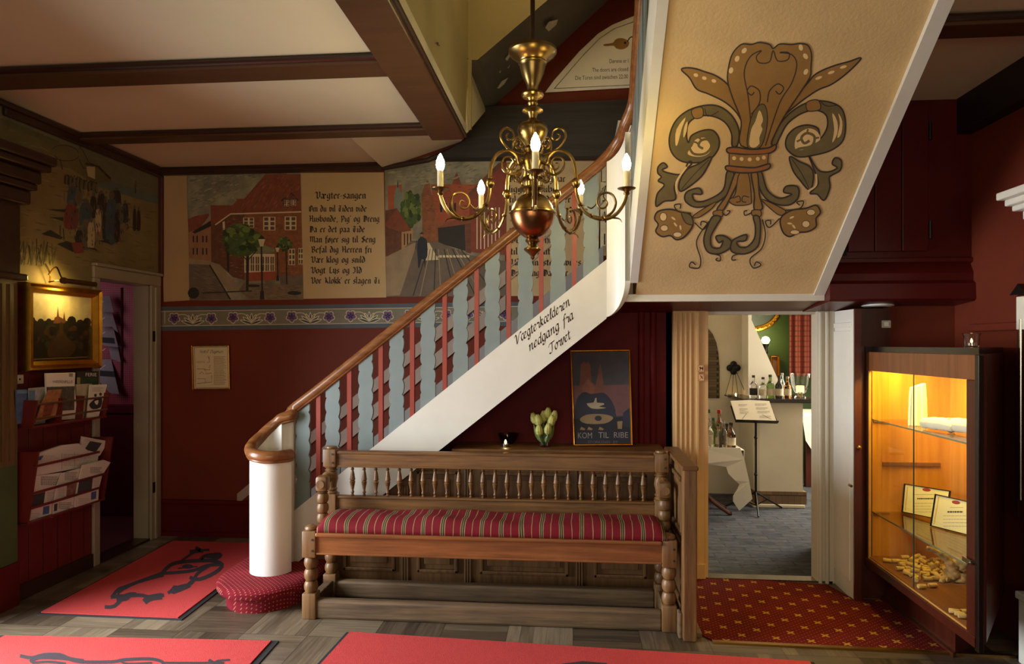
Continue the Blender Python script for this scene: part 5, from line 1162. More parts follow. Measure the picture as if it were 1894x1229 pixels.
# ================================================================ beach mural on the left wall
pt = Painter((XL, 0, 0), (1, 0, 0), step=.00003).crop(0, 200, 3.415)
sand, sand2, sea, skyb = paint(124, 106, 66, .18, 5), paint(98, 88, 50, .2, 6), paint(86, 94, 82, .12, 6), paint(104, 98, 74, .16, 4)
pt.poly([(20, -10), (330, 90), (620, 220), (1000, 390), (1000, 560), (700, 470), (440, 380), (20, 330)], skyb); pt.poly([(610, 470), (720, 468), (1000, 556), (1000, 610), (610, 500)], sea); pt.poly([(0, 60), (200, 140), (420, 240), (600, 330), (710, 465), (600, 480), (440, 380), (200, 330), (0, 230)], sand2)
pt.poly([(80, 400), (400, 380), (620, 500), (1000, 610), (1000, 1040), (600, 990), (80, 1080)], sand)
pt.brush([(80, 410), (400, 385), (620, 505), (995, 615), (995, 1030), (600, 985), (85, 1070)], 300, (sand2, paint(132, 114, 72), paint(112, 98, 60)), 70, 8, .2, 9); pt.brush([(30, 10), (330, 100), (995, 400), (995, 550), (440, 375), (30, 320)], 160, (paint(96, 94, 74), paint(112, 104, 78)), 80, 9, .4, 10)
dk, bl, rdm, gy, lt_ = paint(48, 42, 34, .2), paint(62, 74, 80, .2), paint(116, 54, 42, .2), paint(92, 82, 66, .2), paint(170, 150, 112, .1)
for q in ([(330, 260), (360, 240), (420, 235), (480, 260), (500, 300), (460, 330), (380, 330), (345, 300)], [(500, 240), (530, 280), (560, 340), (600, 360), (530, 380), (500, 320)]): pt.poly(q, sand2, 3); pt.stroke(q, 5, dk, 3)
pt.stroke([(540, 350), (620, 370), (700, 450)], 14, dk).stroke([(380, 320), (395, 390)], 6, dk).up(); pt.poly([(545, 370), (600, 370), (600, 450), (555, 430)], lt_)
def fig(x, y, h, w_, m1, m2=None):
    pt.poly([(x - w_ * .30, y - h * .82), (x + w_ * .30, y - h * .82), (x + w_ * .5, y - h * .45), (x + w_ * .4, y), (x - w_ * .45, y), (x - w_ * .5, y - h * .45)], m1, 2); pt.disc(x, y - h * .91, w_ * .24, h * .09, m2 or gy, 8); pt.L -= 1.6
rd2 = random.Random(11)
for i in range(26): fig(410 + i * 8 + rd2.random() * 6, 470 + i * 2.2 + rd2.random() * 16, 62, 16, (dk, gy, sand2)[i % 3], dk)
pt.L = math.ceil(pt.L) + 1
for x, y, h, w_, m in ((460, 620, 150, 70, bl), (500, 600, 110, 46, gy), (590, 690, 160, 44, dk), (640, 640, 120, 50, dk), (620, 780, 170, 36, lt_), (735, 620, 120, 60, dk), (790, 720, 140, 42, dk), (755, 730, 130, 50, gy), (668, 825, 270, 44, dk), (705, 850, 330, 76, bl), (740, 840, 240, 36, dk), (450, 760, 180, 90, rdm), (540, 740, 170, 80, bl), (545, 890, 190, 100, gy), (500, 880, 130, 46, dk), (575, 880, 190, 46, lt_), (850, 770, 160, 22, dk), (876, 772, 150, 24, dk)): fig(x, y, h, w_, m)
pt.L = math.ceil(pt.L) + 1
pt.brush([(400, 480), (640, 470), (820, 600), (820, 850), (560, 900), (400, 780)], 240, (dk, bl, gy, paint(74, 60, 44), rdm), 34, 7, 1.5, 12)
for q in ([(260, 795), (380, 830), (400, 820), (320, 770)], [(360, 860), (460, 910), (540, 880), (420, 840)], [(620, 840), (700, 860), (680, 830)], [(290, 640), (410, 660), (420, 640)], [(800, 745), (880, 772), (870, 760)], [(540, 880), (620, 905), (600, 885)], [(310, 690), (400, 715), (400, 690)]): pt.poly(q, dk)
pt.poly([(450, 850), (520, 850), (530, 915), (470, 920)], rdm); pt.stroke([(380, 740), (380, 830)], 6, dk).stroke([(400, 760), (405, 830)], 6, dk).up()
for i in range(40):
    x = 90 + rd2.random() * 250; y = 960 + rd2.random() * 40; pt.stroke([(x, y), (x + rd2.uniform(-25, 40), y - 60 - rd2.random() * 90)], 5, (sand2, paint(84, 82, 48), dk)[i % 3])
pt.up()
for i in range(14): x = 40 + i * 24; pt.disc(x, 90 + i * 10, 26, 18, paint(84, 82, 48), 8); pt.L -= .6
for i in range(3): pt.stroke([(855, 540), (857, 460)], 6, dk).poly([(845, 500), (868, 500), (858, 450)], gy)
pt.L = math.ceil(pt.L) + 1
pt.nib('ooos', 930, 1015, 16, dk, 45, .5)
o = pt.build('beach_mural', org=(XL, 4.4, 2.4)); tag(o, 'dim mural of people in old dress on a beach above the left doorway', 'mural')

# ================================================================ framed things
def mitre(mb, c, n, w_, d, mi=0, prof=((0, .5), (.15, 1.0), (.4, .75), (.62, .85), (1.0, .35))):
    c = [Vector(p) for p in c]; n = Vector(n).normalized(); k = len(c); rows = []
    cen = sum(c, Vector()) / k
    for i in range(k):
        e1 = (c[(i+1) % k] - c[i]).normalized(); e0 = (c[i-1] - c[i]).normalized(); bis = e1 + e0; s = bis.length; rows.append(bis * (w_ / max(.3, e1.cross(e0).length)))
    L = []
    for t, h in ((0, 0),) + prof + ((1.0, 0),): L.append([c[i] + rows[i] * t + n * (d * h) for i in range(k)])
    vs = [p for l in L for p in l]; fs = []
    for a in range(len(L) - 1):
        for i in range(k): fs.append((a*k+i, a*k+(i+1) % k, (a+1)*k+(i+1) % k, (a+1)*k+i))
    mb.add(vs, fs, mi); return [c[i] + rows[i] for i in range(k)]
# oil painting on the left wall
xp = XL + .035
cor = [P(40, 521, X=xp), P(178, 533, X=xp), P(178, 677, X=xp), P(40, 693, X=xp)]
cor[1].z = cor[0].z; cor[2].z = cor[3].z = (cor[2].z + cor[3].z) / 2
op = thing('framed_painting', (XL, 4.06, 1.33), 'gilt framed landscape painting with a dark church under a bright cloudy sky', 'painting')
mb = MB(); inn = mitre(mb, cor, (1, 0, 0), .058, .05); mb.prism([p + Vector((-.03, 0, 0)) for p in cor], (.03, 0, 0)); mb.build('frame', M['gilt'], op, smooth=True)
pt = Painter((xp + .006, 0, 0), (1, 0, 0), step=.00003).crop(30, 480, 4.727)
skyo = plain('oil_cloudy_sky', rgb(190, 172, 126), .5, 0, .3, 9, .2, 60); oil1, oil2, oil3 = paint(34, 28, 16, .3, 20, .4), paint(58, 40, 20, .3, 14, .4), paint(96, 60, 34, .2, 14, .4)
pt.poly([(95, 255), (665, 300), (665, 930), (95, 950)], skyo)
pt.poly([(95, 560), (200, 540), (350, 530), (640, 560), (665, 600), (665, 930), (95, 950)], oil1)
pt.poly([(325, 560), (335, 510), (355, 500), (364, 405), (374, 500), (410, 520), (419, 455), (428, 520), (440, 560)], oil3)
for i in range(70): pt.disc(100 + rd.random() * 560, 590 + rd.random() * 180, 16 + rd.random() * 22, 14 + rd.random() * 18, (oil1, oil2, paint(40, 42, 22, .3, 20, .4), paint(26, 20, 12, .3, 20, .4))[i % 4], 8); pt.L -= .8
pt.L = math.ceil(pt.L) + 1
for x, y, r in ((130, 540, 40), (215, 550, 30), (285, 545, 26), (485, 540, 40), (560, 570, 40), (620, 550, 36), (105, 600, 40), (160, 570, 36), (450, 575, 30)): pt.disc(x, y, r, r * 1.1, oil1, 9); pt.L -= .7
pt.L = math.ceil(pt.L) + 1; pt.poly([(300, 720), (370, 640), (380, 560), (410, 560), (420, 650), (520, 760), (460, 850), (280, 850)], oil2, 4); pt.poly([(120, 872), (630, 850), (630, 858), (120, 880)], paint(110, 80, 36)); 
for i in range(26): pt.rect(130 + i * 19, 888 - i * .8, 138 + i * 19, 908 - i * .8, paint(64, 48, 26)); pt.L -= 1
cv = pt.build('canvas', op)
lp = thing('picture_lamp', (XL, 4.10, 1.88), 'brass picture lamp on bent arms above the gilt landscape painting', 'lamp')
la = P(118, 518, X=XL + .16); lb = P(176, 534, X=XL + .16); lb.z = la.z = .5 * (la.z + lb.z) + .01
mb = MB(); mb.tube([la, lb], .017, 12); mb.lathe([(.019, -.012), (.022, 0), (.019, .012)], la, 12, (lb - la)); mb.build('shade', M['brass'], lp, smooth=True)
mb = MB(); a0 = Vector((XL + .02, P(92, 540, X=XL + .02).y, 1.87)); a1 = P(83, 494, X=XL + .03)
mb.tube(catmull([P(92, 523, X=XL + .02), P(92, 505, X=XL + .04), P(83, 488, X=XL + .02)], 4), .0045, 6); mb.tube(catmull([P(90, 508, X=XL + .03), P(100, 496, X=XL + .08), P(106, 496, X=XL + .12), P(113, 512, X=XL + .15), la], 5), .005, 6); mb.tube(catmull([P(90, 522, X=XL + .05), P(105, 520, X=XL + .1), la], 4), .004, 6); mb.build('arm', M['brass'], lp, smooth=True)
lpl = (la + lb) / 2
area('picture_lamp_light', (XL + .155, la.y + .10, la.z - .02), (XL + .02, la.y + .06, la.z - .11), .05, .16, 1.5, (1.0, .74, .22), 175)
point('picture_lamp_glow', (XL + .085, la.y + .02, la.z + .012), .42, (1.0, .70, .2), .012)
# hotel notice
yn = YB - .012
cor = [P(355, 639, Y=yn), P(425, 638, Y=yn), P(427, 721, Y=yn), P(357, 722, Y=yn)]
hs = thing('framed_notice', (cor[3].x + .14, YB, cor[3].z), 'cream hotel notice with small print in a thin gold frame on the red back wall', 'notice')
mb = MB(); mitre(mb, cor, (0, -1, 0), .012, .014); mb.prism([p + Vector((0, .011, 0)) for p in cor], (0, -.008, 0)); mb.build('frame', M['gold_edge'], hs)
pt = Painter((0, yn - .004, 0), (0, -1, 0), step=.00003).crop(0, 460, 3.32); gr = paint(120, 106, 86)
pt.poly([(1186, 602), (1405, 599), (1412, 860), (1194, 863)], paint(214, 194, 152, .05)); pt.poly([(1192, 606), (1400, 603), (1406, 855), (1200, 858)], paint(110, 94, 70)); pt.poly([(1195, 609), (1397, 606), (1403, 852), (1203, 855)], paint(214, 194, 152, .05))
pt.nib('Hotel Dagmar', 1222, 642, 13, M['ink'], 50, .7, .3, 0, SCRIPT, 2, 0, 145)
pt.lines(1312, 662, 1392, 840, 26, gr, .4, seed=3); pt.lines(1204, 690, 1260, 704, 2, gr); pt.up()
for q in ([(1270, 700), (1285, 700), (1285, 660), (1276, 660), (1285, 680)], [(1208, 740), (1260, 740), (1262, 770), (1300, 765)], [(1250, 745), (1290, 745), (1290, 715), (1280, 735)], [(1208, 830), (1300, 820), (1300, 780)], [(1210, 800), (1260, 800), (1262, 825)], [(1225, 770), (1240, 758), (1250, 772)]): pt.stroke(q, 2.5, M['ink'])
pt.build('sheet', hs)
# poster standing on the shelf
pn = Vector((0, -1, .17)).normalized(); p0 = Vector((.2, 4.345, .856))
pt = Painter(p0, pn, step=.00005, base=.006).crop(840, 620, 5.122)
cor = [Pn(840 + x / 5.122, 620 + y / 5.122, p0, pn) for x, y in ((1100, 148), (1666, 140), (1690, 1046), (1128, 1050))]
po = thing('framed_poster', tuple((cor[2] + cor[3]) / 2), 'dark travel poster lettered KOM TIL RIBE in a narrow gold frame on the oak shelf', 'poster')
mb = MB(); mitre(mb, cor, pn, .012, .016); mb.prism([p - pn * .004 for p in cor], pn * .008); mb.build('frame', M['gold_edge'], po)
nv, nv2, pk, gld, wh2 = paint(34, 36, 52, .15), paint(56, 54, 64, .15), paint(104, 62, 56, .15), paint(128, 104, 74, .1), paint(150, 134, 112, .1)
pt.poly([(1112, 160), (1655, 152), (1678, 1036), (1140, 1040)], nv2); pt.poly([(1120, 480), (1670, 470), (1676, 760), (1130, 780)], paint(98, 62, 64, .15))
pt.poly([(1185, 560), (1200, 280), (1225, 250), (1250, 270), (1265, 250), (1290, 280), (1300, 440), (1340, 480), (1370, 330), (1385, 270), (1400, 340), (1420, 520), (1420, 600), (1190, 600)], pk); pt.poly([(1210, 500), (1270, 410), (1330, 500), (1320, 560), (1220, 560)], paint(122, 74, 62))
pt.poly([(1140, 760), (1160, 610), (1230, 540), (1300, 560), (1420, 550), (1500, 640), (1530, 740), (1500, 800), (1150, 810)], nv, 3); pt.poly([(1135, 800), (1300, 790), (1660, 770), (1678, 1036), (1140, 1040)], paint(24, 22, 34)); pt.poly([(1600, 740), (1660, 690), (1668, 880), (1600, 860)], nv)
pt.poly([(1190, 800), (1260, 755), (1400, 750), (1490, 770), (1500, 800), (1420, 840), (1250, 840)], gld, 3); pt.disc(1365, 790, 34, 26, nv); pt.poly([(1545, 820), (1595, 815), (1590, 890), (1550, 890)], gld)
pt.poly([(1255, 650), (1320, 640), (1335, 600), (1350, 600), (1352, 640), (1410, 645), (1420, 660), (1370, 680), (1440, 690), (1380, 700), (1330, 700), (1290, 690)], wh2, 2)
for x in (1215, 1285, 1390): pt.poly([(x - 25, 898), (x - 10, 870), (x + 28, 890), (x + 20, 902)], gld)
tx = paint(126, 118, 112, .06)
pt.font('KOM', 1168, 980, 56, tx, 138).font('TIL', 1365, 976, 56, tx, 100).font('RIBE', 1508, 974, 54, tx, 140); pt.font('STORKENES  BY', 1265, 1028, 26, paint(84, 76, 82), 285)
pt.build('print', po)
# key sign on the upper red wall
ys = YB - .006
pt = Painter((0, ys, 0), (0, -1, 0), step=.00005, base=.004).crop(600, 0, 2.927)
out = [(1195, 502), (1240, 440), (1380, 280), (1480, 185), (1560, 135), (1680, 86), (1760, 80), (1760, 470)]
mb = MB(); mb.prism([Pn(600 + x / 2.927, y / 2.927, (0, ys, 0), Vector((0, -1, 0))) for x, y in out], (0, -.004, 0))
kb = tag(mb.build('triangular_sign', paint(236, 228, 216, .03), org=(.05, YB, 3.4)), 'white triangular sign with key picture and door closing notice in three languages', 'sign')
pt.stroke([(1245, 480), (1400, 300), (1490, 208), (1570, 155), (1690, 112)], 3, M['ink']).stroke([(1245, 480), (1760, 455)], 3, M['ink']).up()
kg = paint(150, 108, 50); pt.poly([(1512, 240), (1560, 232), (1575, 215), (1600, 206), (1630, 212), (1650, 230), (1640, 255), (1610, 268), (1580, 262), (1565, 248), (1520, 250)], kg, 3); pt.stroke([(1640, 225), (1660, 200), (1690, 210)], 6, M['ink'], 3).disc(1628, 232, 7, 7, M['ink'])
srf = M['ink']
pt.nib
for tx, x, y, fit in (('Dørene er l', 1542, 342, 104), ('The doors are closed', 1450, 390, 195), ('Die Türen sind zwischen 22.00', 1357, 433, 287)): pt.font(tx, x, y, 22, srf, fit, -.03)
kl = pt.build('print', kb)
# small prohibition stickers on the fluted pilaster
pt = Painter((0, 4.434, 0), (0, -1, 0)).crop(1270, 560, 5.12); rs = paint(150, 52, 36)
def sticker(x, y, w_, h_, label, draw):
    q = Painter((0, 4.434, 0), (0, -1, 0)).crop(1270, 560, 5.12); q.poly([(x, y), (x + w_, y), (x + w_, y + h_), (x, y + h_)], paint(214, 170, 120)); q.stroke([(x + 2, y + 2), (x + w_ - 2, y + 2), (x + w_ - 2, y + h_ - 2), (x + 2, y + h_ - 2)], 4, rs, 0, True).up(); draw(q); c = P(1270 + (x + w_ / 2) / 5.12, 560 + y / 5.12, Y=4.434); tag(q.build('sticker', org=tuple(c)), label, 'sticker')
sticker(106, 592, 62, 66, 'small no dogs sticker with black dog on the tan door pilaster', lambda q: (q.poly([(118, 615), (128, 605), (134, 615), (154, 616), (160, 606), (158, 628), (156, 645), (150, 645), (148, 630), (132, 630), (130, 645), (124, 645), (124, 622)], M['ink']), q.stroke([(112, 652), (162, 598)], 4, rs)))
sticker(110, 678, 60, 66, 'small no smoking style sticker below the dog sticker on tan pilaster', lambda q: (q.stroke([(130, 690), (152, 722)], 7, M['ink']), q.stroke([(115, 738), (165, 684)], 4, rs)))

# ================================================================ mats
def mat_thing(a, b, c, label, border, drawer, crop):
    # a near left, b near right, c far left on the floor
    a, b, c = [Vector((p.x, p.y, 0)) for p in (a, b, c)]; u = (b - a); v = (c - a); d = a + u + v
    t = thing('door_mat', tuple((a + d) / 2), label, 'mat')
    mb = MB(); q = [a, b, d, c]; ctr = (a + d) / 2; mb.prism(q, (0, 0, .006)); mb.build('rubber_edge', M['rubber'], t)
    un, vn = u.normalized(), v.normalized()
    i_ = [a + un * border[0] + vn * border[2], b - un * border[1] + vn * border[2], d - un * border[1] - vn * border[3], c + un * border[0] - vn * border[3]]
    mb = MB(); mb.prism([p + Vector((0, 0, .002)) for p in i_], (0, 0, .010)); mb.build('pile', M['mat'], t)
    if drawer:
        pt = Painter((0, 0, .012), (0, 0, 1), step=.00003, base=.0008).crop(*crop); drawer(pt); o = pt.build('figure', t); o['label'] = 'black watchman figure'
def man1(pt):
    D = M['matdraw']
    S = lambda q, w_=12: pt.stroke(q, w_ * 1.35, D, 3)
    S([(570, 885), (600, 850), (640, 835), (830, 765)], 12); S([(600, 880), (610, 860), (700, 815), (830, 780)], 9); S([(530, 940), (580, 935), (640, 880), (690, 875)], 14); S([(560, 890), (700, 880), (760, 890), (830, 880)], 14); S([(590, 905), (640, 900), (660, 880)], 12)
    S([(730, 915), (760, 895), (820, 885)], 24); S([(820, 770), (860, 730), (920, 712), (1060, 705), (1125, 725), (1090, 765), (1010, 800), (960, 790)], 14); S([(820, 770), (900, 765), (980, 755), (1050, 730), (1125, 725)], 12)
    S([(850, 870), (900, 840), (970, 820), (1000, 770), (1060, 730)], 12); pt.up(); pt.poly([(850, 865), (880, 830), (930, 835), (970, 800), (965, 840), (920, 860), (880, 875)], D)
    S([(920, 705), (990, 660), (1060, 650)], 9); S([(960, 660), (1010, 655), (990, 640), (1030, 660)], 14); S([(1010, 705), (1040, 680), (1115, 672), (1105, 690), (1060, 705), (1020, 700)], 12); pt.up(); pt.disc(1070, 682, 45, 12, D); pt.disc(950, 735, 30, 12, D); S([(900, 745), (1000, 735)], 5)
mat_thing(P(66, 1138, Z=0), P(336, 1149, Z=0), P(318, 1002, Z=0), 'red door mat with a black line figure lying in front of the left doorway', (.02, .03, .015, .02), man1, (0, 780, 2.7375))
def man2(pt):
    D = M['matdraw']; S = lambda q, w_=14: pt.stroke(q, w_, D, 3)
    S([(100, 470), (160, 480), (220, 465), (300, 465), (350, 485), (420, 495)], 18); S([(150, 500), (200, 480), (330, 485), (400, 500), (560, 500), (620, 490), (740, 485), (800, 495), (820, 511)], 16); S([(160, 505), (250, 500), (330, 510)], 12); S([(820, 505), (1050, 505), (1090, 495), (1150, 490)], 10); S([(1045, 490), (1070, 505), (1120, 508)], 16)
    S([(600, 495), (640, 510), (760, 505)], 10)
fa, fb = P(0, 1178, Z=0), P(516, 1188, Z=0); fd = (fb - fa).normalized(); fp = Vector((fd.y, -fd.x, 0))
mat_thing(fb - fd * 1.45 + fp * .85, fb + fp * .85, fb - fd * 1.45, 'red door mat with black figure at the lower left corner of the picture', (.03, .035, .03, .012), man2, (0, 1040, 2.706))
fa, fb = P(641, 1172, Z=0), P(1509, 1228, Z=0); fd = (fb - fa).normalized(); fp = Vector((fd.y, -fd.x, 0))
def man3(pt): pt.poly([(640, 545), (760, 530), (880, 540), (900, 560), (640, 560)], M['matdraw'])
mat_thing(fa + fp * .85, fa + fp * .85 + fd * 2.3, fa, 'large red door mat on the parquet in front of the oak bench', (.02, .02, .02, .006), man3, (800, 1030, 2.738))
# ================================================================ things on the left wall
so = P(36, 702, X=XL + .01)
sk = thing('wall_socket', tuple(so), 'small cream square wall socket below the gilt painting', 'socket')
mb = MB(); mb.bbox((XL, so.y - .03, so.z - .027), (XL + .012, so.y + .03, so.z + .027), .004); mb.build('plate', M['offwhite'], sk)
mb = MB(); mb.lathe([(.006, 0), (.006, .002)], (XL + .012, so.y, so.z), 8, (1, 0, 0)); mb.build('hole', M['ink'], sk)
rackm = plain('rack_red', rgb(96, 28, 22), .4, 0, .1, 5)
br = thing('brochure_rack', (XL, 3.99, 1.02), 'red wooden brochure rack with two rods on the beadboard below the gilt painting', 'rack')
yr = (3.685, 3.93, 4.13, 4.31)
for i, y in enumerate((3.685, 4.30)):
    mb = MB(); mb.prism([(XL, y, 1.02), (XL + .115, y, 1.02), (XL + .145, y, 1.175), (XL, y, 1.175)], (0, .012, 0)); mb.build('side_panel', rackm, br)
for y in (3.90, 4.08): mb = MB(); mb.prism([(XL, y, 1.02), (XL + .115, y, 1.02), (XL + .13, y, 1.17), (XL, y, 1.175)], (0, .012, 0)); mb.build('divider', rackm, br)
mb = MB(); mb.box((XL, 3.685, 1.01), (XL + .12, 4.312, 1.022)); mb.box((XL, 3.685, 1.02), (XL + .008, 4.312, 1.175)); mb.build('tray', rackm, br)
for x, z in ((.142, 1.150), (.128, 1.065)): mb = MB(); mb.tube([(XL + x, 3.69, z), (XL + x, 4.305, z)], .0065, 8); mb.build('rod', plain('rod_wood', rgb(84, 56, 34), .5), br, smooth=True)
nb = Vector((1, 0, -.10)).normalized()
def leafy(name, poly, x, th, mat, draw, label, cat, crop, n=nb, grp=None, z0=None):
    p0 = Vector((x, 4.0, 1.1)) if z0 is None else Vector((x, 4.0, z0))
    conv = lambda q: Pn(crop[0] + q[0] / crop[2], crop[1] + q[1] / crop[2], p0, n)
    q = [conv(a) for a in poly]; c = sum(q, Vector()) / len(q); low = min(p.z for p in q)
    t = thing(name, (c.x, c.y, low), label, cat, grp)
    mb = MB(); mb.prism([p - n * th for p in q], n * th); mb.build('pages', mat, t)
    if draw:
        pt = Painter(p0, n, step=.00005, base=.0006).crop(*crop); draw(pt); pt.build('print', t)
    return t
CG = (0, 660, 3.84); G_ = CG
pap, pgr, pbk, pbl = M['paper'], paint(150, 144, 134, .06), paint(54, 52, 52, .1), paint(62, 84, 122, .2, 20)
leafy('brochure', [(115, 236), (204, 232), (207, 470), (118, 480)], XL + .055, .006, paint(66, 92, 128, .3, 24), lambda p: p.rect(120, 240, 200, 262, paint(100, 130, 160)), 'blue brochure at the near end of the red brochure rack', 'brochure', CG)
leafy('brochure', [(206, 226), (326, 216), (322, 470), (212, 490)], XL + .07, .006, paint(150, 150, 146, .3, 26), lambda p: p.rect(206, 240, 250, 470, paint(90, 120, 150, .3, 30)), 'grey and white photo brochure beside the blue brochure in the rack', 'brochure', CG)
def d_hoj(p):
    p.poly([(330, 216), (530, 210), (528, 380), (335, 390)], paint(84, 78, 66, .4, 40)); p.font('HØJSENPLUS', 374, 186, 17, pbk, 142); p.lines(440, 184, 515, 192, 1, pgr); p.rect(490, 118, 518, 144, pgr)
leafy('brochure', [(328, 120), (535, 115), (530, 215), (552, 440), (440, 450), (335, 390)], XL + .080, .012, pap, d_hoj, 'tall white brochure with dark heading in the middle of the red rack', 'brochure', CG)
leafy('brochure', [(345, 240), (442, 233), (392, 430), (250, 470), (300, 330)], XL + .098, .006, paint(160, 106, 66, .35, 24), lambda p: p.poly([(320, 330), (390, 320), (360, 420), (300, 430)], paint(120, 60, 36, .4, 40)), 'orange brochure leaning across the front of the red rack', 'brochure', CG)
leafy('brochure', [(545, 108), (702, 104), (692, 440), (550, 440)], XL + .060, .008, paint(44, 46, 36, .2), lambda p: (p.font('FERIE', 606, 140, 24, pap, 80), p.rect(575, 150, 690, 200, paint(46, 62, 36, .3, 30)), p.rect(545, 148, 570, 196, paint(150, 140, 96, .2))), 'dark green holiday magazine lettered FERIE at the back of the red rack', 'magazine', CG)
leafy('brochure', [(543, 200), (655, 194), (640, 440), (552, 440)], XL + .078, .014, paint(176, 164, 136), lambda p: p.stroke([(580, 200), (585, 400)], 2, pgr), 'stack of plain cream leaflets in front of the dark green magazine', 'leaflet', CG)
leafy('brochure', [(640, 202), (762, 198), (700, 432), (618, 434)], XL + .102, .006, pap, lambda p: (p.lines(655, 215, 735, 250, 4, pgr), p.poly([(640, 330), (690, 290), (725, 300), (715, 360), (660, 375), (635, 350)], pbk, 2), p.poly([(670, 320), (700, 310), (690, 345)], pap, 2), p.disc(678, 275, 10, 12, pbk), p.disc(714, 268, 10, 12, pbk)), 'white leaflet with black and white cows at the far end of the red rack', 'leaflet', CG)
# newspaper rack
nr = thing('newspaper_rack', (XL, 3.98, .468), 'red slanted newspaper rack holding five folded papers on the beadboard wall', 'rack')
for y in (3.685, 4.325):
    mb = MB(); mb.prism([(XL, y, .46), (XL + .085, y, .46), (XL + .15, y, .875), (XL, y, .875)], (0, .014, 0)); mb.build('side_panel', rackm, nr)
mb = MB(); mb.box((XL, 3.685, .46), (XL + .008, 4.339, .875)); mb.box((XL, 3.685, .452), (XL + .09, 4.339, .464)); mb.build('back_panel', rackm, nr)
nn = Vector((1, 0, -.16)).normalized(); pr0 = Vector((XL + .155, 4.0, .875))
for q in (((235, 775), (702, 686)), ((228, 965), (740, 842)), ((205, 1080), (702, 938))):
    a, b = [Pn(x / 3.84, 660 + y / 3.84, pr0, nn) for x, y in q]; b.z = a.z = (a.z + b.z) / 2; a.x = b.x = (a.x + b.x) / 2
    mb = MB(); mb.tube([a, b], .008, 8); mb.build('rod', rackm, nr, smooth=True)
def news(poly, dx, th, draw, label):
    return leafy('newspaper', poly, XL + dx, th, paint(196, 186, 172, .05, 10), draw, label, 'newspaper', CG, nn, None, .875)
news([(575, 640), (585, 568), (770, 602), (712, 700), (640, 745), (540, 720)], .105, .010, lambda p: (p.poly([(640, 600), (725, 615), (680, 680), (600, 660)], pbk), p.lines(600, 585, 700, 605, 3, pgr)), 'folded newspaper sticking out at the top far corner of the red rack')
news([(236, 790), (258, 695), (340, 665), (440, 632), (560, 618), (640, 680), (700, 700), (690, 770), (520, 800), (240, 850)], .118, .012, lambda p: (p.lines(270, 700, 420, 770, 9, pgr, .4, seed=5), p.lines(450, 690, 660, 780, 8, pgr, .4, seed=6), p.poly([(250, 745), (262, 712), (310, 705), (290, 735)], pbl), p.stroke([(440, 690), (440, 800)], 2, pbk), p.stroke([(530, 680), (530, 790)], 2, pbk)), 'long wavy newspaper across the upper tier of the red rack')
news([(245, 850), (440, 825), (400, 935), (380, 1060), (376, 1142), (190, 1187), (230, 960)], .126, .008, lambda p: (p.lines(290, 850, 420, 915, 7, pbk, .45, seed=7), p.poly([(232, 985), (322, 960), (310, 1050), (215, 1075)], pbk), p.lines(335, 960, 385, 1040, 7, pgr, .4, seed=8), p.poly([(308, 1068), (352, 1058), (348, 1115), (302, 1125)], pbl), p.lines(215, 1110, 290, 1150, 4, pgr)), 'newspaper at the near end of the lower tier in the red rack')
news([(440, 830), (590, 788), (566, 880), (536, 1010), (530, 1082), (378, 1122), (384, 1040), (402, 930)], .139, .008, lambda p: (p.lines(460, 820, 560, 880, 7, pbk, .4, seed=9), p.lines(410, 930, 470, 1000, 7, pgr, .4, seed=10), p.poly([(475, 915), (545, 900), (535, 980), (470, 995)], paint(120, 80, 66, .4, 40)), p.poly([(385, 1050), (410, 1042), (405, 1095), (382, 1100)], pbk), p.lines(415, 1035, 520, 1085, 5, pbk, .4, seed=12)), 'newspaper in the middle of the lower tier in the red rack')
news([(590, 772), (740, 735), (786, 752), (726, 845), (702, 940), (698, 1032), (535, 1072), (540, 1005), (562, 880)], .153, .010, lambda p: (p.lines(640, 785, 730, 830, 6, pbk, .4, seed=13), p.poly([(562, 885), (660, 865), (650, 955), (548, 980)], pbk), p.lines(665, 865, 715, 930, 7, pgr, .4, seed=14), p.poly([(648, 965), (685, 955), (682, 1010), (645, 1018)], pbl), p.lines(560, 1005, 640, 1050, 4, pgr)), 'newspaper at the far end of the lower tier in the red rack')
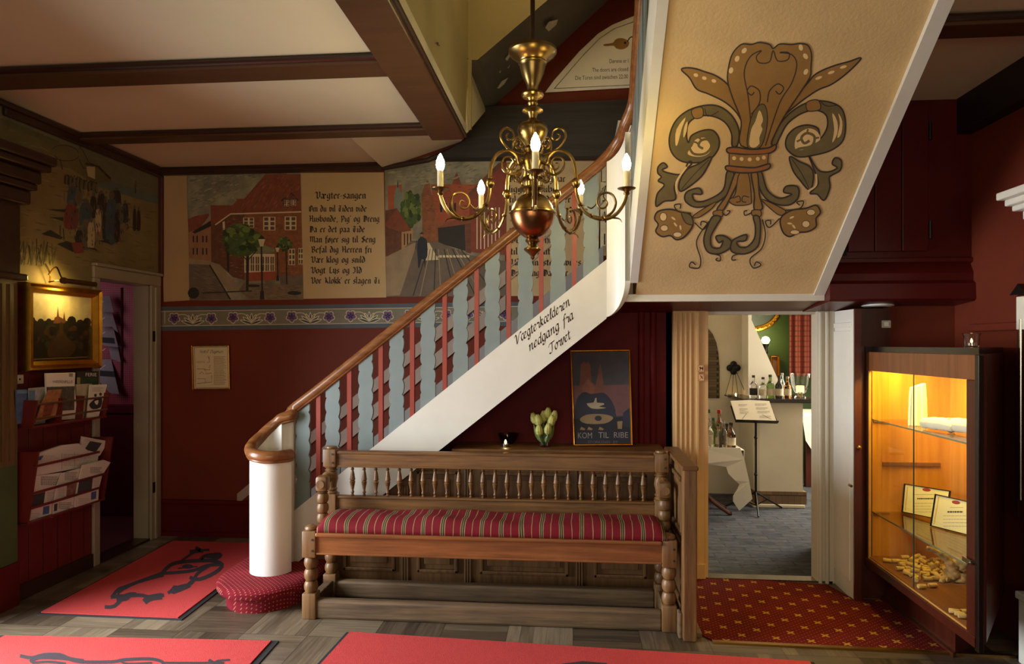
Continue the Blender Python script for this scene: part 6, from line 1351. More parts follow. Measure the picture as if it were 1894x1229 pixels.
# leaflets in clear pockets in the corridor
CDp = (30, 480, 4.727); acr = plain('leaflet_grey', rgb(150, 138, 138), .35, 0, .12, 10)
lr = thing('leaflet_rack', (-3.9, 5.59, 1.2), 'clear wall rack with leaning pockets on the pegboard beyond the left doorway', 'rack')
mb = MB(); mb.tube([(-3.90, 5.592, 1.1), (-3.90, 5.592, 1.99)], .006, 8); mb.build('post', M['steel'], lr, smooth=True)
tl = ('top', 'second', 'third', 'fourth', 'lowest')
for i, q in enumerate(([(690, 322), (818, 322), (852, 462), (700, 462)], [(700, 462), (838, 466), (890, 640), (862, 620), (840, 590), (704, 590)], [(704, 588), (850, 600), (892, 770), (800, 760), (706, 735)], [(704, 735), (800, 735), (830, 870), (914, 900), (890, 770), (850, 760)], [(704, 880), (830, 872), (862, 1020), (900, 1180), (820, 1170), (712, 1050)])):
    nl = Vector((.25, -1, .30)).normalized(); p0 = Vector((-3.75, 5.50 + .012 * i, 1.6 - .15 * i))
    pts = [Pn(30 + x / 4.727, 480 + y / 4.727, p0, nl) for x, y in q]; c = sum(pts, Vector()) / len(pts)
    t = tag(MB().prism(pts, -nl * .006).build('leaflet', acr, org=tuple(c)), 'grey leaflet in the %s pocket of the corridor rack' % tl[i], 'leaflet')
    cd_ = Painter(p0, nl, base=.001).crop(*CDp); x, y = q[0]; cd_.stroke([(x + 10, y + 95), (x + 75, y + 45)], 6, M['white'])
    if i in (2, 4): cd_.poly([(x + 20, y + 92), (x + 150, y + 100), (x + 160, y + 150), (x + 20, y + 140)], paint(40, 38, 36))
    cd_.build('print', t)
    mb = MB(); a, b = pts[0] + nl * .02, pts[1] + nl * .02; mb.tube([a, b], .003, 6); mb.build('pocket_rim', M['pane'], lr)

# ================================================================ things on the oak shelf under the stairs
vp = P(1007, 829, Z=.855); vp.y = 4.31; vp.z = .8545; vp.x = P(1007, 829, Y=4.31).x
va = thing('vase', tuple(vp), 'clear glass vase holding pale green tulips on the oak shelf below the stairs', 'vase')
mb = MB(); mb.lathe([(0, 0), (.036, 0), (.038, .004), (.046, .135), (.044, .135), (.036, .010), (0, .010)], tuple(vp), 24); mb.build('body', M['glass'], va, smooth=True)
tulipm = plain('tulip_petal', rgb(176, 172, 92), .6, 0, .12, 20); leafm = plain('tulip_leaf', rgb(92, 112, 52), .55, 0, .2, 18)
tul = [((768, 795), -.4, 0, 'leftmost, leaning over the rim'), ((800, 812), -.15, -.02, 'large head at left of the bunch'), ((846, 778), 0, .02, 'head at the back between the pairs'), ((886, 748), .05, .015, 'tallest head of the bunch'), ((940, 775), .2, .01, 'high head at right'), ((918, 815), .2, -.02, 'broad head at right of the bunch'), ((886, 895), .1, -.035, 'low head in front of the rim'), ((808, 905), -.1, -.032, 'low head at front left')]
for (x, y), le, dy, wh in tul:
    c = P(840 + x / 5.122, 620 + (y + 20) / 5.122, Y=vp.y + dy)
    t = thing('tulip', (vp.x + (c.x - vp.x) * .2, vp.y + dy * .4, vp.z + .012), 'pale yellow green tulip in the glass vase, %s' % wh, 'tulip', 'tulips in the glass vase')
    ax = Vector((le, dy * 3, 1)).normalized()
    mb = MB(); sx = Vector(t.location); mb.tube(catmull([sx, sx.lerp(c, .6) + Vector((0, 0, .004)), c], 4), .0035, 6); mb.build('stem', leafm, t, smooth=True)
    for k in range(5):
        mb = MB(); a = k * 1.2566 + x; e = ax.cross(Vector((math.cos(a), math.sin(a), 0))).normalized(); f_ = e.cross(ax).normalized(); rows = []
        for h, r, wd in ((-.022, .004, .006), (-.008, .017, .014), (.012, .020, .017), (.032, .016, .013), (.046, .010, .006), (.054, .005, .001)):
            rows.append([c + ax * h + f_ * r - e * wd, c + ax * h + f_ * (r + .004), c + ax * h + f_ * r + e * wd])
        for i in range(5):
            for j in range(2): mb.add([rows[i][j], rows[i][j+1], rows[i+1][j+1], rows[i+1][j]], [(0, 1, 2, 3)])
        mb.build('petal', tulipm, t, smooth='all')
    mb = MB(); a = Vector((vp.x + (c.x - vp.x) * .5, vp.y + dy, vp.z + .03)); rows = []
    for s, wd in ((0, .006), (.3, .016), (.6, .014), (1, .002)):
        q = a.lerp(c + Vector((le * .02, -.012, -.02)), s); rows.append([q + Vector((-wd, 0, 0)), q + Vector((0, -.006, 0)), q + Vector((wd, 0, 0))])
    for i in range(3):
        for j in range(2): mb.add([rows[i][j], rows[i][j+1], rows[i+1][j+1], rows[i+1][j]], [(0, 1, 2, 3)])
    mb.build('leaf', leafm, t, smooth='all')
bp = P(940, 828, Y=4.40); bp.z = .8545
bo = thing('glass_bowl', tuple(bp), 'dark shallow glass bowl behind the tealight on the oak shelf', 'bowl')
mb = MB(); mb.lathe([(0, .001), (.03, 0), (.034, .004), (.055, .03), (.068, .066), (.066, .066), (.052, .032), (.03, .008), (0, .007)], tuple(bp), 24); mb.build('body', glass('smoked_glass', (.30, .22, .16, 1)), bo, smooth=True)
tp = P(935, 828, Y=4.29); tp.z = .8545
def tealight(name, p, label, cat='candle', sc=1.0, pw=.12):
    t = thing(name, tuple(p), label, cat)
    mb = MB(); mb.lathe([(0, 0), (.019 * sc, 0), (.0195 * sc, .015 * sc), (.018 * sc, .015 * sc), (.018 * sc, .011 * sc), (0, .011 * sc)], p, 18); mb.build('cup', M['steel'], t, smooth=True)
    mb = MB(); mb.lathe([(0, .012 * sc), (.003 * sc, .016 * sc), (.006 * sc, .022 * sc), (.0055 * sc, .028 * sc), (.002 * sc, .036 * sc), (0, .04 * sc)], p, 10); mb.build('flame', M['flame'], t, smooth=True)
    return t
tealight('tealight', tp, 'burning tealight on the oak shelf in front of the dark bowl', 'candle', 1.1, .12)

# ================================================================ glass showcase
X0, YA, YN, XW = 1.72, 4.185, 3.07, 2.19; zb, zt = .23, 1.485
sc_ = thing('showcase', (1.9, 3.8, 0), 'dark wooden glass showcase lit yellow inside beside the bar doorway', 'showcase')
plan = [(X0, YA), (X0, YN), (XW, 3.72), (XW, YA)]
mb = MB(); mb.prism([(1.82, 4.18, 0), (1.83, 3.46, 0), (2.17, 3.74, 0), (2.17, 4.18, 0)], (0, 0, zb)); mb.prism([(1.80, 4.18, 0), (1.81, 3.44, 0), (1.83, 3.46, 0), (1.82, 4.18, 0)], (0, 0, .02)); mb.build('plinth', M['cab_dark'], sc_)
mb = MB(); mb.prism([(x, y, zb) for x, y in plan], (0, 0, .03)); mb.build('bottom_board', wood('showcase_floor_board', rgb(92, 50, 24), rgb(136, 82, 42), 1, .6, .4, .1), sc_)
mb = MB(); mb.prism([(X0 - .006, YA, 1.455), (X0 - .006, YN - .01, 1.455), (XW, 3.70, 1.455), (XW, YA, 1.455)], (0, 0, .03)); mb.build('top_board', M['black'], sc_)
mb = MB(); mb.prism([(X0, YN, zb), (X0 + .03, YN, zb), (XW, 3.69, zb), (XW, 3.72, zb)], (0, 0, 1.225)); mb.build('end_panel', M['cab_dark'], sc_)
mb = MB(); mb.box((X0, YA - .014, zb), (XW, YA, 1.455)); mb.box((XW - .014, 3.71, zb), (XW, YA, 1.455)); mb.build('lining', M['cab_wood'], sc_)
mb = MB(); mb.box((XW - .0165, 3.72, .9), (XW - .0140, 3.725, 1.45)); mb.build('lining_joint', M['black'], sc_)
mb = MB(); mb.bbox((X0 - .004, YN, 1.345), (X0 + .02, YA, 1.455), .003); mb.build('fascia', M['cab_top'], sc_)
mb = MB(); mb.bbox((X0 - .012, YN, zb - .03), (X0 + .02, YA, zb + .018), .004); mb.build('bottom_rail', M['cab_dark'], sc_)
mb = MB(); mb.bbox((X0 - .006, YN + .012, zb), (X0 + .02, YN + .085, 1.345), .003); mb.build('stile', M['cab_dark'], sc_); mb = MB(); mb.bbox((X0 - .006, YA - .03, zb), (X0 + .02, YA, 1.345), .003); mb.build('stile', M['cab_dark'], sc_)
mb = MB(); mb.bbox((X0 - .012, YN - .016, zb - .04), (X0 + .012, YN + .012, 1.455), .003); mb.build('corner_post', M['black'], sc_)
mb = MB(); mb.bbox((X0 - .004, YN + .085, zb + .018), (X0 + .014, YA - .03, zb + .026), .002); mb.bbox((X0 - .004, YA - .036, zb + .02), (X0 + .01, YA - .028, 1.345), .002); mb.build('track', plain('track_yellow_wood', rgb(196, 144, 66), .4), sc_)
yj = P(1686, 850, X=X0).y
for a, b, dx in ((YA - .03, yj - .010, .006), (yj + .010, YN + .085, .013)):
    mb = MB(); mb.quad((X0 + dx, a, zb + .02), (X0 + dx, b, zb + .02), (X0 + dx, b, 1.347), (X0 + dx, a, 1.347)); mb.build('glass_pane', M['pane'], sc_)
for y, dx in ((yj - .010, .005), (yj + .010, .012)): mb = MB(); mb.box((X0 + dx, y - .001, zb + .02), (X0 + dx + .004, y + .001, 1.347)); mb.build('pane_edge', plain('glass_edge', rgb(64, 66, 48), .2), sc_)
mb = MB(); ky = P(1795, 985, X=X0).y; mb.tube([(X0 - .03, ky - .03, .56), (X0, ky - .03, .56)], .009, 10); mb.box((X0 - .024, ky - .045, .552), (X0 - .018, ky + .02, .572)); mb.build('lock', M['steel'], sc_)
mb = MB(); mb.bbox((1.80, YA - .028, .790), (2.12, YA - .014, .812), .002); mb.build('batten', M['cab_top'], sc_)
gsh = pane('shelf_glass')
for z in (1.055, .515):
    mb = MB(); mb.prism([(X0 + .024, YA - .015, z), (X0 + .024, YN + .10, z), (XW - .05, 3.70, z), (XW - .015, 3.80, z), (XW - .015, YA - .015, z)], (0, 0, .006)); mb.build('glass_shelf', gsh, sc_)
    mb = MB(); mb.box((X0 + .0225, YN + .10, z - .001), (X0 + .0245, YA - .015, z + .007)); mb.build('shelf_edge', plain('shelf_edge_glass', rgb(120, 116, 84), .2), sc_)
    mb = MB(); mb.box((X0 + .03, YA - .024, z - .012), (X0 + .12, YA - .014, z)); mb.build('shelf_support', M['cab_top'], sc_)
mb = MB(); mb.tube([(X0 + .06, YN + .2, 1.435), (X0 + .06, YA - .06, 1.435)], .010, 10); mb.build('lamp_tube', emit('showcase_tube', (1, .72, .2, 1), 10), sc_)
area('showcase_light', (X0 + .14, 3.72, 1.43), (X0 + .14, 3.72, .6), .75, .10, 17, (1.0, .70, .10)).rotation_euler = (0, 0, PI / 2)
mb = MB(); mb.tube([(1.60, 4.13, .68), (1.60, 4.10, .68)], .008, 8); mb.lathe([(.006, 0), (.013, .006), (.012, .016), (.004, .02)], (1.65, 4.128, .90), 12, (0, -1, 0)); struct(mb.build('trim_24', M['brass']))
# what stands inside
rd = random.Random(21)
def cert(cor, base0, base1, label):
    a, b = P(*base0, Z=.522), P(*base1, Z=.522); d = (b - a).normalized(); back = Vector((-d.y, d.x, 0))
    if back.dot(a - E0) < 0: back = -back
    n = (-back + Vector((0, 0, .22))).normalized()
    pts = [Pn(1590 + x / 3.523, 880 + y / 3.523, a, n) for x, y in cor]
    t = thing('certificate', tuple((a + b) / 2), label, 'certificate')
    mb = MB(); mitre(mb, pts, n, .006, .008); mb.prism([p - n * .006 for p in pts], n * .008); mb.build('frame', M['black'], t)
    return t, Painter(a, n, step=.00005, base=.0035).crop(1590, 880, 3.523)
CR, DRD, GLD = paint(222, 208, 164, .04), paint(150, 40, 30), paint(200, 170, 90)
t, pt = cert([(293, 53), (592, 100), (566, 300), (277, 240)], (1669, 950), (1728, 965), 'black framed certificate with red oval, behind the other one in the showcase')
pt.poly([(299, 60), (585, 105), (560, 293), (284, 236)], CR); pt.disc(436, 94, 28, 11, DRD, 14, .12); pt.lines(374, 142, 486, 158, 1, pbk, .55, seed=31); pt.lines(345, 120, 490, 130, 1, pgr); pt.lines(345, 175, 500, 250, 4, pgr, .16, seed=32); pt.stroke([(312, 75), (297, 230)], 9, GLD); pt.build('sheet', t)
t, pt = cert([(494, 120), (770, 182), (760, 405), (462, 330)], (1721.5, 974), (1806, 995), 'black framed certificate with red oval, in front near the showcase end')
pt.poly([(500, 127), (762, 188), (752, 396), (470, 325)], CR); pt.disc(628, 176, 28, 12, DRD, 14, .16); pt.lines(572, 226, 690, 246, 1, pbk, .55, seed=33); pt.lines(590, 205, 680, 215, 1, pgr); pt.lines(545, 255, 720, 345, 4, pgr, .16, seed=34); pt.stroke([(516, 140), (484, 320)], 9, GLD); pt.build('sheet', t)
ck = None; corkm = plain('cork', rgb(206, 168, 100), .85, 0, .18, 60, .3, 200)
placed = []
def cork(x, y, z, rz, tilt=0):
    global ck
    if ck is None:
        mb = MB(); mb.lathe([(0, -.021), (.0100, -.021), (.0112, -.019), (.0112, .019), (.0100, .021), (0, .021)], (0, 0, 0), 12, (1, 0, 0)); ck = mb.build('cork', corkm, smooth=True); c = ck
    else: c = ck.copy(); COL.objects.link(c)
    c.location = (x, y, z); c.rotation_euler = (0, tilt, rz); tag(c, 'wine cork lying on the floor of the yellow lit showcase', 'cork', 'corks in the showcase')
for px, py in ((1641, 1037), (1656, 1038), (1665, 1052), (1679, 1057), (1690, 1040), (1705, 1085), (1725, 1083), (1716, 1071), (1730, 1070), (1765, 1131), (1775, 1136), (1782, 1140), (1786, 1132)):
    p = P(px, py, Z=.272); placed.append((p.x, p.y)); cork(p.x, p.y, .272, rd.uniform(-.5, .4))
n = 0; tries = 0
while n < 46 and tries < 4000:
    tries += 1; px = rd.gauss(1712, 20); py = rd.gauss(1054, 9); p = P(px, py, Z=.272)
    if not (1668 < px < 1752 and 1036 < py < 1072 and p.x > 1.78 and p.x < XW - .04 and p.y < YA - .04): continue
    if min((p.x - a) ** 2 + (p.y - b) ** 2 for a, b in placed) < .032 ** 2: continue
    placed.append((p.x, p.y)); cork(p.x, p.y, .272, rd.uniform(0, 6.28)); n += 1
base = placed[13:]; 
for i in range(0, len(base), 3): a = base[i]; cork(a[0] + .012, a[1] + .008, .2935, rd.uniform(0, 6.28), rd.uniform(-.25, .25))
dwp = P(1768, 1075, Z=.262)
dw = thing('vine_stump', tuple(dwp), 'gnarled vine root with one bent branch among corks in the showcase', 'root')
barkm = plain('vine_bark', rgb(184, 148, 92), .9, 0, .35, 40, .9, 60)
def G(px, py, dz=0, z=.29):
    p = P(px, py, Y=dwp.y + dz); return p
mb = MB()
for q, r in (([G(1714, 1014), G(1730, 1020), G(1746, 1030), G(1758, 1046), G(1768, 1066)], [.010, .012, .016, .022, .03]), ([G(1758, 1044, .02), G(1770, 1040), G(1784, 1048)], [.02, .03, .035]), ([G(1740, 1078, -.03), G(1752, 1070), G(1768, 1060)], [.012, .022, .03]), ([G(1738, 1090), G(1756, 1084), G(1776, 1074)], [.008, .022, .035]), ([G(1765, 1094, -.02), G(1776, 1080), G(1780, 1060)], [.022, .036, .032])):
    c = catmull(q, 5); m = len(c); rr = [r[min(int(i / 5), len(r) - 1)] * (1 - (i % 5) / 5) + r[min(int(i / 5) + 1, len(r) - 1)] * ((i % 5) / 5) for i in range(m)]
    mb.tube(c, [x * rd.uniform(.85, 1.15) for x in rr], 10)
for v in mb.v: v += Vector((rd.uniform(-1, 1), rd.uniform(-1, 1), rd.uniform(-1, 1))) * .0035; v.z = max(v.z, .2615)
mb.build('wood', barkm, dw, smooth='all')
npos = Vector((1.85, 3.86, 1.0625))
nk = thing('pleated_napkin', tuple(npos), 'tall pleated white napkin standing on the upper shelf of the showcase', 'napkin')
mb = MB(); vs = []; fs = []; N = 40; H = 6
for j in range(H + 1):
    for k in range(N):
        a = 2 * PI * k / N; r = .036 * (1 + .16 * math.cos(10 * a)) * (1 - .12 * (j / H) ** 4) * (1.06 - .1 * j / H); vs.append((npos.x + r * 1.15 * math.cos(a), npos.y + r * .7 * math.sin(a), npos.z + .215 * j / H + (.012 * math.cos(a) if j == H else 0)))
for j in range(H):
    for k in range(N): fs.append((j*N+k, j*N+(k+1) % N, (j+1)*N+(k+1) % N, (j+1)*N+k))
fs.append(tuple(H*N+k for k in range(N))); fs.append(tuple(reversed(range(N)))); mb.add(vs, fs); mb.build('cloth', M['linen'], nk, smooth=True)
tw = thing('rolled_towel', (1.87, 3.50, 1.0625), 'rolled white cloths tied together on the upper shelf of the showcase', 'towel')
for q, r in (([(1.80, 3.70, 1.094), (1.84, 3.60, 1.10), (1.86, 3.52, 1.096)], .032), ([(1.86, 3.60, 1.10), (1.89, 3.47, 1.105), (1.93, 3.36, 1.10)], .036)):
    c = catmull([Vector(p) for p in q], 6); mb = MB(); m = len(c); mb.tube(c, [r * (.75 + .25 * math.sin(PI * (i + 1) / (m + 1))) * (1 + .05 * math.sin(i * 2.1)) for i in range(m)], 16); mb.build('roll', M['linen'], tw, smooth='all')
mb = MB(); mb.lathe([(.034, -.008), (.038, 0), (.034, .008)], (1.865, 3.56, 1.098), 16, (.3, -1, 0)); mb.build('tie', plain('olive_ribbon', rgb(110, 100, 52), .7), tw, smooth=True)
cp = Vector((P(1797, 640, Y=3.40).x, 3.40, 1.4852))
cg = thing('candle_glass', tuple(cp), 'small glass candle holder standing on top of the showcase', 'candle holder')
mb = MB(); mb.lathe([(0, 0), (.028, 0), (.030, .004), (.033, .055), (.040, .066), (.038, .066), (.030, .052), (.026, .008), (0, .008)], cp, 20); mb.build('body', M['glass'], cg, smooth=True)
tealight('tealight', cp + Vector((0, 0, .0085)), 'lit tealight inside the glass on top of the showcase', 'candle', .9, .05)
sp_ = P(1638, 600, Y=4.2)
sw = thing('light_switch', (sp_.x, 4.2, sp_.z), 'cream light switch on dark board above the showcase', 'switch')
mb = MB(); mb.bbox((sp_.x - .026, 4.188, sp_.z - .022), (sp_.x + .026, 4.2, sp_.z + .022), .003); mb.build('plate', M['offwhite'], sw); mb = MB(); mb.bbox((sp_.x - .012, 4.184, sp_.z - .012), (sp_.x + .012, 4.19, sp_.z + .012), .002); mb.build('rocker', M['white'], sw)
bx = 2.10; bt, bb_ = P(1888, 545, X=bx), P(1888, 610, X=bx)
ba = thing('barometer', (2.14, bt.y, bb_.z), 'narrow wall barometer with pitched dark top at the right edge', 'barometer')
mb = MB(); mb.bbox((bx, bt.y - .05, bb_.z - .9), (2.14, bt.y + .03, bt.z), .005); mb.build('case', M['cab_dark'], ba)
mb = MB(); mb.bbox((bx - .006, bt.y - .045, bb_.z), (bx, bt.y + .024, bt.z - .01), .002); mb.build('scale_plate', M['paper'], ba)
mb = MB(); mb.prism([(bx - .02, bt.y - .07, bt.z), (bx - .02, bt.y + .05, bt.z), (bx - .02, bt.y - .01, bt.z + .05)], (.06, 0, 0)); mb.build('pediment', M['black'], ba)
mb = MB(); mb.tube([(bx - .008, bt.y - .012, bb_.z - .8), (bx - .008, bt.y - .012, bb_.z + .05)], .006, 8); mb.build('tube', M['steel'], ba)
cm = plain('frieze_gap', rgb(20, 10, 10), .6)
wr = thing('wire', (-.69, 3.9, 3.05), 'thin wire hanging between olive wall and grey beam left of chandelier', 'wire')
mb = MB(); mb.tube(catmull([P(806, 80, X=-.672), P(840, 101, Y=4.2), P(866, 109, Y=4.40)], 6), .0025, 6); mb.lathe([(.006, 0), (.009, .008), (.004, .014)], P(806, 80, X=-.69), 8, (1, 0, 0)); mb.build('cord', M['beamdk'], wr, smooth=True)

# ================================================================ the bar
xs = P(1398, 945, Z=.003); Ys = xs.y
ms = thing('music_stand', (xs.x, xs.y, .003), 'black music stand with tripod foot inside the bar doorway', 'stand')
mb = MB(); mb.tube([(xs.x, Ys, .06), (xs.x, Ys, .80)], .010, 10); mb.lathe([(.012, -.012), (.018, 0), (.012, .012)], (xs.x, Ys, .66), 12); mb.lathe([(.012, -.012), (.018, 0), (.012, .012)], (xs.x, Ys, .33), 12); mb.build('pole', M['black_metal'], ms, smooth=True)
for a in (-100, 20, 160):
    a = math.radians(a); e = (xs.x + .27 * math.cos(a), Ys + .27 * math.sin(a), .012); mb = MB(); mb.tube([(xs.x, Ys, .17), e], .008, 8); mb.tube([(xs.x, Ys, .05), (xs.x + .13 * math.cos(a), Ys + .13 * math.sin(a), .10)], .006, 8); mb.build('leg', M['black_metal'], ms)
pn = Vector((0, -1, .55)).normalized(); p0 = Vector((xs.x, Ys - .02, P(1398, 776, Y=Ys - .02).z))
dq = [Pn(1270 + x / 5.12, 560 + y / 5.12, p0, pn) for x, y in ((415, 975), (795, 960), (864, 1135), (462, 1122))]
mb = MB(); mb.prism([p - pn * .012 for p in dq], pn * .008); mb.prism([dq[3] - pn * .012, dq[2] - pn * .012, dq[2] + pn * .035, dq[3] + pn * .035], Vector((0, 0, -.008))); mb.build('desk', M['black_metal'], ms)
mq = [Pn(1270 + x / 5.12, 560 + y / 5.12, p0, pn) for x, y in ((415, 932), (600, 924), (782, 934), (850, 1125), (660, 1116), (470, 1112))]
mn = thing('menu', tuple((mq[3] + mq[5]) / 2), 'open white menu sheet resting on the black music stand', 'menu')
mb = MB(); mb.prism([p - pn * .003 for p in mq], pn * .006); mb.build('pages', M['paper'], mn)
pt = Painter(p0, pn, step=.00005, base=.004).crop(1270, 560, 5.12)
for x0, x1, yy in ((490, 575, 960), (500, 580, 1000), (505, 590, 1030), (650, 760, 955), (660, 770, 990), (670, 790, 1025), (690, 800, 1070)): pt.lines(x0, yy, x1, yy + 26, 3, pgr, .35)
pt.stroke([(525, 1105), (570, 1050)], 3, pbk).stroke([(715, 1060), (800, 1105)], 3, pbk); pt.build('print', mn)
# side table with cloth
tx1 = P(1368, 828, Z=.59).x; ty0, ty1 = 6.0, 6.42; ztb = .585
tb = thing('side_table', (tx1 - .35, 6.2, .003), 'small dark table with curved leg under a white cloth in the bar', 'table')
mb = MB(); mb.bbox((tx1 - .78, ty0 + .01, ztb - .02), (tx1 - .01, ty1, ztb), .006); mb.build('tabletop', M['cab_dark'], tb)
for xx, yy, d in ((tx1 - .18, 6.12, 1), (tx1 - .18, 6.34, 1), (tx1 - .62, 6.2, -1)):
    mb = MB(); mb.tube(catmull([(xx - .10 * d, yy, .57), (xx - .16 * d, yy, .36), (xx - .10 * d, yy, .16), (xx + .06 * d, yy, .03), (xx + .10 * d, yy, .018)], 5), .016, 8); mb.build('leg', M['cab_dark'], tb, smooth=True)
tc = thing('tablecloth', (tx1 - .35, 6.2, ztb), 'white tablecloth with a long pointed corner draped over the side table', 'tablecloth')
mb = MB(); mb.bbox((tx1 - .79, ty0, ztb + .001), (tx1, ty1 + .01, ztb + .008), .003)
cl = [(1296, 829), (1300, 857), (1320, 860), (1343, 864), (1346, 876), (1358, 888), (1367, 896), (1362, 906), (1354, 916), (1354, 926), (1366, 944), (1390, 922), (1384, 890), (1376, 850), (1369, 829)]
q = [P(x, y, Y=ty0) for x, y in cl]
for i, p in enumerate(q):
    p.y -= (.012 + .05 * max(0, (ztb - p.z)) + .012 * math.sin(i * 1.7)) if p.z < ztb - .02 else .001
mb.prism(q, (0, .006, 0)); e0 = q[-1]; mb.prism([(tx1, ty0, ztb), (tx1, ty1, ztb), (tx1 + .03, ty1, ztb - .22), (q[-3].x, q[-3].y, q[-3].z), (q[-2].x, q[-2].y, q[-2].z)], (-.005, 0, 0)); mb.build('cloth', M['linen'], tc)
tr_ = thing('tray', (tx1 - .28, 6.03, ztb + .0085), 'small dark tray on the white tablecloth in front of the bottles', 'tray')
mb = MB(); mb.bbox((tx1 - .45, 6.01, ztb + .009), (tx1 - .16, 6.06, ztb + .016), .002); mb.build('board', M['cab_dark'], tr_)
gcl, ggr, gbr, gam, gdk = M['glass'], glass('green_bottle_glass', (.25, .42, .12, 1)), glass('brown_bottle_glass', (.30, .12, .05, 1)), glass('amber_spirit', (.55, .25, .07, 1)), glass('dark_bottle_glass', (.06, .05, .04, 1))
labm, capr, capk, capg = paint(196, 184, 160), paint(140, 30, 30), M['black'], paint(40, 70, 40)
def bottle(p, h, r, gm, cap, lab, label, liq=None):
    t = thing('bottle', tuple(p), label, 'bottle')
    mb = MB(); mb.lathe([(0, 0), (r, 0), (r * 1.02, h * .02), (r * 1.02, h * .52), (r * .92, h * .60), (r * .5, h * .70), (r * .36, h * .76), (r * .33, h * .93), (r * .42, h * .935), (r * .42, h * .96), (0, h * .96)], p, 16); mb.build('body', gm, t, smooth=True)
    mb = MB(); mb.lathe([(r * .44, h * .90), (r * .44, h), (r * .3, h * 1.01), (0, h * 1.01)], p, 12); mb.build('cap', cap, t, smooth=True)
    if lab is not None: mb = MB(); mb.lathe([(r * 1.035, h * .12), (r * 1.035, h * .42)], p, 16); mb.build('label', lab, t, smooth=True)
    return t
zc_ = ztb + .0085
for (x, y0, y1, r, dy, gm, cap, lab, ds) in (
    (204, 465, 612, .036, .235, gcl, capg, None, 'clear bottle with green cap at the back left of the side table'),
    (205, 505, 614, .036, .05, gcl, M['steel'], labm, 'clear bottle with silver cap at the front left of the side table'),
    (223, 500, 610, .032, .14, ggr, capg, None, 'slim green bottle between clear bottles on the side table'),
    (246, 467, 608, .040, .20, gam, capr, labm, 'amber bottle with red cap at the back of the side table'),
    (243, 528, 614, .034, .125, gcl, capg, labm, 'short clear bottle in the middle front of the side table'),
    (263, 510, 616, .038, .05, gcl, M['steel'], None, 'clear bottle with pale cap at the front of the side table'),
    (278, 525, 612, .032, .14, gdk, capk, None, 'dark bottle half hidden behind the brown one on the side table'),
    (295, 520, 614, .040, .05, gbr, capk, labm, 'brown labelled bottle at the right end of the side table')):
    Yb = 6.06 + dy; c = P(1220 + x / 2.235, 800, Y=Yb); t_ = P(1220 + x / 2.235, 550 + y0 / 2.235, Y=Yb).z
    bottle(Vector((c.x, Yb, zc_)), max(.2, t_ - zc_), r, gm, cap, lab, ds)
# counter
cxa, cxb = P(1395, 850, Y=6.45).x, P(1485, 850, Y=6.45).x
cn = thing('bar_counter', ((cxa + cxb) / 2, 6.7, .003), 'white plastered bar counter with dark top and brick base', 'counter')
mb = MB(); mb.box((cxa + .05, 6.45, .15), (cxb, 6.98, .965)); mb.tube([(cxa + .05, 6.50, .15), (cxa + .05, 6.50, .965)], .05, 16); mb.box((cxa, 6.50, .15), (cxa + .06, 6.98, .965)); mb.build('front', M['offwhite'], cn)
mb = MB(); mb.box((cxa, 6.44, .035), (cxb + .03, 6.98, .15)); mb.build('brick_base', M['barbrick'], cn)
mb = MB(); mb.bbox((cxa - .02, 6.42, .003), (cxb + .01, 6.98, .035), .008); mb.build('skirting', M['offwhite'], cn)
mb = MB(); mb.bbox((cxa - .12, 6.40, .965), (cxb + .10, 6.98, 1.0), .006); mb.build('top', M['black'], cn)
for (x, y0, r, Yb, gm, cap, lab, ds) in ((634, 690, .034, 6.55, gcl, capk, M['ink'], 'clear bottle with dark label, leftmost on the bar counter'), (724, 708, .034, 6.52, gcl, capk, labm, 'clear bottle with white label, second along the bar counter'), (792, 685, .036, 6.52, ggr, capg, labm, 'green bottle with white label in the middle of the bar counter'), (876, 690, .036, 6.50, gdk, capk, labm, 'black wine bottle with white label on the bar counter'), (905, 668, .024, 6.7, gcl, M['steel'], None, 'slim clear bottle behind the black wine bottle on the bar counter'), (956, 700, .032, 6.55, gam, M['steel'], labm, 'pale bottle next to the hurricane glass on the bar counter')):
    c = P(1270 + x / 5.12, 742, Y=Yb); h = P(1270 + x / 5.12, 560 + y0 / 5.12, Y=Yb).z - 1.0005; bottle(Vector((c.x, Yb, 1.0005)), h, r, gm, cap, lab, ds)
hp_ = P(1480, 742, Y=6.6); hp_.z = 1.0005
hg = thing('hurricane_glass', tuple(hp_), 'wide glass candle vase at the end of the bar counter', 'candle holder')
mb = MB(); mb.lathe([(0, 0), (.05, 0), (.05, .01), (.02, .03), (.05, .05), (.078, .12), (.09, .225), (.087, .225), (.074, .12), (.045, .055), (0, .045)], hp_, 20); mb.build('body', M['glass'], hg, smooth=True)
mb = MB(); mb.lathe([(0, .06), (.035, .06), (.035, .11), (0, .11)], hp_, 16); mb.build('candle', emit('candle_glow', (1, .66, .24, 1), 2.2), hg, smooth=True)
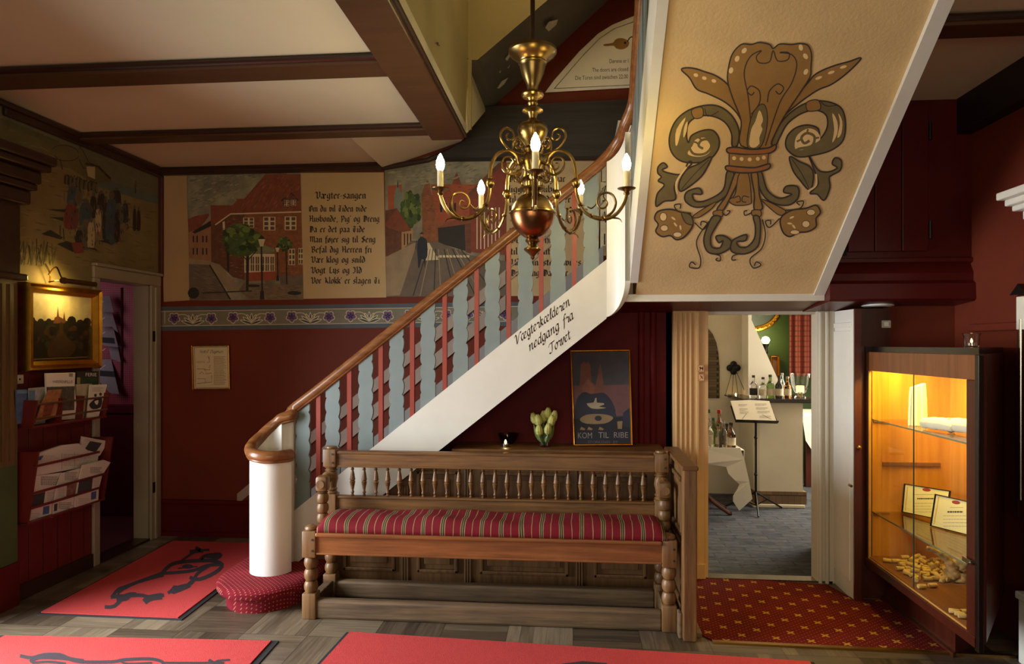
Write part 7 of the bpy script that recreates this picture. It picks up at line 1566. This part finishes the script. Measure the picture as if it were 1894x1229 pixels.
# arch, candle bracket
ar = [(1288, 600), (1302, 605), (1310, 608), (1318, 618), (1325, 634), (1329, 655), (1331, 680), (1331, 737), (1288, 737)]
q = [P(x, y, Y=6.99) for x, y in ar]; mb = MB(); mb.prism(q, (0, .012, 0)); nich = thing('brick_niche', tuple(q[-1]), 'arched brick lined niche in the white bar wall', 'niche')
mb.build('brick_lining', mat_brick('niche_brick', rgb(84, 70, 54), rgb(108, 92, 70), rgb(40, 32, 26), 1.2, 9.0), nich)
mb = MB(); mb.prism([P(x, y, Y=6.988) for x, y in ((1288, 655), (1305, 655), (1311, 662), (1311, 737), (1288, 737))], (0, .003, 0)); mb.build('opening', plain('niche_dark', rgb(34, 28, 24), .8), nich)
kp = P(1357, 681, Y=6.985); kb_ = P(1361, 735, Y=6.90)
ch_ = thing('candle_bracket', tuple(kp), 'black clover shaped wall bracket with hanging tealight dish in the bar', 'candle holder')
mb = MB()
for a in range(4): mb.lathe([(.005, -.012), (.03, -.006), (.034, .0), (.03, .006), (.005, .012)], kp + Vector((.036 * math.cos(a * PI / 2), 0, .036 * math.sin(a * PI / 2))), 12, (0, 1, 0))
mb.lathe([(.02, -.014), (.02, .01)], kp, 10, (0, 1, 0)); mb.build('clover', M['black_metal'], ch_, smooth=True)
for dx in (-.10, -.03, .03, .10): mb = MB(); mb.tube([kp + Vector((dx * .2, -.02, -.03)), kb_ + Vector((dx, 0 if abs(dx) > .05 else .03, .02))], .0025, 6); mb.build('wire', M['black_metal'], ch_)
mb = MB(); mb.lathe([(0, -.02), (.03, -.016), (.05, .0), (.048, .002), (.028, -.012), (0, -.015)], kb_, 16); mb.tube([kb_ + Vector((-.11, 0, .02)), kb_ + Vector((-.05, 0, 0)), kb_ + Vector((.05, 0, 0)), kb_ + Vector((.11, 0, .02))], .005, 6); mb.build('dish', M['black_metal'], ch_, smooth=True)
tealight('tealight', kb_ + Vector((0, 0, -.012)), 'burning tealight in the hanging dish of the clover bracket', 'candle', 1.3, .25)
# green wall things
mc = P(1393, 566, Y=8.42); rx, rz = abs(P(1443, 566, Y=8.42).x - mc.x), abs(P(1393, 609, Y=8.42).z - mc.z)
mi_ = thing('oval_mirror', tuple(mc), 'oval mirror in beaded gilt frame on the green bar wall', 'mirror')
ring = [Vector((mc.x + rx * math.cos(2 * PI * k / 40), mc.y, mc.z + rz * math.sin(2 * PI * k / 40))) for k in range(40)]
mb = MB(); mb.tube(ring, .035, 8, closed=True)
for k in range(40): mb.lathe([(.0, -.016), (.014, -.008), (.014, .008), (0, .016)], ring[k] + Vector((0, -.035, 0)), 8, (0, 1, 0))
mb.build('frame', M['gilt'], mi_, smooth=True)
mb = MB(); mb.poly([p + Vector((0, .004, 0)) for p in ring]); mb.build('mirror_glass', plain('mirror_silver', rgb(150, 170, 166), .05, 1, .02), mi_)
wl = P(1416, 630, Y=8.36); wlt = thing('wall_lamp', (wl.x, 8.48, wl.z - .2), 'dark wall lamp with glowing bulb beside the oval mirror in the bar', 'lamp')
mb = MB(); mb.lathe([(0, -.05), (.035, -.03), (.05, .0), (.035, .035), (0, .05)], wl, 14); mb.build('bulb', emit('bar_lamp_bulb', (1, .85, .40, 1), 18), wlt, smooth=True)
mb = MB(); mb.lathe([(.01, -.17), (.03, -.14), (.02, -.09), (.045, -.04), (.02, -.035)], wl, 12); mb.tube(catmull([wl + Vector((0, 0, -.16)), wl + Vector((.05, .06, -.30)), wl + Vector((.10, .12, -.42))], 5), .018, 8); mb.build('bracket', M['black_metal'], wlt, smooth=True)
point('bar_wall_lamp', (wl.x, wl.y - .08, wl.z), 5, (1, .8, .3), .04)
fa_ = [P(1424, 658, Y=8.44), P(1441, 658, Y=8.44), P(1442, 700, Y=8.44), P(1424, 700, Y=8.44)]
fp_ = thing('small_picture', tuple((fa_[2] + fa_[3]) / 2), 'narrow gold framed picture under the bar wall lamp', 'picture')
mb = MB(); mitre(mb, fa_, (0, -1, 0), .025, .03); mb.build('frame', M['gold_edge'], fp_); mb = MB(); mb.poly([p + Vector((0, .01, 0)) for p in fa_]); mb.build('image', paint(120, 80, 54, .2), fp_)
xa1, xa2 = P(1460, 640, Y=8.2).x, P(1496, 640, Y=8.2).x; zt1, zb1 = 2.3, P(1475, 700, Y=8.2).z
cu_ = thing('curtain', ((xa1 + xa2) / 2, 8.2, zb1), 'red plaid curtain hanging beside the green bar wall', 'curtain')
mb = MB(); n = 30; vs = []
for k in range(n + 1):
    s = k / n; x = xa1 + (xa2 + .2 - xa1) * s; vs += [(x, 8.2 + .035 * math.sin(s * 26), zb1), (x, 8.2 + .03 * math.sin(s * 26), zt1)]
mb.add(vs, [(2*k, 2*k+2, 2*k+3, 2*k+1) for k in range(n)]); mb.build('cloth', M['plaid'], cu_, smooth='all')
dt = P(1486, 760, Y=7.4)
dtb = thing('dining_table', (dt.x + .25, 7.6, .003), 'table under a bright white cloth past the end of the bar counter', 'table')
mb = MB(); mb.bbox((dt.x - .03, 7.35, .745), (dt.x + .7, 8.0, .765), .006); mb.prism([(dt.x - .03, 7.35, .76), (dt.x + .5, 7.35, .76), (dt.x + .5, 7.33, .5), (dt.x + .06, 7.32, .40), (dt.x, 7.33, .50)], (0, .005, 0)); mb.build('cloth', M['linen'], dtb)
for xx in (.05, .6):
    for yy in (7.42, 7.9): mb = MB(); mb.bbox((dt.x + xx - .03, yy - .03, .003), (dt.x + xx + .03, yy + .03, .745), .006); mb.build('leg', M['cab_dark'], dtb)
